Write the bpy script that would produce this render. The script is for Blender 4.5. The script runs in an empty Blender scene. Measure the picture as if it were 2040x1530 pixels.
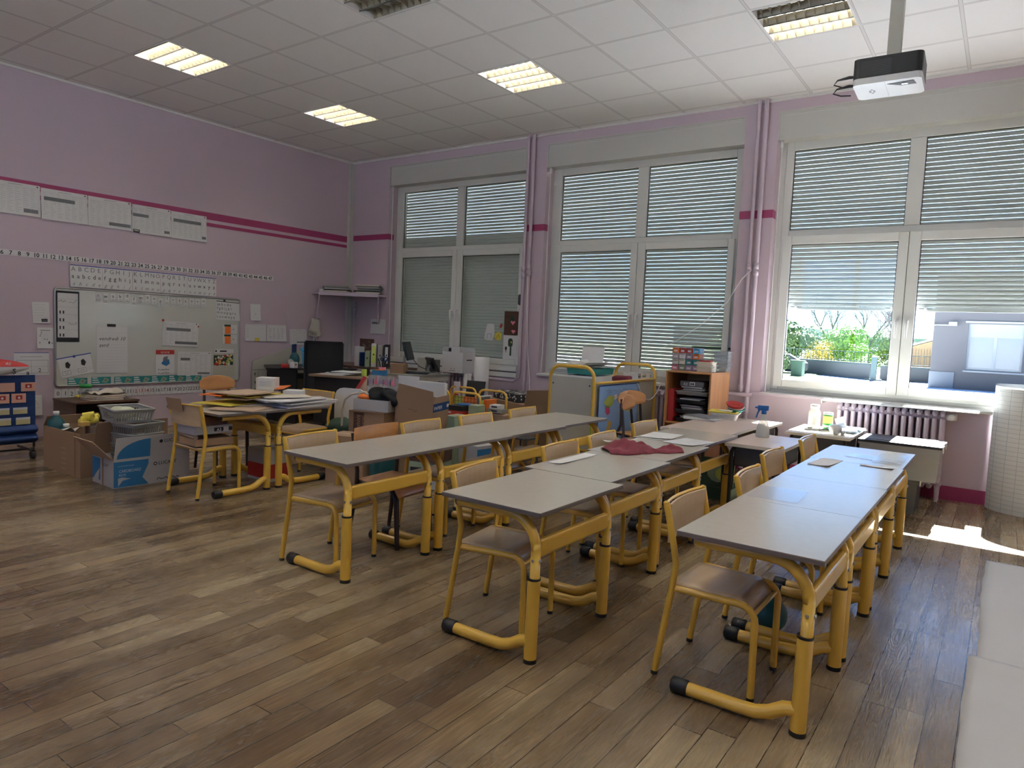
import bpy, math, random
from mathutils import Matrix, Vector
R_ = random.Random(7)
PI = math.pi
sc = bpy.context.scene
COL = sc.collection
# ------------------------------------------------------------ camera
RV = Vector((0.81354594, 0.57989509, 0.04318195)); UV_ = Vector((-0.07966321, 0.03758539, 0.996113)); FV = Vector((-0.57601803, 0.8138237, -0.07677375))
cam = bpy.data.cameras.new('camera'); cam_o = bpy.data.objects.new('camera', cam); COL.objects.link(cam_o)
cam.sensor_width = 36.0; cam.lens = 1385.1186 * 36 / 2040; cam.clip_end = 400; cam.clip_start = 0.05
cam_o.matrix_world = Matrix(((RV.x, UV_.x, -FV.x, 7.7434), (RV.y, UV_.y, -FV.y, -6.8146), (RV.z, UV_.z, -FV.z, 1.25515), (0, 0, 0, 1)))
sc.camera = cam_o
sc.view_settings.view_transform = 'Standard'; sc.view_settings.look = 'None'
sc.view_settings.gamma = 1; sc.view_settings.use_curve_mapping = False
sc.view_settings.exposure = 1.06
sc.cycles.max_bounces = 8; sc.cycles.diffuse_bounces = 5; sc.cycles.glossy_bounces = 3; sc.cycles.transmission_bounces = 6
sc.cycles.transparent_max_bounces = 12; sc.cycles.sample_clamp_indirect = 6; sc.cycles.caustics_reflective = False; sc.cycles.caustics_refractive = False
sc.cycles.use_denoising = True
H = 3.51            # ceiling height
# ------------------------------------------------------------ world: clear spring sky
w = bpy.data.worlds.new('sky'); sc.world = w; w.use_nodes = True
nt = w.node_tree; nt.nodes.clear()
sky = nt.nodes.new('ShaderNodeTexSky'); sky.sky_type = 'NISHITA'; sky.sun_disc = False
sky.sun_elevation = math.radians(41.6); sky.sun_rotation = 0.0; sky.air_density = 0.7; sky.dust_density = 0.2; sky.ozone_density = 2.0
bg = nt.nodes.new('ShaderNodeBackground'); bg.inputs['Strength'].default_value = 0.20
wo = nt.nodes.new('ShaderNodeOutputWorld')
tint = nt.nodes.new('ShaderNodeMix'); tint.data_type = 'RGBA'; tint.blend_type = 'MULTIPLY'; tint.inputs[0].default_value = 1.0; tint.inputs[7].default_value = (0.70, 1.0, 1.32, 1)
nt.links.new(sky.outputs[0], tint.inputs[6]); nt.links.new(tint.outputs[2], bg.inputs[0]); nt.links.new(bg.outputs[0], wo.inputs[0])
# ------------------------------------------------------------ sun
sun = bpy.data.lights.new('sun', 'SUN'); sun.energy = 66.0; sun.angle = math.radians(0.6); sun.color = (1.0, 0.985, 0.97)
sun_o = bpy.data.objects.new('sun', sun); COL.objects.link(sun_o)
sun_o.rotation_euler = Vector((0.0, -1.126, -1.0)).to_track_quat('-Z', 'Y').to_euler()
# portals in the window openings (guide sky light only)
for px, pw, pz0, pz1, py, pr_ in ((6.97, 2.2, 0.84, 1.62, 0.33, -PI / 2), (9.5, 2.2, 0.84, 1.62, 0.33, -PI / 2), (5.1, 2.2, 1.1, 3.1, -8.9, PI / 2)):
    l = bpy.data.lights.new('window_portal', 'AREA'); l.shape = 'RECTANGLE'; l.size = pw; l.size_y = pz1 - pz0; l.cycles.is_portal = True
    o = bpy.data.objects.new('window_portal', l); COL.objects.link(o); o.location = (px, py, (pz0 + pz1) / 2)
    o.rotation_euler = (pr_, 0, 0)
LAMP_W = 10.0        # watts in each lit ceiling fixture
# ------------------------------------------------------------ materials
MT = {}
def nodes(m): return m.node_tree.nodes, m.node_tree.links
def mat(name, col, rough=0.6, metal=0.0, var=0.06, scale=6.0, bump=0.0, spec=0.5, coat=0.0, emis=None, estr=0.0, bscale=None):
    if name in MT: return MT[name]
    m = bpy.data.materials.new(name); m.use_nodes = True; N, L = nodes(m); b = N['Principled BSDF']
    b.inputs['Roughness'].default_value = rough; b.inputs['Metallic'].default_value = metal
    b.inputs['Specular IOR Level'].default_value = spec; b.inputs['Coat Weight'].default_value = coat
    tc = N.new('ShaderNodeTexCoord'); no = N.new('ShaderNodeTexNoise'); no.inputs['Scale'].default_value = scale; no.inputs['Detail'].default_value = 3
    L.new(tc.outputs['Object'], no.inputs['Vector'])
    mx = N.new('ShaderNodeMix'); mx.data_type = 'RGBA'
    mx.inputs[6].default_value = (*[max(0, c * (1 - var)) for c in col], 1); mx.inputs[7].default_value = (*[min(1, c * (1 + var)) for c in col], 1)
    L.new(no.outputs['Fac'], mx.inputs[0]); L.new(mx.outputs[2], b.inputs['Base Color'])
    if bump:
        n2 = N.new('ShaderNodeTexNoise'); n2.inputs['Scale'].default_value = bscale or scale * 6; n2.inputs['Detail'].default_value = 4
        L.new(tc.outputs['Object'], n2.inputs['Vector'])
        bp = N.new('ShaderNodeBump'); bp.inputs['Strength'].default_value = bump; bp.inputs['Distance'].default_value = 0.01
        L.new(n2.outputs['Fac'], bp.inputs['Height']); L.new(bp.outputs[0], b.inputs['Normal'])
    if emis:
        b.inputs['Emission Color'].default_value = (*emis, 1); b.inputs['Emission Strength'].default_value = estr
    MT[name] = m; return m
def wood(name, c1, c2, rough=0.45, scale=3.0, axis='X', coat=0.0, stretch=10.0):
    m = bpy.data.materials.new(name); m.use_nodes = True; N, L = nodes(m); b = N['Principled BSDF']
    b.inputs['Roughness'].default_value = rough; b.inputs['Coat Weight'].default_value = coat
    tc = N.new('ShaderNodeTexCoord'); mp = N.new('ShaderNodeMapping'); s = [stretch] * 3; s['XYZ'.index(axis)] = 1.0; mp.inputs['Scale'].default_value = s
    no = N.new('ShaderNodeTexNoise'); no.inputs['Scale'].default_value = scale; no.inputs['Detail'].default_value = 5; no.inputs['Distortion'].default_value = 0.6
    cr = N.new('ShaderNodeValToRGB'); cr.color_ramp.elements[0].position = 0.3; cr.color_ramp.elements[1].position = 0.7
    cr.color_ramp.elements[0].color = (*c1, 1); cr.color_ramp.elements[1].color = (*c2, 1)
    L.new(tc.outputs['Object'], mp.inputs[0]); L.new(mp.outputs[0], no.inputs['Vector']); L.new(no.outputs['Fac'], cr.inputs[0]); L.new(cr.outputs[0], b.inputs['Base Color'])
    MT[name] = m; return m
mat('lilac', (0.58, 0.465, 0.525), 0.75, var=0.04, scale=1.2, bump=0.06, bscale=45)
mat('lilac_gloss', (0.57, 0.465, 0.54), 0.4, var=0.03)
mat('magenta', (0.33, 0.035, 0.12), 0.5, var=0.08)
mat('pvc', (0.74, 0.74, 0.70), 0.35, var=0.02)
mat('box_white', (0.56, 0.55, 0.51), 0.55, var=0.03, scale=2)
mat('plaster', (0.66, 0.65, 0.62), 0.9)
mat('gasket', (0.02, 0.02, 0.02), 0.6)
def shutter_mat():
    m = bpy.data.materials.new('shutter'); m.use_nodes = True; N, L = nodes(m); b = N['Principled BSDF']; b.inputs['Roughness'].default_value = .5
    tc = N.new('ShaderNodeTexCoord'); no = N.new('ShaderNodeTexNoise'); no.inputs['Scale'].default_value = 1.5; L.new(tc.outputs['Object'], no.inputs['Vector'])
    mx = N.new('ShaderNodeMix'); mx.data_type = 'RGBA'; mx.inputs[6].default_value = (.46, .48, .47, 1); mx.inputs[7].default_value = (.54, .56, .54, 1); L.new(no.outputs['Fac'], mx.inputs[0]); L.new(mx.outputs[2], b.inputs['Base Color'])
    t = N.new('ShaderNodeBsdfTranslucent'); t.inputs[0].default_value = (.62, .60, .52, 1); ms = N.new('ShaderNodeMixShader'); ms.inputs[0].default_value = 0.05
    L.new(b.outputs[0], ms.inputs[1]); L.new(t.outputs[0], ms.inputs[2]); L.new(ms.outputs[0], N['Material Output'].inputs[0]); MT['shutter'] = m
shutter_mat()
mat('yellow', (0.74, 0.45, 0.06), 0.32, var=0.05, scale=4, coat=0.3)
mat('black_plastic', (0.014, 0.014, 0.014), 0.45)
mat('black_fabric', (0.012, 0.012, 0.014), 0.85, bump=0.2)
mat('dark_metal', (0.035, 0.022, 0.02), 0.4)
mat('steel', (0.6, 0.6, 0.6), 0.3, metal=1.0)
mat('desk_top', (0.455, 0.415, 0.355), 0.26, var=0.04, scale=30, spec=0.4)
mat('desk_edge', (0.16, 0.13, 0.11), 0.5)
mat('desk_pink', (0.56, 0.45, 0.38), 0.34, var=0.05, scale=14)
wood('ply', (0.50, 0.35, 0.20), (0.60, 0.44, 0.27), 0.33, 2.0, 'Y', 0.35)
wood('ply_orange', (0.50, 0.22, 0.07), (0.66, 0.33, 0.12), 0.3, 2.0, 'Y', 0.4)
wood('cab_wood', (0.42, 0.19, 0.065), (0.55, 0.27, 0.10), 0.4, 2.0, 'Z', 0.2)
wood('dark_wood', (0.075, 0.035, 0.02), (0.12, 0.055, 0.032), 0.45, 2.5, 'X')
wood('brown_lam', (0.24, 0.16, 0.10), (0.30, 0.20, 0.13), 0.4, 2.0, 'X')
mat('card', (0.34, 0.215, 0.125), 0.85, var=0.08, scale=3, bump=0.08)
mat('card_pale', (0.46, 0.33, 0.23), 0.85, var=0.06, scale=3, bump=0.08)
mat('card_in', (0.22, 0.135, 0.08), 0.9, var=0.08)
mat('paper', (0.72, 0.71, 0.70), 0.75, var=0.02)
mat('paper_warm', (0.66, 0.60, 0.50), 0.8, var=0.04)
mat('paper_grey', (0.50, 0.49, 0.48), 0.75, var=0.03)
mat('ink', (0.02, 0.02, 0.022), 0.7)
mat('ink_grey', (0.17, 0.17, 0.18), 0.7)
mat('ink_light', (0.42, 0.42, 0.43), 0.7)
mat('ink_red', (0.45, 0.03, 0.02), 0.7)
mat('ink_blue', (0.03, 0.06, 0.35), 0.6)
mat('white', (0.78, 0.78, 0.77), 0.4, var=0.02)
mat('board', (0.60, 0.60, 0.55), 0.16, var=0.02, scale=1)
mat('alu', (0.45, 0.44, 0.43), 0.35, metal=0.6)
mat('red', (0.45, 0.03, 0.025), 0.5)
mat('orange', (0.85, 0.20, 0.03), 0.55)
mat('blue', (0.02, 0.13, 0.40), 0.5)
mat('blue_print', (0.03, 0.19, 0.42), 0.6)
mat('navy', (0.012, 0.045, 0.17), 0.65, var=0.15, scale=5, bump=0.2)
mat('teal', (0.02, 0.24, 0.24), 0.5)
mat('teal_dark', (0.012, 0.085, 0.10), 0.35)
mat('green', (0.03, 0.33, 0.06), 0.4)
mat('green_dark', (0.035, 0.07, 0.045), 0.8, bump=0.3)
mat('green_pale', (0.28, 0.36, 0.24), 0.6)
mat('lime', (0.55, 0.70, 0.10), 0.5)
mat('yellow_paper', (0.75, 0.62, 0.08), 0.6)
mat('maroon', (0.19, 0.035, 0.05), 0.9, var=0.12, scale=12, bump=0.35, bscale=120)
mat('beige', (0.52, 0.50, 0.42), 0.6, var=0.03)
mat('grey', (0.32, 0.31, 0.28), 0.55)
mat('grey_dark', (0.07, 0.07, 0.07), 0.5)
mat('cream', (0.70, 0.64, 0.52), 0.5)
mat('pink', (0.75, 0.22, 0.30), 0.6)
mat('lilac_print', (0.40, 0.30, 0.45), 0.7)
mat('skyblue', (0.25, 0.42, 0.70), 0.5)
mat('land_a', (0.45, 0.55, 0.12), 0.6); mat('land_b', (0.55, 0.07, 0.16), 0.6); mat('land_c', (0.70, 0.45, 0.12), 0.6)
mat('cloth_pale', (0.55, 0.58, 0.42), 0.9, bump=0.3)
mat('mesh_grey', (0.36, 0.36, 0.34), 0.55)
mat('projector_white', (0.82, 0.82, 0.82), 0.25)
mat('tile', (0.77, 0.76, 0.73), 0.9)
mat('rubber', (0.02, 0.02, 0.02), 0.7)
def glassy(name, tint=(1, 1, 1), refl=1.0, rough=0.0, alpha=0.0, col=(1, 1, 1)):
    m = bpy.data.materials.new(name); m.use_nodes = True; N, L = nodes(m); N.clear()
    out = N.new('ShaderNodeOutputMaterial'); t = N.new('ShaderNodeBsdfTransparent'); t.inputs[0].default_value = (*tint, 1)
    g = N.new('ShaderNodeBsdfGlossy'); g.inputs['Roughness'].default_value = rough
    f = N.new('ShaderNodeFresnel'); f.inputs[0].default_value = 1.45
    mu = N.new('ShaderNodeMath'); mu.operation = 'MULTIPLY'; mu.inputs[1].default_value = refl; ge = N.new('ShaderNodeNewGeometry'); iv = N.new('ShaderNodeMath'); iv.operation = 'SUBTRACT'; iv.inputs[0].default_value = 1; L.new(ge.outputs['Backfacing'], iv.inputs[1])
    fm = N.new('ShaderNodeMath'); fm.operation = 'MULTIPLY'; L.new(f.outputs[0], fm.inputs[0]); L.new(iv.outputs[0], fm.inputs[1]); L.new(fm.outputs[0], mu.inputs[0])
    a = N.new('ShaderNodeMixShader'); d = N.new('ShaderNodeBsdfDiffuse'); no = N.new('ShaderNodeTexNoise'); no.inputs['Scale'].default_value = 3
    mx = N.new('ShaderNodeMix'); mx.data_type = 'RGBA'; mx.inputs[6].default_value = (*[c * .93 for c in col], 1); mx.inputs[7].default_value = (*col, 1)
    L.new(no.outputs['Fac'], mx.inputs[0]); L.new(mx.outputs[2], d.inputs[0])
    a.inputs[0].default_value = alpha; L.new(t.outputs[0], a.inputs[1]); L.new(d.outputs[0], a.inputs[2])
    b = N.new('ShaderNodeMixShader'); L.new(mu.outputs[0], b.inputs[0]); L.new(a.outputs[0], b.inputs[1]); L.new(g.outputs[0], b.inputs[2]); L.new(b.outputs[0], out.inputs[0])
    MT[name] = m
glassy('glass', (0.93, 0.96, 0.96), 1.4)
glassy('clear_plastic', (0.88, 0.90, 0.92), 1.0, 0.12, 0.16, (0.75, 0.78, 0.82))
glassy('tote_clear', (0.85, 0.87, 0.88), 0.8, 0.25, 0.42, (0.50, 0.52, 0.53))
glassy('film', (0.98, 0.98, 0.99), 0.9, 0.22, 0.10, (0.8, 0.82, 0.85))
glassy('milky', (0.9, 0.9, 0.88), 0.8, 0.2, 0.75, (0.75, 0.76, 0.72))
# ceiling tiles: T-bar grid lines every 0.6 m
def ceiling_mat():
    m = bpy.data.materials.new('ceiling_tiles'); m.use_nodes = True; N, L = nodes(m); b = N['Principled BSDF']; b.inputs['Roughness'].default_value = 0.9
    tc = N.new('ShaderNodeTexCoord'); sp = N.new('ShaderNodeSeparateXYZ'); L.new(tc.outputs['Object'], sp.inputs[0])
    def M(op, a, c):
        n = N.new('ShaderNodeMath'); n.operation = op
        for k, v in ((0, a), (1, c)):
            if isinstance(v, (int, float)): n.inputs[k].default_value = v
            elif v is not None: L.new(v, n.inputs[k])
        return n.outputs[0]
    outs = []; ids = []
    for ch, off in ((0, 0.1146), (1, 0.099)):
        u = M('DIVIDE', M('SUBTRACT' if ch == 0 else 'ADD', sp.outputs[ch], off), 0.6)
        fl = M('FLOOR', u, None); ids.append(fl)
        fr = M('SUBTRACT', u, fl); d = M('ABSOLUTE', M('SUBTRACT', fr, 0.5), None)
        outs.append((M('GREATER_THAN', d, 0.5 - 0.016), M('GREATER_THAN', d, 0.5 - 0.022)))
    bar = M('MAXIMUM', outs[0][0], outs[1][0]); sh = M('MAXIMUM', outs[0][1], outs[1][1])
    cb = N.new('ShaderNodeCombineXYZ'); L.new(ids[0], cb.inputs[0]); L.new(ids[1], cb.inputs[1])
    wn = N.new('ShaderNodeTexWhiteNoise'); wn.noise_dimensions = '2D'; L.new(cb.outputs[0], wn.inputs['Vector'])
    cr = N.new('ShaderNodeMix'); cr.data_type = 'RGBA'; cr.inputs[6].default_value = (0.80, 0.795, 0.77, 1); cr.inputs[7].default_value = (0.84, 0.835, 0.81, 1); L.new(wn.outputs['Value'], cr.inputs[0])
    m1 = N.new('ShaderNodeMix'); m1.data_type = 'RGBA'; L.new(sh, m1.inputs[0]); L.new(cr.outputs[2], m1.inputs[6]); m1.inputs[7].default_value = (0.45, 0.44, 0.42, 1)
    m2 = N.new('ShaderNodeMix'); m2.data_type = 'RGBA'; L.new(bar, m2.inputs[0]); L.new(m1.outputs[2], m2.inputs[6]); m2.inputs[7].default_value = (0.70, 0.69, 0.67, 1)
    L.new(m2.outputs[2], b.inputs['Base Color'])
    no = N.new('ShaderNodeTexNoise'); no.inputs['Scale'].default_value = 90; L.new(tc.outputs['Object'], no.inputs['Vector'])
    bp = N.new('ShaderNodeBump'); bp.inputs['Strength'].default_value = 0.08; bp.inputs['Distance'].default_value = 0.01; L.new(no.outputs['Fac'], bp.inputs['Height']); L.new(bp.outputs[0], b.inputs['Normal'])
    MT['ceiling_tiles'] = m
ceiling_mat()
def parquet_mat():
    m = bpy.data.materials.new('parquet'); m.use_nodes = True; N, L = nodes(m); b = N['Principled BSDF']
    tc = N.new('ShaderNodeTexCoord'); sp = N.new('ShaderNodeSeparateXYZ'); L.new(tc.outputs['Object'], sp.inputs[0])
    def M(op, a, c=None, d=None):
        n = N.new('ShaderNodeMath'); n.operation = op
        for k, v in ((0, a), (1, c), (2, d)):
            if isinstance(v, (int, float)): n.inputs[k].default_value = v
            elif v is not None: L.new(v, n.inputs[k])
        return n.outputs[0]
    W, LN = 0.094, 0.80
    u = M('DIVIDE', sp.outputs[0], W); row = M('FLOOR', u); fu = M('SUBTRACT', u, row)
    wn0 = N.new('ShaderNodeTexWhiteNoise'); wn0.noise_dimensions = '1D'; L.new(row, wn0.inputs['W'])
    v = M('ADD', M('DIVIDE', sp.outputs[1], LN), M('MULTIPLY', wn0.outputs['Value'], 7.3)); cell = M('FLOOR', v); fv = M('SUBTRACT', v, cell)
    cb = N.new('ShaderNodeCombineXYZ'); L.new(row, cb.inputs[0]); L.new(cell, cb.inputs[1])
    wn = N.new('ShaderNodeTexWhiteNoise'); wn.noise_dimensions = '2D'; L.new(cb.outputs[0], wn.inputs['Vector'])
    base = N.new('ShaderNodeValToRGB'); E_ = base.color_ramp.elements; E_[0].position = 0.0; E_[0].color = (0.165, 0.116, 0.066, 1); E_[1].position = 1.0; E_[1].color = (0.33, 0.265, 0.165, 1)
    e = E_.new(0.35); e.color = (0.225, 0.168, 0.100, 1); e = E_.new(0.75); e.color = (0.28, 0.215, 0.13, 1)
    L.new(wn.outputs['Value'], base.inputs[0])
    # grain along the plank
    ofs = N.new('ShaderNodeCombineXYZ'); L.new(M('MULTIPLY', wn.outputs['Value'], 37.0), ofs.inputs[0]); L.new(M('MULTIPLY', wn.outputs['Value'], 11.0), ofs.inputs[1])
    va = N.new('ShaderNodeVectorMath'); va.operation = 'ADD'; L.new(tc.outputs['Object'], va.inputs[0]); L.new(ofs.outputs[0], va.inputs[1])
    mp = N.new('ShaderNodeMapping'); mp.inputs['Scale'].default_value = (10, 1.1, 1); L.new(va.outputs[0], mp.inputs[0])
    n1 = N.new('ShaderNodeTexNoise'); n1.inputs['Scale'].default_value = 1.6; n1.inputs['Detail'].default_value = 2; L.new(mp.outputs[0], n1.inputs['Vector'])
    rings = M('SINE', M('MULTIPLY', n1.outputs['Fac'], 95.0)); rings = M('MULTIPLY_ADD', rings, 0.5, 0.5)
    nm = N.new('ShaderNodeTexNoise'); nm.inputs['Scale'].default_value = 1.3; nm.inputs['Detail'].default_value = 1; L.new(va.outputs[0], nm.inputs['Vector'])
    mk = M('MULTIPLY', M('SUBTRACT', nm.outputs['Fac'], 0.42), 4.0); mk = M('MINIMUM', M('MAXIMUM', mk, 0.15), 1.0)
    rings = M('ADD', M('MULTIPLY', rings, mk), M('MULTIPLY', M('SUBTRACT', 1.0, mk), 0.62))
    mps = N.new('ShaderNodeMapping'); mps.inputs['Scale'].default_value = (5.5, 0.55, 1); L.new(tc.outputs['Object'], mps.inputs[0])
    ns = N.new('ShaderNodeTexNoise'); ns.inputs['Scale'].default_value = 1.0; ns.inputs['Detail'].default_value = 5; ns.inputs['Roughness'].default_value = 0.65; L.new(mps.outputs[0], ns.inputs['Vector'])
    mp2 = N.new('ShaderNodeMapping'); mp2.inputs['Scale'].default_value = (90, 4, 1); L.new(va.outputs[0], mp2.inputs[0])
    n2 = N.new('ShaderNodeTexNoise'); n2.inputs['Scale'].default_value = 1.5; n2.inputs['Detail'].default_value = 4; L.new(mp2.outputs[0], n2.inputs['Vector'])
    g = M('MULTIPLY', M('MULTIPLY_ADD', rings, 0.38, 0.72), M('MULTIPLY', M('MULTIPLY_ADD', n2.outputs['Fac'], 1.1, 0.45), M('MULTIPLY_ADD', ns.outputs['Fac'], 1.9, 0.08)))
    # worn patches
    n3 = N.new('ShaderNodeTexNoise'); n3.inputs['Scale'].default_value = 0.75; n3.inputs['Detail'].default_value = 4; n3.inputs['Roughness'].default_value = 0.6; L.new(tc.outputs['Object'], n3.inputs['Vector'])
    wr = N.new('ShaderNodeValToRGB'); wr.color_ramp.elements[0].position = 0.36; wr.color_ramp.elements[0].color = (0.52, 0.42, 0.34, 1); wr.color_ramp.elements[1].position = 0.62; wr.color_ramp.elements[1].color = (1.08, 1.07, 1.04, 1)
    L.new(n3.outputs['Fac'], wr.inputs[0])
    c1 = N.new('ShaderNodeVectorMath'); c1.operation = 'MULTIPLY'; L.new(base.outputs[0], c1.inputs[0]); L.new(wr.outputs[0], c1.inputs[1])
    c2 = N.new('ShaderNodeVectorMath'); c2.operation = 'SCALE'; L.new(c1.outputs[0], c2.inputs[0]); L.new(g, c2.inputs[3])
    du = M('ABSOLUTE', M('SUBTRACT', fu, 0.5)); dv = M('ABSOLUTE', M('SUBTRACT', fv, 0.5))
    seam = M('MAXIMUM', M('GREATER_THAN', du, 0.5 - 0.016), M('GREATER_THAN', dv, 0.5 - 0.0018))
    mx = N.new('ShaderNodeMix'); mx.data_type = 'RGBA'; L.new(seam, mx.inputs[0]); L.new(c2.outputs[0], mx.inputs[6]); mx.inputs[7].default_value = (0.03, 0.02, 0.014, 1)
    L.new(mx.outputs[2], b.inputs['Base Color'])
    L.new(M('MULTIPLY_ADD', M('SUBTRACT', 1.0, g), 0.22, M('MULTIPLY_ADD', n3.outputs['Fac'], 0.30, 0.10)), b.inputs['Roughness'])
    b.inputs['Specular IOR Level'].default_value = 0.5
    bp = N.new('ShaderNodeBump'); bp.inputs['Strength'].default_value = 0.35; bp.inputs['Distance'].default_value = 0.004
    L.new(M('SUBTRACT', g, M('MULTIPLY', seam, 2.0)), bp.inputs['Height']); L.new(bp.outputs[0], b.inputs['Normal'])
    MT['parquet'] = m
parquet_mat()
# ------------------------------------------------------------ mesh builder
def T(x, y, z): return Matrix.Translation((x, y, z))
def RZ(a): return Matrix.Rotation(math.radians(a), 4, 'Z')
def RX(a): return Matrix.Rotation(math.radians(a), 4, 'X')
def RY(a): return Matrix.Rotation(math.radians(a), 4, 'Y')
_txt = {}
class MB:
    def __init__(s, m='white'):
        s.v = []; s.f = []; s.mi = []; s.mats = []; s.sm = []; s.X = Matrix.Identity(4); s.smooth = False; s.m(m)
    def m(s, name):
        if name not in s.mats: s.mats.append(name)
        s.cur = s.mats.index(name); return s
    def add(s, vs, fs):
        n = len(s.v); s.v += [s.X @ Vector(p) for p in vs]
        for f in fs: s.f.append([n + i for i in f]); s.mi.append(s.cur); s.sm.append(s.smooth)
        return s
    def box(s, x0, x1, y0, y1, z0, z1):
        return s.add([(x0, y0, z0), (x1, y0, z0), (x1, y1, z0), (x0, y1, z0), (x0, y0, z1), (x1, y0, z1), (x1, y1, z1), (x0, y1, z1)],
                     [(0, 3, 2, 1), (4, 5, 6, 7), (0, 1, 5, 4), (1, 2, 6, 5), (2, 3, 7, 6), (3, 0, 4, 7)])
    def rbox(s, x0, x1, y0, y1, z0, z1, r, n=3, ends=True):
        """box with its vertical edges rounded"""
        pts = []
        for cx, cy, a0 in ((x1 - r, y1 - r, 0), (x0 + r, y1 - r, 90), (x0 + r, y0 + r, 180), (x1 - r, y0 + r, 270)):
            for k in range(n + 1):
                a = math.radians(a0 + 90 * k / n); pts.append((cx + r * math.cos(a), cy + r * math.sin(a)))
        return s.prism(pts, z0, z1)
    def prism(s, pts, z0, z1):
        n = len(pts); vs = [(x, y, z0) for x, y in pts] + [(x, y, z1) for x, y in pts]
        fs = [tuple(reversed(range(n))), tuple(range(n, 2 * n))] + [(i, (i + 1) % n, n + (i + 1) % n, n + i) for i in range(n)]
        return s.add(vs, fs)
    def tube(s, path, r, n=10, closed=False, caps=True):
        P = [Vector(p) for p in path]; rs = r if isinstance(r, (list, tuple)) else [r] * len(P); vs = []; up = None
        for i, p in enumerate(P):
            if closed: t = (P[(i + 1) % len(P)] - P[i - 1]).normalized()
            else: t = (P[min(i + 1, len(P) - 1)] - P[max(i - 1, 0)]).normalized()
            if up is None: up = t.orthogonal().normalized()
            up = (up - t * up.dot(t)).normalized(); sd = t.cross(up)
            vs += [p + (up * math.cos(2 * PI * k / n) + sd * math.sin(2 * PI * k / n)) * rs[i] for k in range(n)]
        fs = []; m_ = len(P)
        for i in range(m_ if closed else m_ - 1):
            a, b = i * n, ((i + 1) % m_) * n
            fs += [(a + k, a + (k + 1) % n, b + (k + 1) % n, b + k) for k in range(n)]
        sv = s.smooth; s.smooth = True; s.add(vs, fs); s.smooth = sv
        if caps and not closed:
            s.add(vs[:n], [tuple(reversed(range(n)))]); s.add(vs[-n:], [tuple(range(n))])
        return s
    def lathe(s, prof, c=(0, 0, 0), n=20):
        vs = []; 
        for r, z in prof: vs += [(c[0] + r * math.cos(2 * PI * k / n), c[1] + r * math.sin(2 * PI * k / n), c[2] + z) for k in range(n)]
        fs = [(i * n + k, i * n + (k + 1) % n, (i + 1) * n + (k + 1) % n, (i + 1) * n + k) for i in range(len(prof) - 1) for k in range(n)]
        sv = s.smooth; s.smooth = True; s.add(vs, fs); s.smooth = sv
        return s
    def cyl(s, c, r, z0, z1, n=16): return s.lathe([(0.0001, z0), (r, z0), (r, z1), (0.0001, z1)], c, n)
    def grid(s, fn, nu, nv, th=0.0):
        """surface fn(u,v)->(x,y,z); th gives it a back at that distance along -normal (z)"""
        vs = [fn(i / nu, j / nv) for j in range(nv + 1) for i in range(nu + 1)]; k = nu + 1
        fs = [(j * k + i, j * k + i + 1, (j + 1) * k + i + 1, (j + 1) * k + i) for j in range(nv) for i in range(nu)]
        if th:
            n = len(vs); vs2 = [(p[0], p[1], p[2] - th) for p in vs]
            fs2 = [tuple(n + q for q in reversed(f)) for f in fs]
            rim = [i for i in range(k)] + [j * k + nu for j in range(1, nv + 1)] + [nv * k + i for i in range(nu - 1, -1, -1)] + [j * k for j in range(nv - 1, 0, -1)]
            fs2 += [(rim[(q + 1) % len(rim)], rim[q], n + rim[q], n + rim[(q + 1) % len(rim)]) for q in range(len(rim))]
            return s.add(vs + vs2, fs + fs2)
        return s.add(vs, fs)
    def flat(s, pts, z=0.0):  # polygon in the local XY plane
        return s.add([(x, y, z) for x, y in pts], [tuple(range(len(pts)))])
    def rect(s, x0, x1, y0, y1, z=0.0): return s.flat([(x0, y0), (x1, y0), (x1, y1), (x0, y1)], z)
    def line(s, pts, wd, z=0.0):
        for (xa, ya), (xb, yb) in zip(pts, pts[1:]):
            d = math.hypot(xb - xa, yb - ya) or 1; nx, ny = -(yb - ya) / d * wd / 2, (xb - xa) / d * wd / 2
            s.flat([(xa - nx, ya - ny), (xb - nx, yb - ny), (xb + nx, yb + ny), (xa + nx, ya + ny)], z)
        return s
    def disc(s, x, y, r, z=0.0, n=12, ry=None): return s.flat([(x + r * math.cos(2 * PI * k / n), y + (ry or r) * math.sin(2 * PI * k / n)) for k in range(n)], z)
    def text(s, t, x, y, size, z=0.0, align='LEFT', bold=0.0, sx=1.0, italic=0.0):
        key = (t, bold)
        if key not in _txt:
            c = bpy.data.curves.new('t', 'FONT'); c.body = t; c.size = 1.0; c.resolution_u = 2; c.offset = bold
            o = bpy.data.objects.new('t', c); COL.objects.link(o); dg = bpy.context.evaluated_depsgraph_get(); dg.update()
            me = o.evaluated_get(dg).to_mesh(); _txt[key] = ([tuple(v.co) for v in me.vertices], [tuple(p.vertices) for p in me.polygons])
            o.evaluated_get(dg).to_mesh_clear(); bpy.data.objects.remove(o); bpy.data.curves.remove(c)
        vs, fs = _txt[key]
        if not vs: return s
        wd = max(v[0] for v in vs); dx = {'LEFT': 0, 'CENTER': -wd / 2, 'RIGHT': -wd}[align]
        return s.add([(x + ((v[0] + dx) * sx + v[1] * italic) * size, y + v[1] * size, z) for v in vs], fs)
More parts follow.
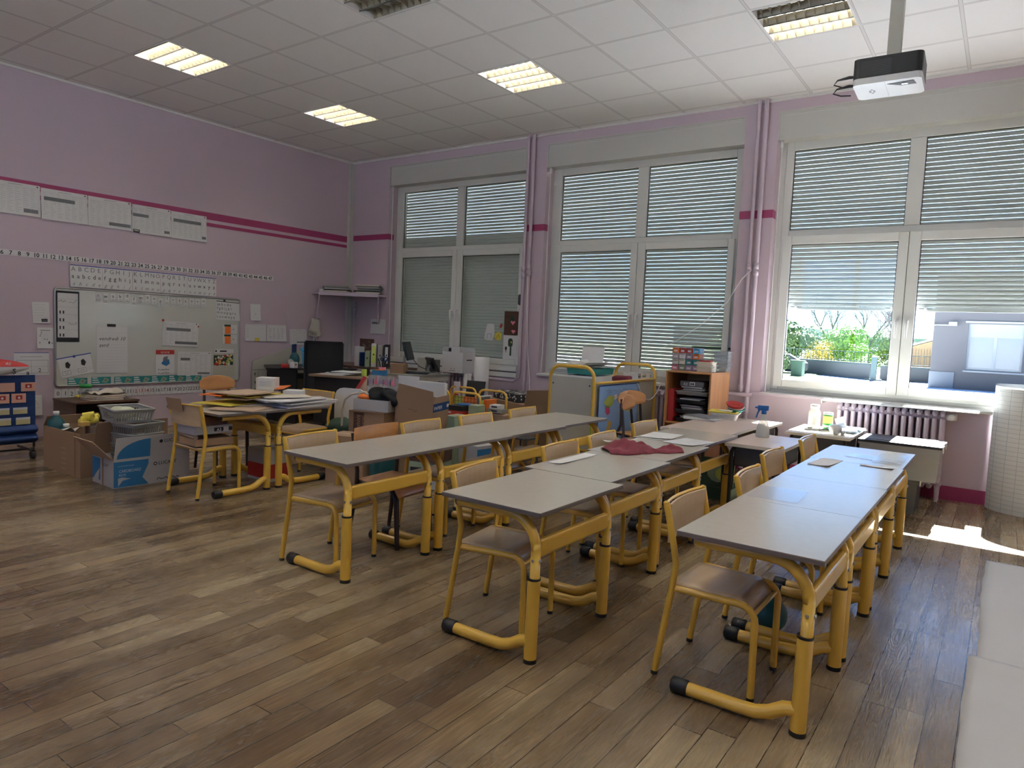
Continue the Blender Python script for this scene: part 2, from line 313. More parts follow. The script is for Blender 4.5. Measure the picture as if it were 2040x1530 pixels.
    def build(s, name, parent=None, loc=None, rot=None, bevel=0.0, deform=None, seg=2):
        if deform: s.v = [Vector(deform(p)) for p in s.v]
        me = bpy.data.meshes.new(name); me.from_pydata([tuple(p) for p in s.v], [], s.f)
        for k in s.mats: me.materials.append(MT[k])
        me.polygons.foreach_set('material_index', s.mi); me.polygons.foreach_set('use_smooth', s.sm); me.update()
        o = bpy.data.objects.new(name, me); COL.objects.link(o)
        if parent: o.parent = parent
        if loc: o.location = loc
        if rot: o.rotation_euler = rot
        if bevel:
            b = o.modifiers.new('b', 'BEVEL'); b.width = bevel; b.segments = seg; b.limit_method = 'ANGLE'; b.angle_limit = math.radians(40)
        return o
def tag(o, label=None, cat=None, group=None, kind=None):
    if label: o['label'] = label
    if cat: o['category'] = cat
    if group: o['group'] = group
    if kind: o['kind'] = kind
    return o
def thing(name, label, cat, loc=(0, 0, 0), rz=0.0, group=None):
    o = bpy.data.objects.new(name, None); COL.objects.link(o); o.location = loc; o.rotation_euler = (0, 0, math.radians(rz)); o.empty_display_size = 0.1
    return tag(o, label, cat, group)
def dup(root, loc, rz, label=None, group=None):
    r = root.copy(); COL.objects.link(r); r.location = loc; r.rotation_euler = (0, 0, math.radians(rz))
    if label: r['label'] = label
    if group: r['group'] = group
    for ch in list(root.children):
        c = ch.copy(); COL.objects.link(c); c.parent = r
        for g in list(ch.children):
            d = g.copy(); COL.objects.link(d); d.parent = c
    return r
def struct(o): o['kind'] = 'structure'; return o
def arc(cx, cz, r, a0, a1, n): return [(cx + r * math.cos(math.radians(a0 + (a1 - a0) * k / n)), cz + r * math.sin(math.radians(a0 + (a1 - a0) * k / n))) for k in range(n + 1)]
# frames that put a local XY sheet on a surface
def on_left(y, z, x=0.004): return Matrix(((0, 0, 1, x), (1, 0, 0, y), (0, 1, 0, z), (0, 0, 0, 1)))
def on_win(x, z, y=-0.004): return Matrix(((1, 0, 0, x), (0, 0, -1, y), (0, 1, 0, z), (0, 0, 0, 1)))
def on_top(x, y, z, a=0.0): return T(x, y, z) @ RZ(a)
def gridpaper():
    m = bpy.data.materials.new('grid_paper'); m.use_nodes = True; N, L = nodes(m); b = N['Principled BSDF']; b.inputs['Roughness'].default_value = 0.6
    tc = N.new('ShaderNodeTexCoord'); br = N.new('ShaderNodeTexBrick'); br.offset = 0; br.inputs['Scale'].default_value = 1; br.inputs['Brick Width'].default_value = .075; br.inputs['Row Height'].default_value = .035
    br.inputs['Mortar Size'].default_value = .0016; br.inputs['Color1'].default_value = (.74, .75, .74, 1); br.inputs['Color2'].default_value = (.71, .72, .71, 1); br.inputs['Mortar'].default_value = (.42, .47, .50, 1)
    mp = N.new('ShaderNodeMapping'); mp.inputs['Rotation'].default_value = (PI / 2, 0, 0); L.new(tc.outputs['Object'], mp.inputs[0]); L.new(mp.outputs[0], br.inputs['Vector']); L.new(br.outputs['Color'], b.inputs['Base Color']); MT['grid_paper'] = m
gridpaper()
# ============================================================ THE ROOM
XR, YB = 10.95, -8.7
b = MB('parquet'); b.box(-0.3, XR + 0.3, YB - 0.3, 0.3, -0.08, 0); struct(b.build('floor'))
LX = [0.1146 + 0.6 * k for k in range(0, 19)]; LY = [0.099 + 0.6 * k for k in range(0, 15)]
fix_cells = {(2 + a, 1 + c) for a in (0, 4, 8, 12) for c in (1, 4, 7, 10)}
# grid index: x line k=2 is the left edge of the first fixture column, y line j+1
xs = [-0.3] + LX + [XR + 0.3]; ys = [0.3] + [-v for v in LY] + [YB - 0.3]
b = MB('ceiling_tiles')
for i in range(len(xs) - 1):
    for j in range(len(ys) - 1):
        if (i - 1, j - 1) in fix_cells: continue
        b.add([(xs[i], ys[j], H), (xs[i], ys[j + 1], H), (xs[i + 1], ys[j + 1], H), (xs[i + 1], ys[j], H)], [(0, 1, 2, 3)])
struct(b.build('ceiling'))
b = MB('plaster'); b.box(-0.5, XR + 0.5, YB - 0.5, 0.5, H + 0.25, H + 0.4); struct(b.build('ceiling_slab'))
b = MB('tile'); b.box(0, 0.022, YB, 0, H - 0.022, H); struct(b.build('trim_1'))
b = MB('tile'); b.box(0, XR, -0.022, 0, H - 0.022, H); struct(b.build('trim_2'))
b = MB('lilac'); b.box(-0.2, 0, YB - 0.2, 0.35, 0, H + 0.25); struct(b.build('wall_left'))
b = MB('lilac'); b.box(XR, XR + 0.2, YB - 0.2, 0.35, 0, H + 0.25); struct(b.build('wall_right'))
BW = [(4.0, 6.2)]
b = MB('lilac'); b.box(0, XR, YB - 0.2, YB, 0, 1.1); b.box(0, XR, YB - 0.2, YB, 3.1, H + 0.25); x = 0.0
for a, c in BW: b.box(x, a, YB - 0.2, YB, 1.1, 3.1); x = c
b.box(x, XR, YB - 0.2, YB, 1.1, 3.1); struct(b.build('wall_back'))
for k, (a, c) in enumerate(BW):
    w_ = bpy.data.objects.new('window_%d' % (5 + k), None); COL.objects.link(w_); w_['kind'] = 'structure'
    b = MB('pvc')
    for q in ((a, a + .07, 1.1, 3.1), (c - .07, c, 1.1, 3.1), (a + .07, c - .07, 1.1, 1.17), (a + .07, c - .07, 3.03, 3.1), ((a + c) / 2 - .04, (a + c) / 2 + .04, 1.17, 3.03)): b.box(q[0], q[1], YB - .12, YB - .06, q[2], q[3])
    b.build('window_frame', w_); b = MB('glass'); b.box(a + .05, c - .05, YB - .092, YB - .088, 1.15, 3.05); b.build('pane', w_)
WX = [0.80, 3.33, 5.89, 8.43]           # left edge of each window frame
op = [(x - 0.05, x + 2.20) for x in WX]
b = MB('lilac'); x = 0.0
SZ0, SZ1 = 0.76, 3.395
for a, c in op: b.box(x, a, 0, 0.38, 0, H + 0.25); x = c
b.box(x, XR, 0, 0.38, 0, H + 0.25)
for a, c in op: b.box(a, c, 0.0, 0.38, 0, SZ0); b.box(a, c, 0, 0.38, SZ1, H + 0.25)
struct(b.build('wall_window'))
# magenta dado stripes and skirting
b = MB('magenta'); b.box(0, 0.003, YB, 0, 2.395, 2.478); struct(b.build('trim_3'))
b = MB('magenta'); b.box(0, 0.003, YB, 0, 2.318, 2.358); struct(b.build('trim_4'))
for k, (a, c) in enumerate(((0.0, op[0][0]), (op[0][1], op[1][0]), (op[1][1], op[2][0]), (op[2][1], op[3][0]), (op[3][1], XR))):
    b = MB('magenta'); b.box(a, c, -0.003, 0, 2.42, 2.495)
    if k: b.box(a - 0.002, a + 0.001, -0.003, 0.1, 2.42, 2.495)
    if k < 4: b.box(c - 0.001, c + 0.002, -0.003, 0.1, 2.42, 2.495)
    struct(b.build('trim_%d' % (5 + k)))
b = MB('magenta'); b.box(0, XR, -0.008, 0, 0, 0.115); struct(b.build('baseboard_window'))
# windows
U0, U1 = 0.075, 2.09
def window(n, x0, zstop, zslit, label=None):
    w_ = bpy.data.objects.new('window_%d' % n, None); COL.objects.link(w_); w_.location = (x0, 0, 0); w_['kind'] = 'structure'
    # fixed frame
    f = MB('pvc'); y0, y1 = 0.15, 0.21
    f.box(0, 0.07, y0, y1, 0.80, 3.14); f.box(2.09, 2.16, y0, y1, 0.80, 3.14); f.box(0.07, 2.09, y0, y1, 3.06, 3.14)
    f.box(0.07, 2.09, y0, y1, 2.24, 2.315); f.box(1.03, 1.15, y0, y1, 2.315, 3.06); f.box(0.07, 2.09, y0, y1, 0.80, 0.845)
    f.box(1.055, 1.115, y0, y1, 0.845, 2.24)
    f.box(-0.06, 0.0, y0 + 0.01, y1, 0.76, 3.14); f.box(2.16, 2.21, y0 + 0.01, y1, 0.76, 3.14); f.box(0, 2.16, y0 + 0.01, y1, 0.755, 0.80)
    f.build('window_frame', w_, bevel=0.006)
    for u0, u1 in ((0.07, 1.03), (1.15, 2.09)):      # glazing beads, upper lights
        g = MB('gasket')
        for q in ((u0, u0 + .006, 2.315, 3.06), (u1 - .006, u1, 2.315, 3.06), (u0, u1, 3.054, 3.06), (u0, u1, 2.315, 2.321)): g.box(q[0], q[1], 0.175, 0.182, q[2], q[3])
        g.build('gasket', w_)
        g = MB('glass'); g.box(u0, u1, 0.184, 0.188, 2.315, 3.06); g.build('pane', w_)
    for k, (s0, s1, g0, g1) in enumerate(((0.03, 1.083, 0.11, 1.005), (1.087, 2.13, 1.175, 2.065))):
        s_ = MB('pvc'); a0, a1 = 0.115, 0.17; zb, zt = 0.83, 2.258; gb, gt = 0.903, 2.178
        s_.box(s0, g0, a0, a1, zb, zt); s_.box(g1, s1, a0, a1, zb, zt); s_.box(g0, g1, a0, a1, gt, zt); s_.box(g0, g1, a0, a1, zb, gb)
        so = s_.build('sash', w_, bevel=0.006)
        g = MB('gasket')
        for q in ((g0, g0 + .006, gb, gt), (g1 - .006, g1, gb, gt), (g0, g1, gt - .006, gt), (g0, g1, gb, gb + .006)): g.box(q[0], q[1], 0.134, 0.14, q[2], q[3])
        g.build('gasket', so)
        g = MB('glass'); g.box(g0, g1, 0.142, 0.146, gb, gt); g.build('pane', so)
        hx = 1.045 if k == 0 else 1.125
        h = MB('white'); h.box(hx - .014, hx + .014, 0.105, 0.115, 1.43, 1.50)
        h.tube([(hx, 0.115, 1.485), (hx, 0.075, 1.485), (hx, 0.062, 1.478), (hx, 0.06, 1.46), (hx, 0.062, 1.40), (hx, 0.07, 1.335)], [.009, .009, .011, .012, .011, .008], 8)
        h.build('handle', so)
    # roller shutter box cover
    c = MB('box_white'); c.box(-0.045, 2.195, 0.012, 0.05, 3.135, 3.395); c.box(-0.05, 2.20, -0.003, 0.012, 3.385, 3.395); c.box(-0.05, -0.04, -0.003, 0.012, 3.135, 3.385)
    c.box(2.19, 2.2, -0.003, 0.012, 3.135, 3.385); c.m('plaster').box(0.0, 2.16, 0.0105, 0.013, 3.352, 3.356)
    c.m('box_white').box(-0.045, 2.195, 0.05, 0.215, 3.135, 3.15); c.build('shutter_box', w_)
    s = MB('pvc'); s.box(-0.05, 2.20, (-0.028 if n > 1 else -0.006), 0.15, 0.742, 0.77)
    s.build('window_sill', w_, bevel=0.004)
    # shutter: slats, with light slots while the curtain hangs stretched
    sh = MB('shutter'); PT = 0.0392; z = 3.37; ys_ = 0.262
    while z > zstop + 0.03:
        slit = z > zslit; ht = PT - (0.005 if slit else 0.0015); zt = z
        prof = [(0.0, 0), (-0.004, 0.15), (-0.0065, 0.5), (-0.004, 0.85), (0.0, 1.0)]
        vs = []
        for uu in (0.02, 2.14): 
            vs += [(uu, ys_ + p[0], zt - ht * (1 - p[1])) for p in prof] + [(uu, ys_ + 0.010, zt), (uu, ys_ + 0.010, zt - ht)]
        k = len(vs) // 2
        sh.add(vs, [(i, (i + 1) % k, k + (i + 1) % k, k + i) for i in range(k)])
        if slit:
            q = 0.02; 
            while q < 2.12:
                sh.add([(q, ys_ + .001, zt - PT), (q + .0045, ys_ + .001, zt - PT), (q + .0045, ys_ + .001, zt - ht), (q, ys_ + .001, zt - ht), (q, ys_ + .006, zt - PT), (q + .0045, ys_ + .006, zt - PT), (q + .0045, ys_ + .006, zt - ht), (q, ys_ + .006, zt - ht)], [(0, 1, 2, 3), (1, 5, 6, 2), (5, 4, 7, 6), (4, 0, 3, 7)]); q += 0.0112
        else:
            sh.box(0.02, 2.14, ys_ + 0.001, ys_ + 0.006, zt - PT, zt - ht)
        z -= PT
    sh.box(0.02, 2.14, ys_ - 0.006, ys_ + 0.009, z - 0.03, z)
    if zstop > 1.2:
        for q in (0.16, 0.98, 1.24, 2.0):
            sh.m('gasket'); sh.box(q - 0.05, q + 0.05, ys_ - 0.009, ys_ - 0.005, z - 0.008, z - 0.004); sh.m('white'); sh.box(q - .01, q + .01, ys_ - 0.02, ys_ - 0.004, z - 0.014, z + 0.004)
    sh.build('roller_shutter', w_)
    g = MB('pvc'); g.box(-0.048, 0.03, 0.225, 0.285, 0.765, 3.39); g.box(2.13, 2.198, 0.225, 0.285, 0.765, 3.39); g.build('shutter_guide', w_)
    # crank rod
    r = MB('white'); r.tube([(-0.015, 0.03, 3.10), (-0.015, 0.03, 1.0), (-0.005, 0.0, 0.78)], 0.006, 6); r.cyl((-0.015, 0.03, 0), 0.014, 3.07, 3.13, 8); r.build('crank_rod', w_)
    return w_
window(1, WX[0], 0.79, 2.47); window(2, WX[1], 0.79, 0.0); window(3, WX[2], 1.60, 0.0); window(4, WX[3], 1.30, 0.0)
# white panels under the first window's sill
b = MB('pvc'); b.box(0.76, 2.98, -0.016, -0.0005, 0.763, 0.83); b.m('ink_grey').box(0.76, 2.98, -0.010, -0.0004, 0.745, 0.763); b.m('pvc').box(0.76, 2.98, -0.016, -0.0005, 0.69, 0.745); b.m('ink_grey').box(0.76, 2.98, -0.008, -0.0004, 0.684, 0.69); struct(b.build('trim_10', bevel=0.003))
b = MB('lilac_gloss'); b.box(5.6, 6.42, -0.03, -0.0005, 0.745, 0.765); struct(b.build('trim_11'))
# ------------------------------------------------------------ heating pipes
def pipe(name, label, paths, r, extra=None):
    b = MB('lilac_gloss')
    for p in paths: b.tube(p, r, 10)
    if extra: extra(b)
    return tag(b.build(name), label, 'pipe', 'painted heating pipes')
def coll(pts):
    def f(b):
        for x, y, z, r in pts: b.cyl((x, y, 0), r, z - 0.03, z + 0.03, 10)
    return f
pipe('heating_pipe', 'lilac vertical pipe bending into the first radiator, closer to the first window', [[(3.05, -0.05, H), (3.05, -0.05, 0.80), (3.04, -0.05, 0.70), (2.98, -0.06, 0.655), (2.52, -0.09, 0.66)]], 0.019, coll([(3.05, -0.05, 1.98, .028), (3.05, -0.05, 1.90, .026)]))
pipe('heating_pipe', 'lilac vertical pipe between first and second window, closer to the second', [[(3.125, -0.05, H), (3.125, -0.05, 0.02)]], 0.019, coll([(3.125, -0.05, 1.93, .028), (3.125, -0.05, 2.0, .024)]))
pipe('heating_pipe', 'lilac vertical pipe with a valve cross beside the wooden open cabinet', [[(5.668, -0.05, H), (5.668, -0.05, 0.76)], [(5.50, -0.06, 0.735), (5.78, -0.06, 0.735)]], 0.019, coll([(5.668, -0.05, 1.96, .027), (5.668, -0.05, 0.80, .025)]))
pipe('heating_pipe', 'lilac full-height pipe between the second and third window, nearer the third', [[(5.735, -0.05, H), (5.735, -0.05, 0.10), (5.72, -0.05, 0.02)]], 0.021, coll([(5.735, -0.05, 1.90, .028), (5.735, -0.05, 1.96, .026)]))
b = MB('box_white'); b.box(0.0, 0.055, -0.075, -0.0, 0.0, H - 0.022); b.m('alu').box(0.055, 0.058, -0.075, -0.07, 0, H - 0.03)
tag(b.build('cable_duct', bevel=0.003), 'white square cable duct running up the corner of the room', 'duct')
b = MB('box_white'); b.box(0.12, 0.165, -0.05, -0.003, 1.50, 1.56); b.tube([(0.14, -0.03, 1.50), (0.14, -0.03, 1.38), (0.12, -0.02, 0.8)], 0.01, 6); b.cyl((0.14, -0.03, 0), 0.02, 1.40, 1.47, 8)
tag(b.build('junction_box'), 'small white junction box with a cable beside the corner duct', 'socket')
# ------------------------------------------------------------ radiators
def radiator(x0, n, label, top=0.735, valve=True, y0=-0.19, y1=-0.05):
    r = thing('radiator', label, 'radiator', (x0, 0, 0), 0, 'cast iron column radiators under the windows')
    P = 0.0555
    for k in range(n):
        b = MB('lilac_gloss'); xc = k * P + 0.025
        for yy in (y0 + 0.025, (y0 + y1) / 2, y1 - 0.025):
            b.tube([(xc, yy, 0.16), (xc, yy, top - 0.05)], 0.019 if yy != (y0 + y1) / 2 else 0.015, 8)
        for zz in (0.15, top - 0.035): b.tube([(xc, y0 + 0.012, zz), (xc, y0 + 0.03, zz + (0.028 if zz > .3 else -0.028)), (xc, y1 - 0.03, zz + (0.028 if zz > .3 else -0.028)), (xc, y1 - 0.012, zz)], [0.012, 0.023, 0.023, 0.012], 8)
        b.box(xc - 0.028, xc + 0.028, -0.135, -0.105, 0.13, 0.17); b.box(xc - 0.028, xc + 0.028, -0.135, -0.105, top - 0.06, top - 0.02)
        b.build('column', r)
    for xc in (0.025, (n - 1) * P + 0.025):
        b = MB('lilac_gloss'); b.tube([(xc, y0 + 0.03, 0.14), (xc, y0 + 0.02, 0.0)], [0.02, 0.014], 8); b.tube([(xc, y1 - 0.03, 0.14), (xc, y1 - 0.02, 0.0)], [0.02, 0.014], 8); b.build('foot', r)
    if valve:
        v = MB('white'); xe = n * P + 0.03; zc = top - 0.03
        v.X = T(xe, -0.12, zc) @ RX(0) @ RY(90); v.lathe([(0.001, 0.035), (0.026, 0.035), (0.03, 0.02), (0.03, -0.03), (0.02, -0.035), (0.001, -0.035)], n=16)
        v.X = T(xe, -0.145, zc) @ RX(90); v.lathe([(0.001, 0.03), (0.022, 0.03), (0.028, 0.02), (0.028, 0.0), (0.001, 0.0)], n=16)
        v.build('thermostat_valve', r)
    return r
radiator(6.555, 15, 'lilac column radiator with white valve under the unshuttered window')
radiator(4.0, 22, 'lilac column radiator mostly hidden behind the trolley and the wooden cabinet', valve=False, top=0.70)
radiator(1.55, 17, 'lilac column radiator under the first window, beneath the white archive box', valve=False, top=0.70)
b = MB('pvc'); b.box(6.43, 7.60, -0.20, -0.03, 0.752, 0.762); b.box(6.43, 6.44, -0.2, -0.03, 0.73, 0.752)
tag(b.build('radiator_shelf', bevel=0.002), 'thin white shelf on the wall above the third radiator', 'shelf')
# ------------------------------------------------------------ ceiling fixtures
def fixture(i, j, lit, label):
    x0, y1 = LX[2 + i], -LY[1 + j]; x1, y0 = x0 + 0.6, y1 - 0.6
    t = thing('ceiling_light', label, 'ceiling light', ((x0 + x1) / 2, (y0 + y1) / 2, H - 0.004), 90, 'louvred ceiling lights set into the tiles')
    h = MB('white')
    for q in ((-.3, -.285, -.3, .3), (.285, .3, -.3, .3), (-.285, .285, -.3, -.285), (-.285, .285, .285, .3)): h.box(*q, 0, 0.09)
    h.box(-.3, .3, -.3, .3, 0.09, 0.095); h.build('housing', t)
    for k in range(4):
        xc = -0.285 + 0.1425 * (k + 0.5)
        tb = MB('tube_lit' if lit[k] else 'tube_off'); tb.tube([(xc, -0.27, 0.068), (xc, 0.27, 0.068)], 0.013, 8); tb.build('fluorescent_tube', t)
        lv = MB('louvre')      # curved cross blades of one row
        for q in range(9):
            yc = -0.285 + 0.57 * (q + 0.5) / 9 if q < 9 else 0
            n_ = 6
            top = [(xc - 0.066 + 0.132 * a / n_, 0.006 + 0.030 * (abs(a / n_ - 0.5) * 2) ** 2 * 0 + 0.04) for a in range(n_ + 1)]
            vs = [(p[0], yc - 0.004, p[1]) for p in top] + [(p[0], yc - 0.001, 0.0 + 0.022 * (1 - (abs(a / n_ - 0.5) * 2) ** 2)) for a, p in enumerate(top)]
            vs += [(p[0], yc + 0.004, p[1]) for p in top] + [(p[0], yc + 0.001, 0.0 + 0.022 * (1 - (abs(a / n_ - 0.5) * 2) ** 2)) for a, p in enumerate(top)]
            m_ = n_ + 1
            lv.add(vs, [(a, a + 1, m_ + a + 1, m_ + a) for a in range(n_)] + [(2 * m_ + a, 3 * m_ + a, 3 * m_ + a + 1, 2 * m_ + a + 1) for a in range(n_)] + [(m_ + a, m_ + a + 1, 3 * m_ + a + 1, 3 * m_ + a) for a in range(n_)])
        for sx in (-1, 1):
            def side(u, v, sx=sx): 
                return (xc + sx * (0.069 - 0.018 * v * v), -0.285 + 0.57 * u, 0.001 + 0.05 * v)
            lv.smooth = True; lv.grid(side, 2, 4); lv.smooth = False
        lv.build('louvre', t)
        dv = MB('grey_dark'); dv.box(xc - .074, xc - .0685, -.285, .285, -.001, .03); dv.build('divider', t)
    return t
def emi(name, col, st):
    m = bpy.data.materials.new(name); m.use_nodes = True; N, L = nodes(m); b_ = N['Principled BSDF']; b_.inputs['Base Color'].default_value = (*col, 1)
    b_.inputs['Emission Color'].default_value = (*col, 1); b_.inputs['Emission Strength'].default_value = st; MT[name] = m
emi('tube_lit', (1.0, 0.94, 0.84), 26.0); mat('tube_off', (0.8, 0.8, 0.78), 0.3); mat('louvre', (0.25, 0.225, 0.165), 0.4, var=0.01)
L1 = (1, 1, 1, 1)
fixture(0, 4, L1, 'lit square ceiling light nearest the whiteboard wall, above the planning sheets')
fixture(0, 1, L1, 'lit square ceiling light nearest the corner of the room')
fixture(4, 1, L1, 'lit square ceiling light in the row along the windows, before the middle window')
fixture(8, 1, (0, 0, 1, 1), 'half-lit square ceiling light close to the projector arm')
fixture(4, 4, (1, 0, 0, 0), 'mostly dark ceiling light cut off by the top edge, one row glowing')
for i_, j_, lb in ((8, 4, 'lit square ceiling light above the viewer, outside the picture'), (12, 1, 'lit square ceiling light above the floor paper, by the windows'), (12, 4, 'lit square ceiling light near the far end wall opposite the whiteboard'), (0, 7, 'lit square ceiling light behind the viewer by the whiteboard wall, third row'), (4, 7, 'lit square ceiling light behind the viewer, second from the whiteboard wall'),
        (8, 7, 'lit square ceiling light behind the viewer, third from the whiteboard wall'), (12, 7, 'lit square ceiling light behind the viewer, farthest from the whiteboard wall'), (0, 10, 'lit ceiling light of the rear row closest to the whiteboard wall'), (4, 10, 'lit ceiling light of the rear row before the rear window'), (8, 10, 'lit ceiling light of the rear row, third from the whiteboard wall'), (12, 10, 'lit ceiling light in the rear corner opposite the whiteboard')):
    fixture(i_, j_, L1, lb)
# ============================================================ WALL SHEETS (left wall)
def sheet(name, cat, label, w_, h_, X, draw, m='paper', curl=0.006, group=None, th=0.0012, seed=0, rot=0.0):
    b = MB(m); b.X = Matrix.Identity(4); r = random.Random(seed or int(w_ * 1000 + h_ * 3000)); c1, c2 = r.uniform(.3, 1) * curl, r.uniform(.3, 1) * curl
    b.grid(lambda u, v: (u * w_, v * h_, th), 6, 6, th)
    if draw: draw(b, w_, h_, th + 0.0004)
    def df(p):
        u, v = p.x / w_, p.y / h_
        return (p.x, p.y, p.z + c1 * (1 - v) ** 2 * (1 - u) ** 2 * 2 + c2 * (1 - v) ** 2 * u ** 2 * 2)
    o = b.build(name, deform=df); o.matrix_world = X @ RZ(rot)
    return tag(o, label, cat, group)
def lines(b, x0, x1, y0, y1, n, z, m='ink_light', wd=0.0015, ragged=0.3, seed=1):
    r = random.Random(seed); b.m(m)
    for k in range(n):
        y = y1 - (y1 - y0) * k / max(1, n - 1); xe = x1 - (x1 - x0) * r.random() * ragged
        b.rect(x0, xe, y - wd / 2, y + wd / 2, z)
def squig(b, x, y, w_, h_, z, n=5, wd=0.0015, m='ink', seed=1):
    r = random.Random(seed); b.m(m)
    b.line([(x + w_ * k / n, y + h_ * r.random()) for k in range(n + 1)], wd, z)
def planning(bars, seed):
    def d(b, w_, h_, z):
        b.m('ink_light'); r = random.Random(seed)
        b.rect(w_ * .36, w_ * .64, h_ * .93, h_ * .95, z)
        nc = 6
        for c in range(nc):
            for q in range(13):
                x = w_ * (.05 + .92 * c / nc); y = h_ * (.84 - .062 * q)
                b.rect(x, x + w_ * r.uniform(.03, .12), y, y + h_ * 0.010, z)
        for c in range(nc + 1): b.rect(w_ * (.035 + .93 * c / nc), w_ * (.035 + .93 * c / nc) + .0007, h_ * .06, h_ * .89, z)
        for q in range(3): b.rect(w_ * .035, w_ * .965, h_ * (.89 - .025 * q), h_ * (.89 - .025 * q) + .0007, z)
        b.m('ink_grey')
        for x0, x1, y0, y1 in bars: b.rect(w_ * x0, w_ * x1, h_ * y0, h_ * y1, z + .0003)
        b.m('ink'); b.rect(w_ * .93, w_ * .96, h_ * .93, h_ * .97, z)
    return d
PL = [(-4.335, -3.915, 2.147, [(.0, .12, .62, .72), (.66, .95, .1, .22)], 'first planning sheet of the row, cut by the picture edge'),
      (-3.912, -3.490, 2.139, [(.06, .72, .62, .74)], 'planning sheet with a long grey bar near its top, second in the row'),
      (-3.487, -3.055, 2.138, [(.47, .98, .1, .21)], 'planning sheet with one long grey bar at its lower edge'),
      (-3.052, -2.625, 2.130, [(.02, .42, .58, .69), (.82, .96, .1, .2)], 'planning sheet with a small photo at its lower corner'),
      (-2.622, -2.197, 2.126, [(.06, .84, .62, .74), (.86, .98, .1, .2)], 'last planning sheet of the row, beside the bare double stripe')]
for k, (y0, y1, z0, bars, lb) in enumerate(PL):
    d0 = planning(bars, k)
    if k == 3:
        def d1(b, w_, h_, z, d0=d0):
            d0(b, w_, h_, z); b.m('ink'); b.rect(.01, .08, .0, .035, z); b.m('ink_light'); b.rect(.02, .07, .012, .03, z + .0003); squig(b, .012, .004, .06, .02, z + .0004, 8, .003, 'ink_grey')
        d0 = d1
    sheet('planning_sheet', 'poster', lb, y1 - y0 - .004, 0.298, on_left(y0, z0, 0.006), d0, curl=0.01, group='planning sheets pinned under the magenta stripe', seed=k + 5)
# number line 0..47
def numline(b, w_, h_, z):
    for n in range(48):
        yy = -3.955 + (n - 10) * 0.0711
        b.m('ink'); b.text(str(n), yy + 4.75, 0.007, 0.056, z, 'CENTER', 0.02, 0.95)
    for q in (0.56, 1.5, 2.3, 3.03):
        b.m('ink_light'); b.rect(q, q + .0015, 0, h_, z)
sheet('number_line', 'number line', 'long white number strip ending at 47 above the alphabet cards', 3.47, 0.053, on_left(-4.75, 1.757, 0.004), numline, curl=0.0)
ABC = [('ABCDE', 'aabcde'), ('FGHIJ', 'fgghij'), ('KLMNO', 'klmno'), ('PQRST', 'pqrst'), ('UVWXYZ', 'uvwxyz')]
AY = [(-3.665, -3.362), (-3.358, -3.056), (-3.052, -2.749), (-2.745, -2.445), (-2.441, -2.08)]
def abcd(i):
    def d(b, w_, h_, z):
        up, lo = ABC[i]; n = len(up)
        b.m('ink_grey')
        for k, c in enumerate(up): b.text(c, w_ * (k + .5) / n, h_ * .72, 0.062, z, 'CENTER')
        b.m('ink')
        for k, c in enumerate(lo): b.text(c, w_ * (k + .5) / len(lo), h_ * .40, 0.060, z, 'CENTER', .004)
        b.m('ink_grey')
        for k, c in enumerate(lo[-n:] if i < 2 else lo): b.text(c, w_ * (k + .5) / n, h_ * .08, 0.050, z, 'CENTER', 0, 1, .35)
        b.m('ink_blue').rect(0, w_, h_ - .008, h_, z)
    return d
for i, (y0, y1) in enumerate(AY):
    sheet('alphabet_card', 'poster', 'laminated alphabet card showing %s above the whiteboard' % ' '.join(ABC[i][0]), y1 - y0, 0.222 - (0.006 if i == 4 else 0), on_left(y0, 1.503, 0.022), abcd(i), curl=0.004, group='alphabet cards hung above the whiteboard', seed=i + 20)
# whiteboard
wb = thing('whiteboard', 'large wall whiteboard with grey rounded frame, covered in sheets', 'whiteboard', (0, -3.80, 0.50))
b = MB('board'); b.box(0.002, 0.014, 0.01, 2.03, 0.01, 0.975); b.build('writing_surface', wb)
b = MB('alu'); rr = 0.03; P = []
for cy, cz, a0 in ((2.04 - rr, 0.985 - rr, 0), (rr, 0.985 - rr, 90), (rr, rr, 180), (2.04 - rr, rr, 270)):
    P += [(0.012, cy + rr * math.cos(math.radians(a0 + 22.5 * k)), cz + rr * math.sin(math.radians(a0 + 22.5 * k))) for k in range(5)]
b.tube(P, 0.011, 8, closed=True); b.build('board_frame', wb)
SB = 0.0165
def small(name, cat, label, y0, z0, w_, h_, draw, x=SB, m='paper', rot=0, curl=0.004, group=None, seed=3): return sheet(name, cat, label, w_, h_, on_left(y0, z0, x), draw, m, curl, group, seed=seed, rot=rot)
def d_time(b, w_, h_, z):
    b.m('paper').rect(.012, w_ - .012, .045, h_ - .02, z)
    b.m('ink_light')
    for k in range(5): b.rect(.012, w_ - .012, h_ * (.24 + .15 * k), h_ * (.24 + .15 * k) + .002, z + .0003)
    squig(b, .02, h_ * .77, .07, .03, z + .0003, 8, .003, seed=14); squig(b, .11, h_ * .77, .08, .03, z + .0003, 7, .002, seed=4); squig(b, .11, h_ * .33, .08, .03, z + .0003, 7, .002, seed=8)
    for k in range(4):
        for q in range(2 if k < 3 else 2): b.m('ink').disc(.035 + .03 * q, h_ * (.15 + .15 * k), .008, z + .0003, 8); b.rect(.028 + .03 * q, .042 + .03 * q, h_ * (.15 + .15 * k) - .022, h_ * (.15 + .15 * k) - .008, z + .0003)
small('timetable_board', 'poster', 'tall black-framed name panel at the edge of the whiteboard', -3.79, 0.945, 0.212, 0.51, d_time, m='ink', curl=0.0)
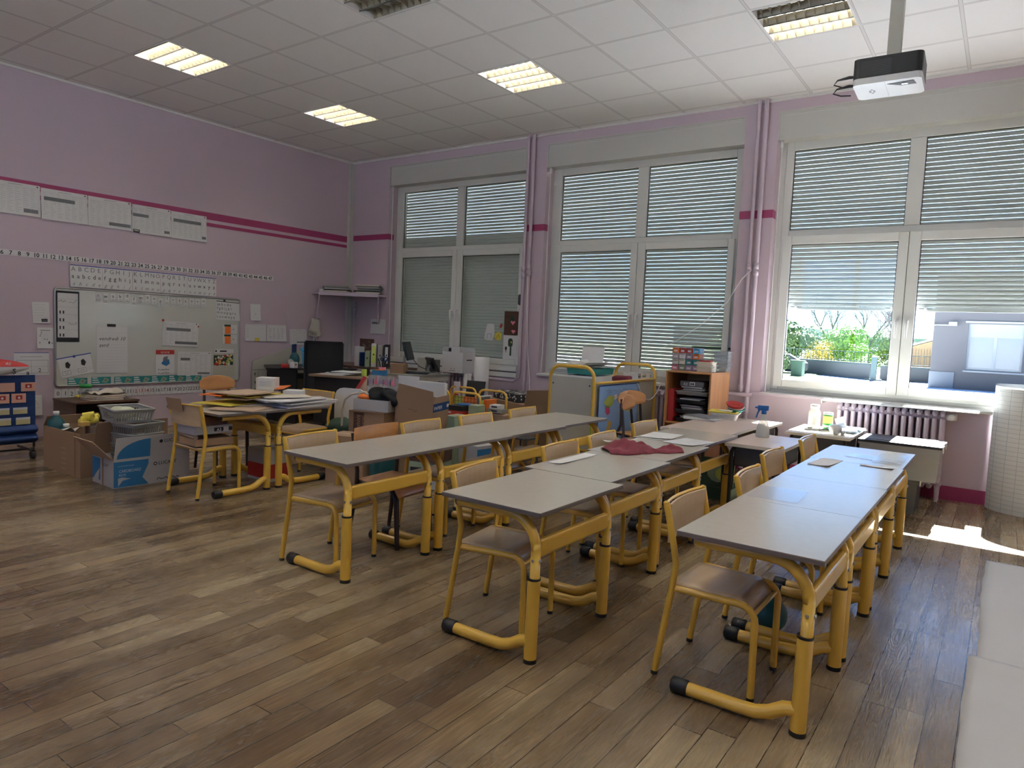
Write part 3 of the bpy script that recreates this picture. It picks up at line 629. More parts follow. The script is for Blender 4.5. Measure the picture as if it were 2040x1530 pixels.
def d_date(b, w_, h_, z):
    for k in range(14): b.m('ink_light').rect(.01, w_ - .01, .02 + k * .031, .0212 + k * .031, z)
    b.m('ink').text('vendredi 10', .025, h_ * .69, .055, z, italic=.3); b.text('avril', .025, h_ * .55, .055, z, italic=.3); b.rect(w_ * .34, w_ * .62, h_ - .012, h_ + .018, z)
small('date_sheet', 'poster', 'lined sheet reading vendredi 10 avril clipped to the whiteboard', -3.417, 0.622, 0.314, 0.50, d_date)
def d_pl(b, w_, h_, z): planning([(.1, .78, .62, .74), (.35, .98, .08, .19)], 9)(b, w_, h_, z); b.m('red').disc(.0, h_ + .005, .014, z + .001); b.disc(w_, h_ - .04, .01, z + .001)
small('calendar_sheet', 'poster', 'white calendar with two red magnets at the middle of the whiteboard', -2.725, 0.92, 0.42, 0.275, d_pl, rot=-2)
def d_al(b, w_, h_, z):
    b.m('ink')
    for k, t_ in enumerate(('aa b c d e', 'f g h i j k l', 'm n o p q r s', 't u v w x y z')): b.text(t_, .012, h_ * (.76 - .22 * k), .05, z, sx=.95)
    b.rect(.09, .12, h_ - .004, h_ + .02, z); b.m('ink').rect(0, w_, h_ - .008, h_, z)
small('alphabet_sheet', 'poster', 'laminated sheet of small letters at the top corner of the whiteboard', -2.08, 1.235, 0.32, 0.222, d_al, rot=-2)
def d_frag(b, w_, h_, z):
    b.m('orange').rect(w_ * .15, w_ * .55, 0, h_, z); b.m('green_dark').rect(w_ * .1, w_ * .55, h_ * .8, h_, z + .0003); b.m('ink').disc(w_ * .75, h_ * .5, .006, z)
small('orange_card', 'card', 'white card with an orange patch on the whiteboard, upper of two', -1.985, 1.065, 0.19, 0.11, d_frag, group='orange-marked cards', seed=31)
small('orange_card', 'card', 'white card with an orange patch on the whiteboard, lower of two', -1.985, 0.945, 0.19, 0.11, d_frag, group='orange-marked cards', seed=32)
def d_il(b, w_, h_, z):
    b.m('ink_red').rect(0, w_, h_ - .05, h_, z); b.m('paper').text('ILE DE RE', w_ / 2, h_ - .038, .03, z + .0004, 'CENTER', sx=.8)
    b.m('blue_print').flat([(.06, h_ * .45), (.12, h_ * .35), (.16, h_ * .45), (.15, h_ * .62), (.10, h_ * .66)], z); b.m('ink_grey').flat([(.08, h_ * .6), (.12, h_ * .52), (.14, h_ * .75), (.09, h_ * .72)], z + .0003)
    b.m('ink').text('le papillon', .02, h_ * .18, .032, z, italic=.3); b.text('le papillon', .02, h_ * .04, .032, z, italic=.3)
small('picture_card', 'poster', 'white card with a red banner and blue drawing on the whiteboard', -2.795, 0.587, 0.212, 0.28, d_il)
small('month_calendar', 'poster', 'white month calendar beside the red-bannered card on the whiteboard', -2.545, 0.575, 0.405, 0.275, planning([(.08, .36, .63, .74), (.6, .97, .05, .13)], 12), rot=-1.2)
def d_veg(b, w_, h_, z):
    b.m('paper').rect(.01, w_ - .01, h_ - .05, h_, z); b.m('ink').disc(.03, h_ - .025, .012, z + .0003); b.rect(.08, .17, h_ - .035, h_ - .018, z + .0003)
    r = random.Random(3); b.m('green_dark').rect(0, w_ - .02, h_ * .42, h_ - .075, z)
    for k in range(60): b.m(r.choice(['cream', 'land_c', 'orange', 'red', 'land_a', 'white', 'green_dark'])).disc(.012 + r.random() * (w_ - .045), h_ * .44 + r.random() * h_ * .34, r.uniform(.008, .018), z + .0003 + k * .00001, 8)
small('food_poster', 'poster', 'poster with a photo of mixed vegetables at the whiteboard corner', -2.10, 0.545, 0.275, 0.335, d_veg, m='beige')
def d_pz(b, w_, h_, z):
    b.m('ink_blue').rect(-.01, w_ + .01, h_ - .006, h_ + .004, z); b.disc(w_ / 2, h_ - .004, .014, z)
    for k in (0, 1):
        x = w_ * (.28 + .48 * k); b.m('ink').flat([(x - .03, h_ * .5), (x, h_ * .42), (x + .02, h_ * .6), (x + .0, h_ * .78), (x - .025, h_ * .72)], z); b.line([(x - .07, h_ * .32), (x + .01, h_ * .32), (x + .01, h_ * .12), (x - .07, h_ * .12), (x - .07, h_ * .32)], .002, z)
        squig(b, x - .05, h_ * .15, .04, .03, z, 5, .002, seed=k + 2); b.m('ink_light').rect(x + .02, x + .09, h_ * .3, h_ * .3 + .002, z); b.rect(x + .02, x + .09, h_ * .2, h_ * .2 + .002, z)
small('picture_card', 'poster', 'tilted card with a blue edge and two drawings on the whiteboard', -3.745, 0.577, 0.31, 0.20, d_pz, rot=11)
def d_teal(b, w_, h_, z):
    n = max(1, round(w_ / .2))
    for k in range(n):
        x = w_ * k / n
        for q in range(3): b.m('paper').rect(x + .008, x + .08 - .01 * q, .015 + .023 * q, .027 + .023 * q, z)
        b.m('green_pale').flat([(x + .10, .02), (x + .15, .012), (x + .18, .05), (x + .13, .07)], z); b.m('ink_grey').disc(x + .14, .04, .011, z + .0003)
        b.m('ink').rect(x + w_ / n - .003, x + w_ / n - .001, 0, h_, z)
small('teal_banner', 'banner', 'short teal label at the lower corner of the whiteboard behind the jar', -3.69, 0.502, 0.185, 0.075, d_teal, m='teal', curl=0)
small('teal_banner', 'banner', 'single teal label beside the long banner along the whiteboard base', -3.465, 0.505, 0.192, 0.077, d_teal, m='teal', curl=0)
small('teal_banner', 'banner', 'long teal picture banner along the bottom of the whiteboard', -3.238, 0.498, 0.985, 0.082, d_teal, m='teal', curl=0)
# magnetic letter cards along the top of the board
r = random.Random(5)
for k, c in enumerate('cwabdfmanplrstovu'):
    yy = -3.42 + k * 0.0725
    def dl(b, w_, h_, z, c=c): b.m('ink').text(c, w_ / 2, h_ * .55, .05, z, 'CENTER', .006); b.m('ink_light').rect(.006, w_ - .006, .012, .02, z); b.m('ink_grey').rect(.014, w_ - .014, .03, .034, z)
    small('letter_card', 'card', 'small white card with the letter %s high on the whiteboard%s' % (c, ' nearer the date sheet' if k == 3 else (' nearer its middle' if k == 7 else '')), yy, 1.37 - (0.02 if k % 4 == 1 else 0), 0.048, 0.088 + .02 * (k % 3 == 1), dl, curl=0.003, group='letter cards on the whiteboard', seed=50 + k)
# number cards below the board
NUMW = 'zero one two three four five six seven eight nine ten eleven twelve thirteen fourteen fifteen sixteen seventeen eighteen nineteen twenty'.split(); NUMW += ['twenty-' + q for q in NUMW[1:10]] + ['thirty', 'thirty-one']
for k in range(32):
    def dn(b, w_, h_, z, k=k):
        b.m('ink_red' if k in (12, 13, 14) else 'ink').text(str(k), w_ / 2, h_ * .32, .058, z, 'CENTER', .006, .95)
        b.m('ink').rect(w_ - .0015, w_, 0, h_, z)
    small('number_card', 'card', ('narrow card printed with the %snumber %s under the whiteboard' % ('red ' if k in (12, 13, 14) else '', NUMW[k])), -3.806 + k * 0.063, 0.373 if k < 2 else 0.366, 0.0625, 0.10, dn, x=0.004, m='paper', curl=0, group='number cards in a row under the whiteboard')
# loose papers on the left wall
def d_txt(n, m='ink_light', sd=1):
    def d(b, w_, h_, z): lines(b, w_ * .08, w_ * .9, h_ * .12, h_ * .88, n, z, m, .0018, .4, sd)
    return d
def d_A(b, w_, h_, z): d_txt(7, sd=3)(b, w_, h_, z); b.m('ink').rect(w_ * .5, w_ * .86, h_ * .06, h_ * .2, z)
sheet('paper_notice', 'paper', 'typed notice with a dark photo corner beside the whiteboard', .148, .205, on_left(-3.99, 1.125, .004), d_A, seed=61, rot=2)
def d_B(b, w_, h_, z):
    r = random.Random(8); b.m('ink_grey').rect(w_ * .2, w_ * .8, h_ * .85, h_ * .88, z)
    for k in range(8): b.disc(w_ * r.uniform(.1, .9), h_ * r.uniform(.1, .8), .006, z, 6)
    b.m('ink').rect(w_ * .68, w_ * .78, h_ * .22, h_ * .33, z); lines(b, w_ * .25, w_ * .75, h_ * .4, h_ * .75, 6, z)
sheet('paper_notice', 'paper', 'lower notice with small round icons beside the whiteboard', .148, .205, on_left(-3.958, .880, .004), d_B, seed=62)
def d_C(b, w_, h_, z):
    b.m('ink_blue').rect(0, w_, h_ - .006, h_, z); b.m('ink')
    b.line([(.02, .02), (w_ - .01, .02), (w_ - .01, h_ * .66), (.02, h_ * .66), (.02, .02)], .002, z); b.rect(.02, w_ - .01, h_ * .38, h_ * .385, z); b.rect(w_ * .48, w_ * .485, .02, h_ * .66, z); b.text('2', w_ * .72, h_ * .13, .055, z, 'CENTER'); b.m('ink_light').rect(.05, w_ * .8, h_ * .8, h_ * .83, z)
sheet('paper_notice', 'paper', 'blue-edged sheet with the number 2 behind the plastic bag', .30, .222, on_left(-4.152, .617, .004), d_C, seed=63)
def d_E(b, w_, h_, z): d_txt(4, sd=9)(b, w_, h_, z); squig(b, w_ * .2, h_ * .5, w_ * .6, h_ * .3, z, 9, .002, 'ink_grey')
sheet('paper_notice', 'paper', 'pale sheet low on the wall behind the blue card holder', .15, .20, on_left(-4.07, .22, .012), d_E, seed=64)
def d_D(b, w_, h_, z): b.m('ink_grey').rect(w_ * .45, w_ * .55, h_ * .38, h_ * .41, z)
sheet('paper_notice', 'paper', 'nearly blank small paper highest beside the whiteboard', .148, .205, on_left(-1.61, 1.24, .004), d_D, seed=65, curl=.02)
def d_F(b, w_, h_, z): b.m('ink_light'); [b.rect(.015, .05, h_ * (.25 + .12 * k), h_ * (.25 + .12 * k) + .004, z) for k in range(5)]; b.m('yellow_paper').rect(w_ * .45, w_ * .68, .0, h_ * .2, z)
sheet('paper_notice', 'paper', 'white sheet with a yellow sticky note at its lower edge', .298, .213, on_left(-1.673, .981, .004), d_F, seed=66)
def d_G(b, w_, h_, z):
    r = random.Random(2)
    for c in range(4):
        for q in range(7): b.m('ink_grey').rect(w_ * (.1 + .21 * c), w_ * (.1 + .21 * c) + r.uniform(.02, .045), h_ * (.18 + .1 * q), h_ * (.18 + .1 * q) + .003, z)
sheet('paper_notice', 'paper', 'sheet filled with four columns of small writing', .29, .21, on_left(-1.362, .981, .004), d_G, seed=67, curl=.012)
sheet('paper_notice', 'paper', 'calendar sheet pinned above the beige panel near the corner', .275, .205, on_left(-1.015, .942, .004), planning([(.42, .96, .12, .2)], 14), seed=68)
b = MB('white'); b.X = on_left(-.636, .868, .003); b.box(0, .06, 0, .20, 0, .012); b.m('ink_grey').box(.025, .035, .02, .16, .012, .013); b.m('ink').box(.027, .033, .02, .05, .013, .014)
tag(b.build('thermometer'), 'narrow white wall thermometer near the corner', 'thermometer')
# bag of straps hanging under the shelf
b = MB('cloth_pale'); b.smooth = True
b.mats = []; b.m('paper_warm')
for k in range(5):
    a = k * 9 - 20; b.X = T(.06 + .012 * k, -.66, 1.30) @ RX(a * .6); b.grid(lambda u, v: (.006 * math.sin(6 * v), (u - .5) * .09, -.24 * v), 3, 6, .003)
tag(b.build('tag_bundle'), 'bundle of pale paper tags hanging from the shelf bracket', 'tags')
# ============================================================ DESKS AND CHAIRS
DW = 0.672
def make_desk(name, label, group):
    t = thing(name, label, 'desk', (0, 0, 0), 0, group)
    b = MB('desk_edge'); b.box(-0.43, 0.045, -DW / 2, DW / 2, 0.577, 0.5935); b.m('desk_top').box(-0.4302, 0.0452, -DW / 2 - .0002, DW / 2 + .0002, 0.5925, 0.596)
    b.build('tabletop', t, bevel=0.003)
    for s in (-1, 1):
        y = s * 0.285
        b = MB('yellow'); up = [(0.0, y, 0.30), (0.0, y, 0.44)] + [(p[0], y, p[1]) for p in arc(-0.125, 0.435, 0.125, 0, 90, 7)] + [(-0.38, y, 0.560)]
        b.tube(up, 0.0195, 12); b.tube([(-0.005, y, 0.0 + 0.012), (-0.003, y, 0.325)], 0.0255, 14)
        b.m('black_plastic').tube([(-0.003, y, 0.322), (-0.003, y, 0.330)], 0.0262, 14); b.tube([(-0.005, y, 0.0), (-0.005, y, 0.016)], 0.0265, 14); b.tube([(-0.38, y, 0.56), (-0.387, y, 0.56)], 0.0198, 10)
        b.m('steel').tube([(0.0, y - 0.022, 0.40), (0.0, y + 0.022, 0.40)], 0.006, 6); b.tube([(0.016, y, 0.40), (0.024, y, 0.40)], 0.007, 8)
        b.build('leg', t)
        b = MB('yellow'); b.tube([(-0.01, y, 0.082), (-0.05, y, 0.074), (-0.095, y, 0.045), (-0.14, y, 0.030), (-0.20, y, 0.027), (-0.375, y, 0.027)], 0.0235, 12)
        f = b.build('foot_bar', t)
        b = MB('black_plastic'); b.tube([(-0.372, y, 0.028), (-0.378, y, 0.028), (-0.428, y, 0.028), (-0.432, y, 0.028)], [0.024, 0.028, 0.028, 0.024], 12); b.build('end_cap', f)
    b = MB('yellow'); b.box(-0.014, 0.014, -0.27, 0.27, 0.405, 0.475); b.build('crossbar', t, bevel=0.011, seg=3)
    return t
def back_panel(b, w2, z0, z1, xo, n=8, th=0.008, bow=0.02):
    vs = []; fs = []
    for i in range(n + 1):
        u = i / n * 2 - 1; y = u * w2; x = xo - bow * (1 - u * u)
        for z in (z0, z1): vs.append((x, y, z))
        for z in (z0, z1): vs.append((x - th, y, z))
    for i in range(n):
        a, c = i * 4, i * 4 + 4
        fs += [(a, a + 1, c + 1, c), (a + 2, c + 2, c + 3, a + 3), (a + 1, a + 3, c + 3, c + 1), (a, c, c + 2, a + 2)]
    fs += [(0, 2, 3, 1), (n * 4, n * 4 + 1, n * 4 + 3, n * 4 + 2)]
    b.add(vs, fs)
def make_chair(name, label, group):
    t = thing(name, label, 'chair', (0, 0, 0), 0, group)
    for s in (-1, 1):
        b = MB('yellow'); b.tube([(0, s * .178, 0.012), (0.048, s * .176, .335), (0.060, s * .178, .43), (0.048, s * .181, .50), (0.012, s * .186, .655)], 0.0125, 10)
        b.tube([(.012, s * .186, .652), (.0115, s * .186, .659)], [.0125, .006], 10)
        b.m('black_plastic').tube([(0, s * .178, 0.0), (0.002, s * .178, .014)], 0.0135, 10); b.build('leg', t)
        b = MB('yellow'); b.tube([(0.346, s * .148, 0.012)] + [(0.345, s * .149, .26)] + [(p[0], s * .150, p[1]) for p in arc(0.29, 0.28, 0.055, 0, 90, 5)] + [(0.05, s * .168, .338)], 0.0125, 10)
        b.m('black_plastic').tube([(0.346, s * .148, 0.0), (0.346, s * .148, .014)], 0.0135, 10); b.build('leg', t)
    b = MB('yellow'); b.tube([(0.05, -.165, .337), (0.05, .165, .337)], 0.010, 8)
    b.build('stretcher', t); b = MB('yellow'); b.tube([(0.336, -.148, .305), (0.336, .148, .305)], 0.008, 8); b.build('stretcher', t)
    b = MB('ply'); b.smooth = True
    def seat(u, v):
        x = 0.03 + 0.315 * u; drop = max(0.0, x - 0.275); dip = -0.007 * math.sin(PI * min(1, u / .8)) * (1 - (2 * v - 1) ** 2)
        return (x - drop * 0.3, (v - .5) * (0.308 - 0.03 * u), 0.3565 - drop * drop * 9 + dip - .006)
    b.grid(seat, 12, 8, 0.007); b.build('seat', t)
    b = MB('ply'); back_panel(b, 0.178, 0.505, 0.648, 0.030); bk = b.build('backrest', t)
    b = MB('yellow'); n = 8; b.tube([(0.026 - .02 * (1 - (i / n * 2 - 1) ** 2) - .004 - 0.012, (i / n * 2 - 1) * .180, .650) for i in range(n + 1)], 0.0065, 6); b.build('edge_trim', bk)
    return t
def make_wood_chair(name, label, group, oval=False, hz=0.40):
    """plywood seat and back on flat dark legs"""
    t = thing(name, label, 'chair', (0, 0, 0), 0, group); zt = hz + (0.36 if oval else 0.30)
    w2 = 0.16 if oval else 0.185
    for s in (-1, 1):
        b = MB('dark_metal'); b.tube([(0, s * w2, 0.0), (0.05, s * (w2 - .01), hz - .03), (0.055, s * (w2 - (.05 if oval else .005)), hz + .06), (0.02, s * (w2 - (.06 if oval else 0)), zt - .03)], [.012, .014, .012, .011], 8); b.build('leg', t)
        b = MB('dark_metal'); b.tube([(0.34, s * (w2 - .03), 0.0), (0.325, s * (w2 - .03), hz - .08), (0.28, s * (w2 - .03), hz - .02), (0.05, s * (w2 - .02), hz - .015)], [.013, .016, .013, .012], 8); b.build('leg', t)
    b = MB('ply_orange'); b.smooth = True
    b.grid(lambda u, v: (0.03 + .32 * u - max(0, u - .8) * .05, (v - .5) * (.33 - .02 * u), hz - max(0, u - .75) ** 2 * 1.0), 10, 6, 0.008); b.build('seat', t)
    b = MB('ply_orange')
    if oval:
        P = [(0.150 * math.cos(a) , 0.064 * math.sin(a) - (0.022 if math.sin(a) < 0 else 0) * math.cos(a) ** 2) for a in [2 * PI * k / 24 for k in range(24)]]
        vs = [(0.052 - .015 * (1 - (p[0] / .15) ** 2), p[0], zt - .06 + p[1]) for p in P] + [(0.043 - .015 * (1 - (p[0] / .15) ** 2), p[0], zt - .06 + p[1]) for p in P]
        b.add(vs, [tuple(range(24)), tuple(reversed(range(24, 48)))] + [(k, (k + 1) % 24, 24 + (k + 1) % 24, 24 + k) for k in range(24)])
    else: back_panel(b, 0.195, zt - .15, zt, 0.045, bow=0.028)
    b.build('backrest', t)
    return t
GD = 'yellow-framed school desks'; GC = 'yellow-framed school chairs'
d0 = make_desk('school_desk', 'grey-topped yellow desk nearest the viewer in the row lit blue by the window', GD)
desks = [(7.297, -4.222, 0, None), (7.297, -3.548, 0, 'second desk of the row beside the floor paper, clear film on its corner'),
         (7.293, -2.874, 0, 'third desk of the row beside the floor paper, under small paper scraps'), (7.285, -2.198, 0, 'desk of the sunlit-side row closest to the radiator, with folded clear folder'),
         (6.362, -4.375, 0, 'desk nearest the viewer in the middle row, bare grey top'), (6.297, -3.692, 0, 'second desk of the middle row, in front of the maroon cloth'),
         (6.262, -3.010, 0, 'third desk of the middle row, carrying the maroon cloth'), (6.222, -2.325, 0, 'last yellow desk of the middle row, with a printed sheet near its edge'),
         (5.215, -4.283, 0, 'desk nearest the viewer in the row before the cardboard boxes'), (5.212, -3.605, 0, 'second desk of the row before the cardboard boxes'),
         (5.195, -2.928, 0, 'third desk of the row before the cardboard boxes, behind a chair back'), (5.168, -2.252, 0, 'last desk of its row, ending beside the white trolley'),
         (3.058, -3.690, 90, 'cluttered desk nearer the viewer, heaped with folders, beside the printed paper-towel box'), (3.062, -3.600, -90, 'cluttered desk pushed back to back behind the other, under white sheets')]
for i, (x, y, rz, lb) in enumerate(desks):
    if i == 0: d0.location = (x, y, 0)
    else: dup(d0, (x, y, 0), rz, lb)
c0 = make_chair('school_chair', 'yellow-framed chair nearest the viewer, pulled out by the front desk', GC)
chairs = [(6.762, -4.25, 0, None), (6.79, -3.555, 2, 'second chair along the row beside the floor paper, blue ball near its feet'), (6.715, -2.86, -1, 'third chair along the row beside the floor paper'),
          (6.73, -2.10, 0, 'small-looking chair by the far desk closest to the radiator'), (5.85, -4.42, 9, 'chair nearest the viewer tucked under the middle row'),
          (5.785, -3.59, 2, 'second chair of the middle row, strip of paper before its back'), (5.76, -3.065, 4, 'third chair of the middle row, behind the maroon cloth'),
          (5.685, -2.295, 0, 'last chair of the middle row, before the dark-legged wooden chairs'), (4.705, -4.40, 7, 'chair nearest the viewer tucked under the row before the boxes'),
          (4.715, -3.545, 4, 'yellow chair beside the varnished wooden chair in the row before the boxes'), (4.71, -2.975, 3, 'third yellow chair in the row before the boxes, by the game boxes'),
          (4.685, -2.36, 3, 'last yellow chair in the row before the boxes, beside the white trolley'), (3.13, -4.225, 92, 'chair loaded with a wrapped paper ream, before the cluttered desks'),
          (2.82, -2.80, -86, 'chair on the far side of the cluttered desks, its back toward the office corner')]
for i, (x, y, rz, lb) in enumerate(chairs):
    if i == 0: c0.location = (x, y, 0)
    else: dup(c0, (x, y, 0), rz, lb)
wc = make_wood_chair('wooden_chair', 'varnished plywood chair with dark legs tucked among the yellow ones', 'dark-legged wooden chairs', hz=0.36); wc.location = (4.69, -3.93, 0); wc.rotation_euler.z = math.radians(6)
oc = make_wood_chair('wooden_chair', 'dark-legged chair with oval wooden back standing before the whiteboard', 'dark-legged wooden chairs', oval=True, hz=0.41); oc.location = (2.32, -3.49, 0); oc.rotation_euler.z = math.radians(-8)
dup(oc, (5.21, -1.64, 0), 6, 'oval-backed wooden chair seen half side-on before the world map')
dup(oc, (5.03, -1.17, 0), -28, 'oval-backed wooden chair facing the world map, partly behind the other')
# older desks with black compartments
def old_desk(label, x0, x1, y0, y1, z, mt='desk_pink', comp=True):
    t = thing('old_desk', label, 'desk', ((x0 + x1) / 2, (y0 + y1) / 2, 0), 0, 'older low desks by the windows'); hx, hy = (x1 - x0) / 2, (y1 - y0) / 2
    b = MB('cream'); b.box(-hx, hx, -hy, hy, z - .022, z - .002); b.m(mt).box(-hx - .0004, hx + .0004, -hy - .0004, hy + .0004, z - .003, z); b.build('tabletop', t, bevel=0.003)
    if comp:
        b = MB('grey_dark'); a, c = hx - .05, hy - .05
        b.box(-a, a, -c, c, z - .155, z - .148); b.box(-a, -a + .006, -c, c, z - .155, z - .022); b.box(a - .006, a, -c, c, z - .155, z - .022); b.box(-a, a, -c, -c + .006, z - .155, z - .022); b.build('compartment', t)
    for sx in (-1, 1):
        for sy in (-1, 1):
            b = MB('black_plastic'); b.tube([(sx * (hx - .035), sy * (hy - .04), 0), (sx * (hx - .035), sy * (hy - .04), z - .06), (sx * (hx - .045), sy * (hy - .06), z - .03), (sx * (hx - .07), sy * (hy - .10), z - .025)], .013, 8); b.build('leg', t)
    return t
old_desk('low pinkish desk joining the end of the middle row to the wooden cabinet', 5.68, 6.195, -1.965, -1.06, .587, comp=False)
old_desk('low desk carrying the yellow bowls, sunlit at its corner', 5.645, 6.19, -1.055, -.50, .553)
old_desk('low desk with the spray bottle and a dark compartment, beyond the middle row', 6.262, 6.64, -2.24, -1.60, .575)
old_desk('low sunlit desk crowded with bottles beside the radiator', 6.34, 6.82, -1.02, -.36, .545, mt='cream')
# ============================================================ THINGS ON THE DESKS
def blob(b, cx, cy, cz, rx, ry, rz_, n=14, m_=8, wob=0.0, seed=1, flat=True):
    r = random.Random(seed); ph = [r.uniform(0, 6) for _ in range(6)]
    def f(u, v):
        a = 2 * PI * u; e = PI * (v - .5); k = 1 + wob * (math.sin(3 * a + ph[0]) * math.cos(e) * .6 + math.sin(5 * a + ph[1]) * math.cos(2 * e + ph[2]) * .4 + math.sin(7 * a + 4 * e + ph[3]) * .3 * math.cos(e))
        return (cx + rx * k * math.cos(e) * math.cos(a), cy + ry * k * math.cos(e) * math.sin(a), max(cz - rz_ * (.98 if flat else 2), cz + rz_ * k * math.sin(e)))
    s = b.smooth; b.smooth = True; b.grid(f, n, m_); b.smooth = s
ZT = 0.5965
b = MB('maroon'); 
def cloth(u, v):
    x = (u - .5) * .46; y = (v - .5) * .24; k = math.exp(-((u - .30) / .28) ** 4); w2 = (1 - .55 * math.exp(-((u - .62) / .10) ** 2)) * (1 - .5 * max(0, u - .75) / .25) * (.55 + .45 * math.sin(PI * min(1, u * 2.2 + .08)))
    z = .004 + (0.052 * k + 0.030 * math.exp(-((u - .85) / .2) ** 2)) * (math.cos(PI * (v - .5)) ** .7) * (1 + .22 * math.sin(19 * u + 7 * v) + .18 * math.sin(13 * v + 9 * u) + .10 * math.sin(41 * u - 17 * v)) 
    return (x, y * w2 * 1.1 + .012 * math.sin(9 * u), z)
b.smooth = True; b.grid(cloth, 48, 24, 0.003)
o = b.build('cloth'); o.location = (6.10, -3.16, ZT); o.rotation_euler.z = math.radians(46); tag(o, 'crumpled maroon cloth lying on the middle row', 'cloth')
def flatpaper(label, x, y, w_, h_, a, draw=None, m='paper', z=ZT, group='loose sheets on the desks', curl=.004, name='paper_sheet', seed=1, cat='paper'):
    o = sheet(name, cat, label, w_, h_, T(x, y, z) @ RZ(a), draw, m, curl, group, seed=seed); return o
def d_print(b, w_, h_, z):
    for k in range(6):
        for q in range(3): b.m('skyblue' if (k + q) % 2 else 'ink_light').rect(w_ * (.06 + .31 * q), w_ * (.33 + .31 * q), h_ * (.08 + .15 * k), h_ * (.08 + .15 * k) + .006, z)
flatpaper('printed sheet with blue boxes near the far edge of the middle row', 6.02, -2.72, .21, .297, -8, d_print)
flatpaper('blank white sheet beside the last chair of the middle row', 5.82, -2.62, .21, .297, 6)
flatpaper('long narrow paper strip before the second chair of the middle row', 5.90, -3.86, .075, .40, 2)
flatpaper('small curled paper behind the maroon cloth', 5.80, -3.10, .10, .26, -2, curl=.03)
def d_lines(b, w_, h_, z): lines(b, w_ * .1, w_ * .9, h_ * .1, h_ * .9, 5, z)
flatpaper('pale green sheet at the desk edge in the row beside the floor paper', 6.90, -2.80, .11, .30, -4, d_lines)
flatpaper('small white label lying beside clear tape', 7.13, -2.60, .16, .06, -6)
flatpaper('clear film corner sheet on the second sunlit-side desk', 6.89, -3.84, .20, .27, 3, m='film', curl=.0, name='plastic_film', cat='film')
flatpaper('folded clear folder with green edge on the farthest sunlit-side desk', 7.00, -2.32, .29, .16, -14, d_lines, m='film', name='plastic_folder', cat='folder')
flatpaper('clear film curling over the corner of the farthest sunlit-side desk', 7.16, -2.42, .15, .42, 0, m='film', name='plastic_film', cat='film')
# spray bottle
t = thing('spray_bottle', 'translucent spray bottle with a blue trigger head', 'bottle', (6.37, -1.76, .576), 20)
b = MB('milky'); b.lathe([(0.001, 0), (0.046, 0), (0.048, 0.01), (0.045, 0.05), (0.034, 0.10), (0.019, 0.135), (0.016, 0.165), (0.001, 0.165)], n=20); b.build('bottle_body', t)
b = MB('blue'); b.cyl((0, 0, 0), 0.018, 0.163, 0.190, 12); b.box(-0.045, 0.03, -0.011, 0.011, 0.19, 0.225); b.box(-0.062, -0.045, -0.006, 0.006, 0.202, 0.215)
b.tube([(-0.03, 0, 0.195), (-0.042, 0, 0.17), (-0.05, 0, 0.135)], 0.007, 6); b.build('trigger_head', t, bevel=0.004)
# bowls
def tray(name, label, loc, rz, w_, d_, h_, mt, tp=0.8, group=None, cat='tray', tilt=0):
    t = MB(mt); n = 4
    def ring(sx, sy, z): 
        P = []; r = .2 * min(sx, sy)
        for cx, cy, a0 in ((sx - r, sy - r, 0), (-sx + r, sy - r, 90), (-sx + r, -sy + r, 180), (sx - r, -sy + r, 270)):
            P += [(cx + r * math.cos(math.radians(a0 + 30 * k)), cy + r * math.sin(math.radians(a0 + 30 * k)), z) for k in range(4)]
        return P
    R = [ring(w_ / 2 * tp, d_ / 2 * tp, 0), ring(w_ / 2, d_ / 2, h_ - .006), ring(w_ / 2 + .012, d_ / 2 + .012, h_ - .006), ring(w_ / 2 + .012, d_ / 2 + .012, h_), ring(w_ / 2 - .004, d_ / 2 - .004, h_), ring(w_ / 2 * tp - .004, d_ / 2 * tp - .004, 0.004)]
    vs = sum(R, []); k = 16; fs = [(i * k + j, i * k + (j + 1) % k, (i + 1) * k + (j + 1) % k, (i + 1) * k + j) for i in range(5) for j in range(k)] + [tuple(reversed(range(k))), tuple(range(5 * k, 6 * k))]
    t.add(vs, fs); o = t.build(name); o.location = loc; o.rotation_euler = (math.radians(tilt), 0, math.radians(rz)); return tag(o, label, cat, group)
tray('plastic_bowl', 'white square tub under the yellow one beside the wooden cabinet', (5.80, -.86, .554), 12, .22, .24, .075, 'white')
tray('plastic_bowl', 'yellow tub stacked in the white tub beside the wooden cabinet', (5.79, -.87, .606), 12, .215, .21, .035, 'yellow_paper')
b = MB('paper'); b.box(-.05, .05, -.035, .035, 0, .006); o = b.build('notepad'); o.location = (5.81, -.88, .643); tag(o, 'white notepad lying on the yellow tub', 'notepad')
for k, (m_, dz) in enumerate((('teal', 0), ('white', .012), ('red', .024), ('red', .034))):
    b = MB(m_); b.lathe([(.001, 0), (.035, 0), (.07, .045), (.073, .045), (.066, .036), (.034, .006), (.001, .006)], n=20); o = b.build('bowl'); o.location = (5.86 - k * .006, -.76, .625 + dz); o.rotation_euler = (math.radians(14), math.radians(8), 0)
    tag(o, ['teal bowl at the bottom of the tilted bowl stack', 'white bowl between teal and red in the tilted stack', 'lower red bowl in the tilted bowl stack', 'topmost red bowl of the tilted stack'][k], 'bowl', 'bowls stacked on the white tub')
for k in range(4):
    b = MB(['paper_grey', 'paper', 'paper_grey', 'ink_grey'][k]); b.box(-.13, .13, -.10, .10, 0, .006); o = b.build('magazine'); o.location = (5.72, -1.20 + .012 * k, .588 + k * .0065); o.rotation_euler.z = math.radians(6 - 9 * k)
    tag(o, ['bottom magazine of the small heap before the cabinet', 'white magazine in the small heap before the cabinet', 'grey magazine under the dark one before the cabinet', 'dark topmost magazine of the heap before the cabinet'][k], 'magazine', 'magazines before the wooden cabinet')
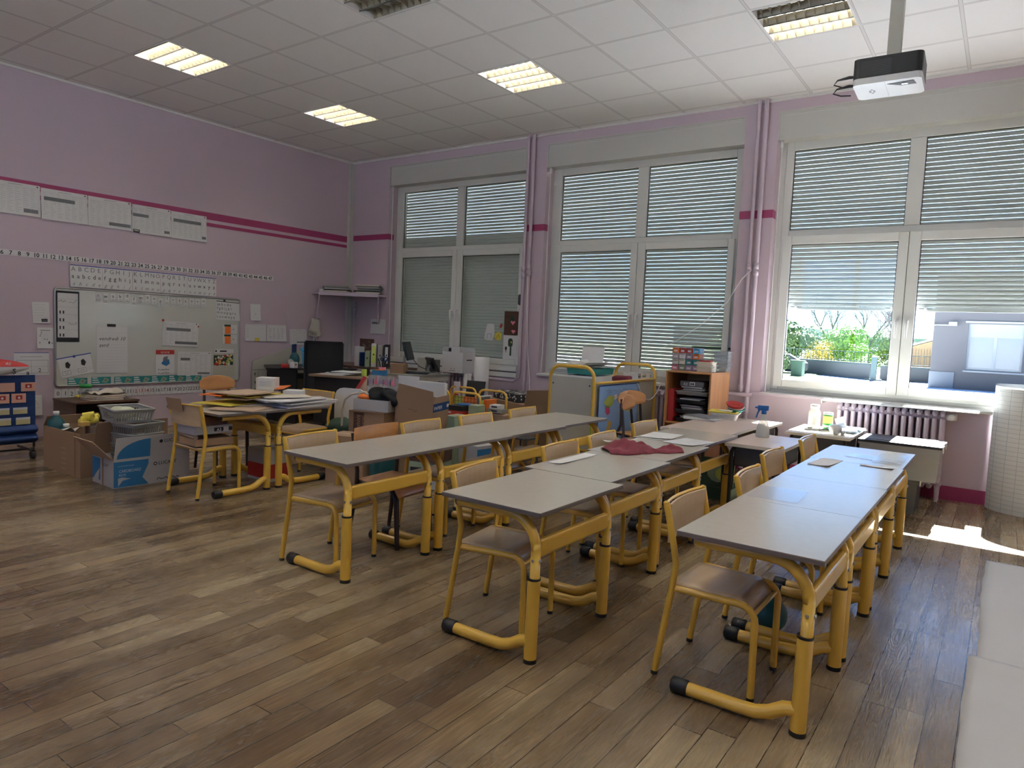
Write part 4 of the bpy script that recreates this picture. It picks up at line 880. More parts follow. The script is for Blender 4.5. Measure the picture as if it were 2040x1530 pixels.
# bottle desk items
zb = .546
b = MB('white'); b.lathe([(.001, 0), (.045, 0), (.047, .01), (.047, .13), (.035, .155), (.033, .16), (.033, .165), (.036, .167), (.036, .195), (.001, .195)], n=22); b.m('ink_light').lathe([(.0475, .03), (.0475, .09)], n=22)
o = b.build('white_bottle'); o.location = (6.46, -.56, zb); tag(o, 'large white plastic bottle with ribbed cap by the radiator', 'bottle')
b = MB('green'); b.lathe([(.001, 0), (.038, 0), (.038, .14), (.001, .14)], n=20); b.m('white').lathe([(.0385, .125), (.0385, .143), (.001, .143)], n=20); b.m('land_c').lathe([(.0387, .055), (.0387, .115)], n=20); b.m('white').lathe([(.0389, .02), (.0389, .04)], n=20)
o = b.build('tin'); o.location = (6.575, -.60, zb); tag(o, 'green and orange tin with white lid beside the white bottle', 'tin')
b = MB('white'); b.lathe([(.001, 0), (.035, 0), (.038, .01), (.038, .07), (.022, .085), (.001, .085)], n=18); o = b.build('jar'); o.location = (6.66, -.82, zb + .039); o.rotation_euler = (math.radians(92), 0, math.radians(40)); tag(o, 'white round pot lying on its side among the bottles', 'pot')
b = MB('paper'); b.box(-.035, .035, -.004, .004, 0, .12); b.m('ink_light').box(-.025, .025, -.0045, -.004, .05, .07); o = b.build('carton_card'); o.location = (6.70, -.62, zb); o.rotation_euler = (math.radians(-12), math.radians(-22), 0); tag(o, 'white card leaning beside the green tin', 'card')
b = MB('steel'); b.cyl((0, 0, 0), .018, 0, .035, 12); o = b.build('small_cup'); o.location = (6.745, -.88, zb); tag(o, 'tiny metal cup at the desk edge below the radiator', 'cup')
b = MB('grey_dark'); b.box(-.05, .05, -.03, .03, 0, .02); b.tube([(.05, 0, .01), (.10, .02, .012)], .006, 6); o = b.build('stapler', bevel=.005); o.location = (6.50, -.74, zb); o.rotation_euler.z = .3; tag(o, 'dark small tool lying before the white bottle', 'stapler')
for k in range(6):
    b = MB(['paper', 'skyblue', 'clear_plastic', 'paper', 'skyblue', 'clear_plastic'][k]); b.box(-.10, .10, -.14, .14, 0, .005); o = b.build('document_sleeve'); o.location = (6.70 + .012 * (k % 3), -.52 - .02 * k, zb + k * .006); o.rotation_euler.z = math.radians(8 - 11 * (k % 3))
    tag(o, ['white sheet at the bottom of the sleeve pile by the radiator', 'lower blue sleeve in the pile by the radiator', 'lower clear sleeve in the pile by the radiator', 'white sheet in the middle of the sleeve pile by the radiator', 'upper blue sleeve in the pile by the radiator', 'clear sleeve on top of the pile by the radiator'][k], 'document sleeve', 'document sleeves piled before the radiator')
# storage totes under the radiator
def tote(label, loc, w_, d_, h_, mt, lid=None, cat='storage box', name='storage_tote', rz=0, content=None):
    t = thing(name, label, cat, loc, rz); b = MB(mt); e = .96
    a = [(-w_ / 2 * e, -d_ / 2 * e, 0), (w_ / 2 * e, -d_ / 2 * e, 0), (w_ / 2 * e, d_ / 2 * e, 0), (-w_ / 2 * e, d_ / 2 * e, 0), (-w_ / 2, -d_ / 2, h_), (w_ / 2, -d_ / 2, h_), (w_ / 2, d_ / 2, h_), (-w_ / 2, d_ / 2, h_)]
    b.add(a, [(0, 3, 2, 1), (0, 1, 5, 4), (1, 2, 6, 5), (2, 3, 7, 6), (3, 0, 4, 7)]); b.box(-w_ / 2 - .008, w_ / 2 + .008, -d_ / 2 - .008, -d_ / 2, h_ - .015, h_); b.box(w_ / 2, w_ / 2 + .008, -d_ / 2, d_ / 2, h_ - .015, h_); b.build('tote_body', t)
    if lid:
        b = MB(lid); b.box(-w_ / 2 - .012, w_ / 2 + .012, -d_ / 2 - .012, d_ / 2 + .012, h_ + .001, h_ + .022); b.box(-w_ / 2 + .04, w_ / 2 - .04, -d_ / 2 + .04, d_ / 2 - .04, h_ + .022, h_ + .026); b.build('lid', t, bevel=.006)
        b = MB('white'); 
        for yy in (-d_ * .3, d_ * .3): b.box(w_ / 2 + .012, w_ / 2 + .018, yy - .03, yy + .03, h_ - .03, h_ + .02)
        b.build('clip', t)
    if content: content(b, t)
    return t
def cont(b, t):
    r = random.Random(11); 
    for k in range(14):
        b = MB(r.choice(['orange', 'paper', 'green_pale', 'ink_grey', 'land_a', 'cream', 'grey'])); b.X = T(r.uniform(-.18, .18), r.uniform(-.13, .13), .01 + .012 * k) @ RZ(r.uniform(-40, 40)) @ RY(r.uniform(-4, 4)); b.box(-.07, .07, -.05, .05, 0, .01); b.build('content', t)
tote('clear storage tote with black lid standing before the radiator', (7.13, -.625, .262), .54, .44, .25, 'tote_clear', 'black_plastic', content=cont)
tote('dark grey tote beneath the clear one before the radiator', (7.02, -.62, 0), .50, .40, .24, 'grey_dark', 'grey_dark')
b = MB('green_dark'); b.box(0, .26, 0, .02, 0, .22); b.m('land_a').flat([(0, 0)] * 3) if 0 else None; b.m('green_pale'); b.X = Matrix(((1, 0, 0, 0), (0, 0, -1, -.001), (0, 1, 0, 0), (0, 0, 0, 1))); b.disc(.14, .12, .09, .0, 12); b.m('land_a').disc(.17, .10, .05, .0005, 12)
o = b.build('picture_book'); o.location = (5.83, -1.48, .105); o.rotation_euler = (math.radians(-8), 0, math.radians(6)); tag(o, 'green and yellow picture book under the low desks', 'book')
b = MB('green_dark'); b.box(-.16, .16, -.14, .14, 0, .10); o = b.build('book_box', bevel=.004); o.location = (5.93, -1.35, 0); tag(o, 'dark green box on the floor under the low desks', 'box')
r = random.Random(21)
for k in range(7):
    b = MB(['ink_grey', 'paper_grey', 'red', 'ink', 'paper', 'brown_lam', 'teal'][k]); b.box(-.012, .012, -.1, .1, 0, .18 + .02 * (k % 3)); o = b.build('book'); o.location = (6.36 + .032 * k, -1.45, .0); tag(o, ['first grey', 'pale grey', 'red', 'black', 'white', 'brown', 'teal'][k] + ' slim book standing under the desk with the spray bottle', 'book', 'books standing on the floor under the spray bottle desk')
# ball under the front chairs
t = thing('sports_ball', 'dark teal ball resting on the floor between chair legs', 'ball', (6.99, -3.75, .079)); b = MB('teal_dark'); blob(b, 0, 0, 0, .078, .078, .078, 24, 14, 0, flat=False); b.build('ball_skin', t)
# ============================================================ PAPER ON THE FLOOR AND GRID PAPER
def fp(w_, h_, seed, amp=.0012):
    r = random.Random(seed); ph = [r.uniform(0, 6) for _ in range(4)]
    return lambda u, v: (u * w_ + (.005 * math.sin(7 * v + ph[0]) + .002 * math.sin(31 * v + ph[3])) * (1 - u) * (1 if u < .5 else 0), v * h_, .0025 + amp * (1 + math.sin(7 * u + ph[1]) * math.sin(11 * v + ph[2])) * (.3 + .7 * abs(u - .5)) + (.010 * math.exp(-((v - .97) / .03) ** 2) if seed == 2 and u < .3 else 0))
mat('floor_sheet', (.56, .555, .55), .6, var=.05, scale=3, bump=.1, bscale=9)
b = MB('floor_sheet'); b.smooth = True; b.grid(fp(1.25, 1.66, 1), 30, 40, .0012); o = b.build('floor_paper'); o.location = (7.735, -3.46, 0); tag(o, 'large white paper spread on the floor nearer the window', 'paper', 'white papers spread on the parquet')
b = MB('floor_sheet'); b.smooth = True; b.grid(fp(1.25, 1.9, 2), 30, 40, .0012); o = b.build('floor_paper'); o.location = (7.715, -5.33, .0); tag(o, 'creamy paper on the floor nearer the viewer, its corner torn', 'paper', 'white papers spread on the parquet')
# tall sheet of gridded paper standing in a curl against the wall
t = thing('grid_paper_roll', 'tall curl of white gridded paper standing against the window wall', 'paper roll', (8.02, -.03, 0))
def curl(R1, R2, a0, a1, zt):
    def f(u, v):
        a = math.radians(a0 + (a1 - a0) * u); return (R1 * math.cos(a), R2 * math.sin(a), zt(u) * v + .001)
    return f
b = MB('grid_paper'); b.smooth = True; b.grid(curl(.33, .26, 180, 360, lambda u: .985 - .01 * u), 32, 4); b.build('outer_sheet', t)
b = MB('grid_paper'); b.smooth = True; b.grid(lambda u, v: (-.30 + .62 * u, -.275 * math.sqrt(max(0, 1 - (-.30 + .62 * u) ** 2 / .115)) - .005, .97 - (.02 + .36 * min(1, (u * 1.5)) ** .6) * v), 24, 6); b.build('folded_flap', t)
# ============================================================ WHITE TROLLEY WITH YELLOW TUBES
t = thing('trolley', 'white panelled trolley with yellow tube ends, world map on its side', 'trolley', (4.65, -.90, 0))
hx, hy = .22, .635
for s in (-1, 1):
    b = MB('yellow'); P = [(-hx, s * hy, .07), (-hx, s * hy, .86)] + [(p[0], s * hy, p[1]) for p in arc(-hx + .10, .865, .10, 180, 90, 6)] + [(p[0], s * hy, p[1]) for p in arc(hx - .10, .865, .10, 90, 0, 6)] + [(hx, s * hy, .86), (hx, s * hy, .07)]
    b.tube(P, .016, 12); b.tube([(-hx, s * hy, .24), (hx, s * hy, .24)], .013, 8); b.build('end_tube', t)
    b = MB('beige'); b.box(-hx + .014, hx - .014, s * hy - .009, s * hy + .009, .25, .87); b.m('gasket')
    for xx in (-hx + .035, hx - .035): b.box(xx - .006, xx + .006, s * (hy + .011) - .002, s * (hy + .011) + .002, .80, .812)
    b.build('end_panel', t)
for s in (-1, 1):
    b = MB('yellow'); b.tube([(s * hx, -hy, .828), (s * hx, hy, .828)], .013, 8); b.tube([(s * hx, -hy, .24), (s * hx, hy, .24)], .012, 8); b.build('rail', t)
    b = MB('beige'); b.box(s * (hx - .012) - .006, s * (hx - .012) + .006, -hy + .01, hy - .01, .25, .81); b.build('side_panel', t)
b = MB('white'); b.box(-hx + .01, hx - .01, -hy + .01, hy - .01, .795, .812); b.build('top_shelf', t)
for sx in (-1, 1):
    for sy in (-1, 1): b = MB('rubber'); b.X = T(sx * hx, sy * hy, .035) @ RX(90); b.cyl((0, 0, 0), .035, -.012, .012, 14); b.build('castor', t)
def d_map(b, w_, h_, z):
    b.m('navy').rect(0, w_, h_ - .012, h_, z); b.rect(0, .008, 0, h_, z); b.rect(w_ - .008, w_, 0, h_, z)
    squig(b, .12, h_ - .075, w_ - .24, .03, z, 30, .003, 'ink_grey', 5)
    cx = lambda *p: [(w_ * a, h_ * c) for a, c in p]
    b.m('land_a').flat(cx((.12, .72), (.22, .82), (.38, .80), (.34, .68), (.26, .62), (.18, .64)), z + .0003); b.m('land_b').flat(cx((.16, .64), (.26, .62), (.28, .54), (.22, .50), (.17, .55)), z + .0004)
    b.m('paper').flat(cx((.33, .80), (.42, .84), (.45, .77), (.38, .74)), z + .0003); b.m('land_c').flat(cx((.24, .42), (.33, .38), (.30, .22), (.25, .12), (.21, .26)), z + .0003)
    b.m('land_c').flat(cx((.50, .55), (.62, .54), (.63, .40), (.57, .26), (.52, .40)), z + .0003); b.m('land_b').flat(cx((.50, .62), (.58, .70), (.66, .66), (.60, .56), (.52, .57)), z + .0003)
    b.m('land_a').flat(cx((.60, .72), (.85, .80), (.93, .72), (.86, .56), (.74, .50), (.64, .58)), z + .0003); b.m('cream').flat(cx((.80, .34), (.92, .36), (.90, .24), (.82, .24)), z + .0003)
sheet('world_map', 'poster', 'pale blue world map hung on the side of the white trolley', .80, .55, on_left(-1.47, .262, 4.888), d_map, m='skyblue', curl=0)
tray('letter_tray', 'teal plastic letter tray on top of the trolley', (4.60, -1.12, .885), 0, .30, .40, .055, 'teal', .96)
tray('letter_tray', 'white tray beneath the teal tray on the trolley', (4.60, -1.13, .8125), 0, .29, .38, .06, 'white', .97)
r = random.Random(4)
for k in range(6):
    b = MB(['paper', 'paper_grey', 'paper', 'paper', 'paper_grey', 'paper'][k]); b.grid(lambda u, v: ((u - .5) * .24, (v - .5) * .32, .03 * (abs(u - .5) * 2) ** 2 * (k % 2)), 6, 2, .0025); o = b.build('paper_sheet'); o.location = (4.60 + r.uniform(-.03, .03), -1.12 + r.uniform(-.07, .07), .945 + .007 * k); o.rotation_euler.z = r.uniform(-.5, .5)
    tag(o, ['lowest', 'second', 'third', 'fourth', 'fifth', 'topmost'][k] + ' loose sheet heaped over the teal tray on the trolley', 'paper', 'sheets heaped on the trolley')
b = MB('paper'); b.box(-.11, .11, 0, .003, 0, .16); o = b.build('paper_sheet'); o.location = (4.50, -.92, .975); o.rotation_euler = (math.radians(-14), 0, .2); tag(o, 'grey-white sheet standing upright against the shutter light on the trolley', 'paper')
b = MB('maroon'); b.rbox(-.08, .08, -.10, .10, 0, .05, .03); o = b.build('pencil_case', bevel=.012); o.location = (4.74, -.74, .8135); o.rotation_euler.z = .2; tag(o, 'dusky pink case at the trolley edge beside the labelled boxes', 'case')
for k in range(3):
    b = MB('white'); b.box(-.075, .075, -.045, .045, 0, .075); b.m('ink'); 
    for q in range(6): b.box(.0755, .0765, -.035 + .012 * q, -.029 + .012 * q, .035, .05)
    b.m('grey').box(-.065, .065, -.04, .04, .0755, .077); o = b.build('labelled_box', bevel=.003); o.location = (4.76 - .02 * (k == 1), -.56 + .16 * k, .8135); o.rotation_euler.z = .1 - .15 * k
    tag(o, ['small white box with black lettering beside the dusky pink case', 'small white labelled box in the middle of three on the trolley', 'small white labelled box nearest the far end of the trolley'][k], 'box', 'small labelled boxes on the trolley')
b = MB('white'); b.tube([(4.885 + .004, -.72, .80)] + [(4.90, -.72 + .55 * k / 10, .80 - .17 * math.sin(PI * k / 10) ** .8) for k in range(11)], .005, 6); tag(b.build('cable'), 'white cable drooping in a loop over the trolley side', 'cable')
b = MB('white'); b.tube([(5.70, -.06, 1.93), (5.62, -.09, 1.84), (5.50, -.10, 1.62), (5.25, -.12, 1.38), (5.02, -.14, 1.22), (4.90, -.18, 1.15)], .004, 6); tag(b.build('cable'), 'white cord slanting from the pipe joint across the second window', 'cable')
b = MB('white'); b.tube([(3.13, -.08, 1.9), (3.16, -.10, 1.5), (3.25, -.18, 1.0), (3.36, -.28, .7), (3.42, -.36, .56)], .004, 6); tag(b.build('cable'), 'white cord hanging from the pipes down to the brown box', 'cable')
b = MB('lime'); b.tube([(0, 0, 0), (0, -.08, .52)], .009, 6); b.m('ink').tube([(0, -.08, .52), (0, -.083, .54)], .0095, 6); o = b.build('ruler_stick'); o.location = (4.99, -1.70, 0.0); tag(o, 'lime green stick leaning before the world map', 'stick')
# ============================================================ WOODEN OPEN CABINET
t = thing('open_cabinet', 'orange-brown wooden cabinet open at the front, filled with trays', 'cabinet', (5.405, -.50, 0))
hx, hy = .215, .25
b = MB('cab_wood')
b.box(-hx, -hx + .016, -hy, hy, 0, .935); b.box(hx - .016, hx, -hy, hy, 0, .935); b.box(-hx, hx, -hy, hy, .935, .952); b.box(-hx + .016, hx - .016, hy - .01, hy, 0, .935); b.box(-hx + .016, hx - .016, -hy, hy - .01, .06, .075); b.box(-hx + .016, hx - .016, -hy + .005, hy - .01, .465, .481)
b.build('carcass', t, bevel=.002)
for k, (z, m_, lb) in enumerate(((.487, 'black_plastic', 'lowest'), (.565, 'grey_dark', 'second'), (.655, 'black_plastic', 'third'), (.735, 'grey', 'top'))):
    tray('document_tray', '%s stacked document tray inside the wooden cabinet' % lb, (5.42, -.52, z), 0, .30, .36, .035, m_, .97, group='trays inside the wooden cabinet', cat='document tray')
    for q in range(4 if k in (1, 3) else 2):
        b = MB(['paper_grey', 'ink_grey', 'paper', 'ink_grey'][(q + k) % 4]); b.box(-.10, .10, -.14, .14, 0, .009); o = b.build('folder'); o.location = (5.42 + r.uniform(-.02, .02), -.54, z + .034 + .0105 * q); o.rotation_euler = (0, (.0 if k != 1 else -.0), r.uniform(-.1, .1))
        tag(o, 'folder %s in the %s tray of the wooden cabinet' % (['lying lowest', 'lying second', 'lying third', 'lying topmost'][q], lb), 'folder', 'folders in the wooden cabinet')
b = MB('ink_grey'); b.box(-.11, .11, -.14, .14, 0, .045); b.m('paper').rect(-.02, .02, 0, 0, 0); b.X = Matrix(((1, 0, 0, 0), (0, 0, -1, -.1405), (0, 1, 0, 0), (0, 0, 0, 1))); b.text('A3', -.08, .008, .035, 0, bold=.02); b.rect(-.02, .03, .006, .040, 0); b.m('ink').rect(-.012, .0, .012, .032, .0003); b.rect(.006, .02, .012, .032, .0003)
o = b.build('paper_ream'); o.location = (5.42, -.55, .815); tag(o, 'dark wrapped ream marked A3 at the top of the cabinet trays', 'paper ream')
b = MB('red'); b.box(-.028, .028, -.12, .12, 0, .30); o = b.build('binder', bevel=.003); o.location = (5.238, -.60, .482); tag(o, 'red binder standing upright at the edge inside the cabinet', 'binder')
for k in range(3):
    b = MB(['red', 'paper_grey', 'brown_lam'][k]); b.box(-.12, .12, -.16, .16, 0, .012); o = b.build('notebook'); o.location = (5.36 + .02 * k, -.66, .100 + .013 * k - .024); o.rotation_euler.z = .1 * k; tag(o, ['red', 'grey', 'brown'][k] + ' notebook lying low in the wooden cabinet', 'notebook')
# items on the cabinet
t = thing('drawer_organiser', 'clear organiser with sixteen colourful small drawers on the cabinet', 'organiser', (5.32, -.56, .953), 0)
b = MB('clear_plastic')
for k in range(5): b.box(-.136, .136, -.06, .06, .0525 * k, .0525 * k + .003)
for k in range(5): b.box(-.136 + .0665 * k, -.132 + .0665 * k, -.06, .06, 0, .213)
b.build('casing', t)
cols = [['pink', 'green_pale', 'lilac_print', 'lilac_print'], ['cream', 'cream', 'teal', 'teal'], ['lilac', 'white', 'lilac_print', 'orange'], ['orange', 'red', 'red', 'skyblue']]
mat('sky_drawer', (.05, .38, .72), .4)
cols[3][3] = 'sky_drawer'
for q in range(4):
    for k in range(4):
        b = MB(cols[q][k]); x0 = -.130 + .0665 * k; z0 = .005 + .0525 * q; b.box(x0, x0 + .060, -.062, .05, z0, z0 + .044); b.m('paper').box(x0 + .014, x0 + .046, -.0628, -.062, z0 + .010, z0 + .026); b.m('ink_grey').box(x0 + .010, x0 + .05, -.067, -.062, z0 + .034, z0 + .038); b.build('drawer', t, bevel=.004)
for k in range(2):
    t = thing('lunch_box', ['lower cream lunch box on the wooden cabinet', 'cream lunch box with a red lid on the wooden cabinet'][k], 'box', (5.515, -.60, .953 + .047 * k), 0, 'lunch boxes on the cabinet')
    b = MB('cream'); b.rbox(-.075, .075, -.06, .06, 0, .038, .02); b.rbox(-.08, .08, -.065, .065, .038, .045, .02); b.build('box_body', t, bevel=.003)
    if k: b = MB('red'); b.rbox(-.06, .05, -.05, .05, .0455, .058, .02); b.build('lid', t, bevel=.005)
for k in range(5):
    o = tray('clear_tub', '', (5.58, -.37, .953 + .036 * k), 0, .15, .11, .05, 'clear_plastic', .86, group='nested clear tubs on the cabinet', cat='tub'); o['label'] = ['lowest', 'second', 'middle', 'fourth', 'topmost'][k] + ' clear tub of the tall stack on the cabinet'
b = MB('clear_plastic'); b.cyl((0, 0, 0), .018, 0, .06, 12); b.m('white').cyl((0, 0, 0), .014, .06, .072, 12); o = b.build('small_bottle'); o.location = (5.60, -.69, .953); tag(o, 'tiny clear bottle at the cabinet edge beside the lunch boxes', 'bottle')
b = MB('green_dark'); b.box(0, .46, -.001, 0, 0, .022); o = b.build('tape_strip'); o.location = (5.08, .138, 1.155); tag(o, 'dark green strip stuck on the pane behind the colourful drawers', 'tape')
# ============================================================ CARTONS
def carton(label, loc, rz, w_, d_, h_, flaps=(), mt='card', mi='card_in', name='cardboard_box', pr=None, rx=0, ry=0, top=False, group=None, th=.005, cat='box'):
    t = thing(name, label, cat, loc, rz, group); t.rotation_euler = (math.radians(rx), math.radians(ry), math.radians(rz)); b = MB(mt); a, c = w_ / 2, d_ / 2
    b.box(-a, a, -c, -c + th, 0, h_); b.box(-a, a, c - th, c, 0, h_); b.box(-a, -a + th, -c + th, c - th, 0, h_); b.box(a - th, a, -c + th, c - th, 0, h_); b.box(-a + th, a - th, -c + th, c - th, 0, th)
    if top: b.box(-a, a, -c, c, h_, h_ + th); b.m('card_pale').box(-a - .001, a + .001, -.025, .025, h_ + th, h_ + th + .001)
    body = b.build('box_body', t)
    F = {'front': T(-a, -c - .0008, 0) @ Matrix(((1, 0, 0, 0), (0, 0, -1, 0), (0, 1, 0, 0), (0, 0, 0, 1))), 'right': T(a + .0008, -c, 0) @ Matrix(((0, 0, 1, 0), (1, 0, 0, 0), (0, 1, 0, 0), (0, 0, 0, 1)))}
    if pr:
        for side, fn in pr.items():
            if side in F: p = MB('ink'); p.X = F[side]; fn(p, w_ if side == 'front' else d_, h_); p.build('print', body)
    for side, ln, ang, *rest in flaps:
        m_ = rest[0] if rest else mt; L_ = w_ if side in 'fb' else d_
        p = MB(m_); s_ = {'f': T(0, -c, h_) @ RX(0), 'b': T(0, c, h_) @ RZ(180), 'l': T(-a, 0, h_) @ RZ(-90), 'r': T(a, 0, h_) @ RZ(90)}[side]
        M_ = s_ @ RX(ang); tp = .015
        p.X = M_; p.add([(-L_ / 2, 0, 0), (L_ / 2, 0, 0), (L_ / 2 - tp, -.0, ln), (-L_ / 2 + tp, 0, ln), (-L_ / 2, th, 0), (L_ / 2, th, 0), (L_ / 2 - tp, th, ln), (-L_ / 2 + tp, th, ln)], [(0, 1, 2, 3), (7, 6, 5, 4), (0, 4, 5, 1), (1, 5, 6, 2), (2, 6, 7, 3), (3, 7, 4, 0)])
        if len(rest) > 1: p.X = M_ @ T(-L_ / 2, -.0008, 0) @ Matrix(((1, 0, 0, 0), (0, 0, -1, 0), (0, 1, 0, 0), (0, 0, 0, 1))); rest[1](p, L_, ln)
        p.build('flap', t)
    return t
def swoosh(b, x0, x1, y0, y1, z=0): 
    n = 8; b.m('blue_print').flat([(x1, y0), (x1, y1)] + [(x1 - (x1 - x0) * math.sin(PI / 2 * k / n), y1 - (y1 - y0) * (1 - math.cos(PI / 2 * k / n))) for k in range(1, n + 1)], z)
def p_luc_r(b, w_, h_):
    b.m('blue_print').rect(0, w_ * .44, h_ * .02, h_ - .01, 0); b.m('paper_grey').flat([(w_ * .36, h_ * .3), (w_ * .44, h_ * .02), (w_ * .46, h_ - .02)], .0003); b.flat([(.03, .01), (.06, .05), (.12, .06), (.06, .075), (.03, .07)], .0003)
    b.m('paper').text('CARDBOARD', .035, h_ * .55, .030, .0004, sx=.85); b.text('BOX', .035, h_ * .42, .024, .0004); b.rect(.03, .14, h_ * .78, h_ * .79, .0004)
    b.m('ink').disc(w_ * .53, h_ * .74, .014, .0003); b.m('paper_grey').disc(w_ * .53, h_ * .74, .008, .0005); b.m('ink').text('LUCART', w_ * .57, h_ * .69, .036, .0003, bold=.01); b.m('ink_light'); [b.rect(w_ * .58, w_ * .75, h_ * (.5 - .06 * k), h_ * (.5 - .06 * k) + .002, .0003) for k in range(3)]; b.m('ink'); squig(b, w_ * .55, .02, w_ * .3, .02, .0003, 16, .005)
def p_luc_flap(b, w_, h_): swoosh(b, .02, w_ * .46, .01, h_ - .02); b.m('ink').disc(w_ * .60, h_ * .70, .013, .0003); b.text('LUCART', w_ * .64, h_ * .64, .034, .0003, bold=.01); b.m('ink_light').rect(w_ * .66, w_ * .86, h_ * .4, h_ * .4 + .002, .0003)
def p_luc_f(b, w_, h_): b.m('blue_print').rect(0, w_ * .38, .03, h_ - .01, 0); b.m('paper_grey').flat([(.02, .03), (w_ * .3, .03), (w_ * .36, .12), (.06, .07)], .0003); b.m('ink').text('LUCART', w_ * .5, h_ * .72, .03, .0003, sx=.8); b.m('card').rect(w_ * .46, w_ * .54, 0, h_, .0002); b.m('ink_light'); [b.rect(w_ * .62, w_ * .85, h_ * (.5 - .08 * k), h_ * (.5 - .08 * k) + .002, .0003) for k in range(4)]
carton('large open white and blue paper-towel box beside the loaded chair', (2.445, -4.16, 0), -2, .35, .555, .20, (('r', .165, 4, 'paper_grey', p_luc_flap), ('f', .20, 42, 'card_pale'), ('l', .24, -8, 'card_in'), ('b', .16, 62, 'card_pale')), mt='paper_grey', pr={'front': p_luc_f, 'right': p_luc_r}, name='paper_towel_box')
def p_seam(b, w_, h_): b.m('card_in').rect(w_ * .85, w_ * .88, 0, h_, 0); b.m('card_pale'); [b.rect(w_ * .5, w_ * .62, h_ * (.1 + .12 * k), h_ * (.1 + .12 * k) + .006, 0) for k in range(5)]
carton('plain brown carton with bulging sides holding two dark bottles', (1.80, -4.25, 0), 1, .62, .42, .335, (('l', .08, -20), ), pr={'front': p_seam})
# baskets in the paper towel box
def basket(label, loc, rz, w_, d_, h_, mt, content=None):
    t = thing('plastic_basket', label, 'basket', loc, rz, 'grey plastic baskets stacked in the paper-towel box'); b = MB(mt); a, c = w_ / 2, d_ / 2; e = .86
    def side(p0, p1):
        n = 14
        for k in range(n):
            u0, u1 = k / n, (k + .55) / n; f = lambda u, z: ((p0[0] + (p1[0] - p0[0]) * u) * (e + (1 - e) * z / h_), (p0[1] + (p1[1] - p0[1]) * u) * (e + (1 - e) * z / h_), z)
            b.add([f(u0, .01), f(u1, .01), f(u1, h_ * .8), f(u0, h_ * .8)], [(0, 1, 2, 3)])
        f = lambda u, z: ((p0[0] + (p1[0] - p0[0]) * u) * (e + (1 - e) * z / h_), (p0[1] + (p1[1] - p0[1]) * u) * (e + (1 - e) * z / h_), z)
        b.add([f(0, h_ * .75), f(1, h_ * .75), f(1, h_), f(0, h_)], [(0, 1, 2, 3)]); b.add([f(0, 0), f(1, 0), f(1, .02), f(0, .02)], [(0, 1, 2, 3)])
    P = [(-a, -c), (a, -c), (a, c), (-a, c)]
    for k in range(4): side(P[k], P[(k + 1) % 4])
    b.rect(-a * e, a * e, -c * e, c * e, .001); b.tube([(p[0] * 1.01, p[1] * 1.01, h_) for p in P], .008, 6, closed=True); b.build('basket_body', t)
    return t
for k in range(4): basket(['grey basket at the bottom of the stack in the paper-towel box', 'second grey basket in the paper-towel box', 'third grey basket in the paper-towel box', 'fourth grey basket just under the top one'][k], (2.36, -4.17, .10 + .078 * k), 4 + 3 * k, .30, .26, .10, 'mesh_grey')
basket('top grey basket holding pale cloths in the paper-towel box', (2.33, -4.22, .445), -8, .36, .28, .10, 'mesh_grey')
b = MB('cloth_pale'); blob(b, 0, 0, .03, .12, .09, .045, 24, 10, .25, 5); o = b.build('cloth'); o.location = (2.31, -4.24, .475); tag(o, 'pale greenish cloth heaped in the top basket', 'cloth')
# bottles and duster in brown carton
for k, (x, y, s_, lb) in enumerate(((1.565, -4.40, 1.08, 'larger dark teal bottle with white cap in the brown carton'), (1.68, -4.375, .86, 'smaller dark teal bottle with white cap in the brown carton'))):
    t = thing('cleaning_bottle', lb, 'bottle', (x, y, .008), 0, 'cleaning bottles in the brown carton'); b = MB('teal_dark'); b.lathe([(.001, 0), (.062, 0), (.064, .02), (.064, .30 * s_), (.055, .34 * s_), (.022, .375 * s_), (.02, .385 * s_)], n=20); b.build('bottle_body', t)
    b = MB('white'); b.cyl((0, 0, 0), .022, .38 * s_, .41 * s_, 14); b.build('cap', t)
b = MB('yellow_paper'); 
for k in range(5): b.X = T(1.87 + .018 * (k % 2), -4.33 + .02 * k, .40 + .022 * (k % 3)) @ RZ(30 * k) @ RY(80); b.tube([(0, 0, -.04), (0, 0, .04)], .024, 8)
b.m('land_c'); b.X = T(1.93, -4.35, .372); b.box(-.03, .03, -.03, .03, 0, .03); o = b.build('glove_bundle'); tag(o, 'yellow rubber glove bundle on top of the brown carton', 'gloves')
b = MB('dark_wood'); b.cyl((1.90, -4.27, 0), .055, .01, .365, 14); tag(b.build('round_tub'), 'dark round tub under the yellow gloves in the carton', 'tub')
b = MB('paper_warm'); b.X = T(1.80, -4.40, .30); b.grid(lambda u, v: ((u - .5) * .2, (v - .5) * .12, .05 * u + .02 * math.sin(9 * v)), 8, 4, .003); tag(b.build('crumpled_paper'), 'crumpled pale paper sticking out of the brown carton', 'paper')
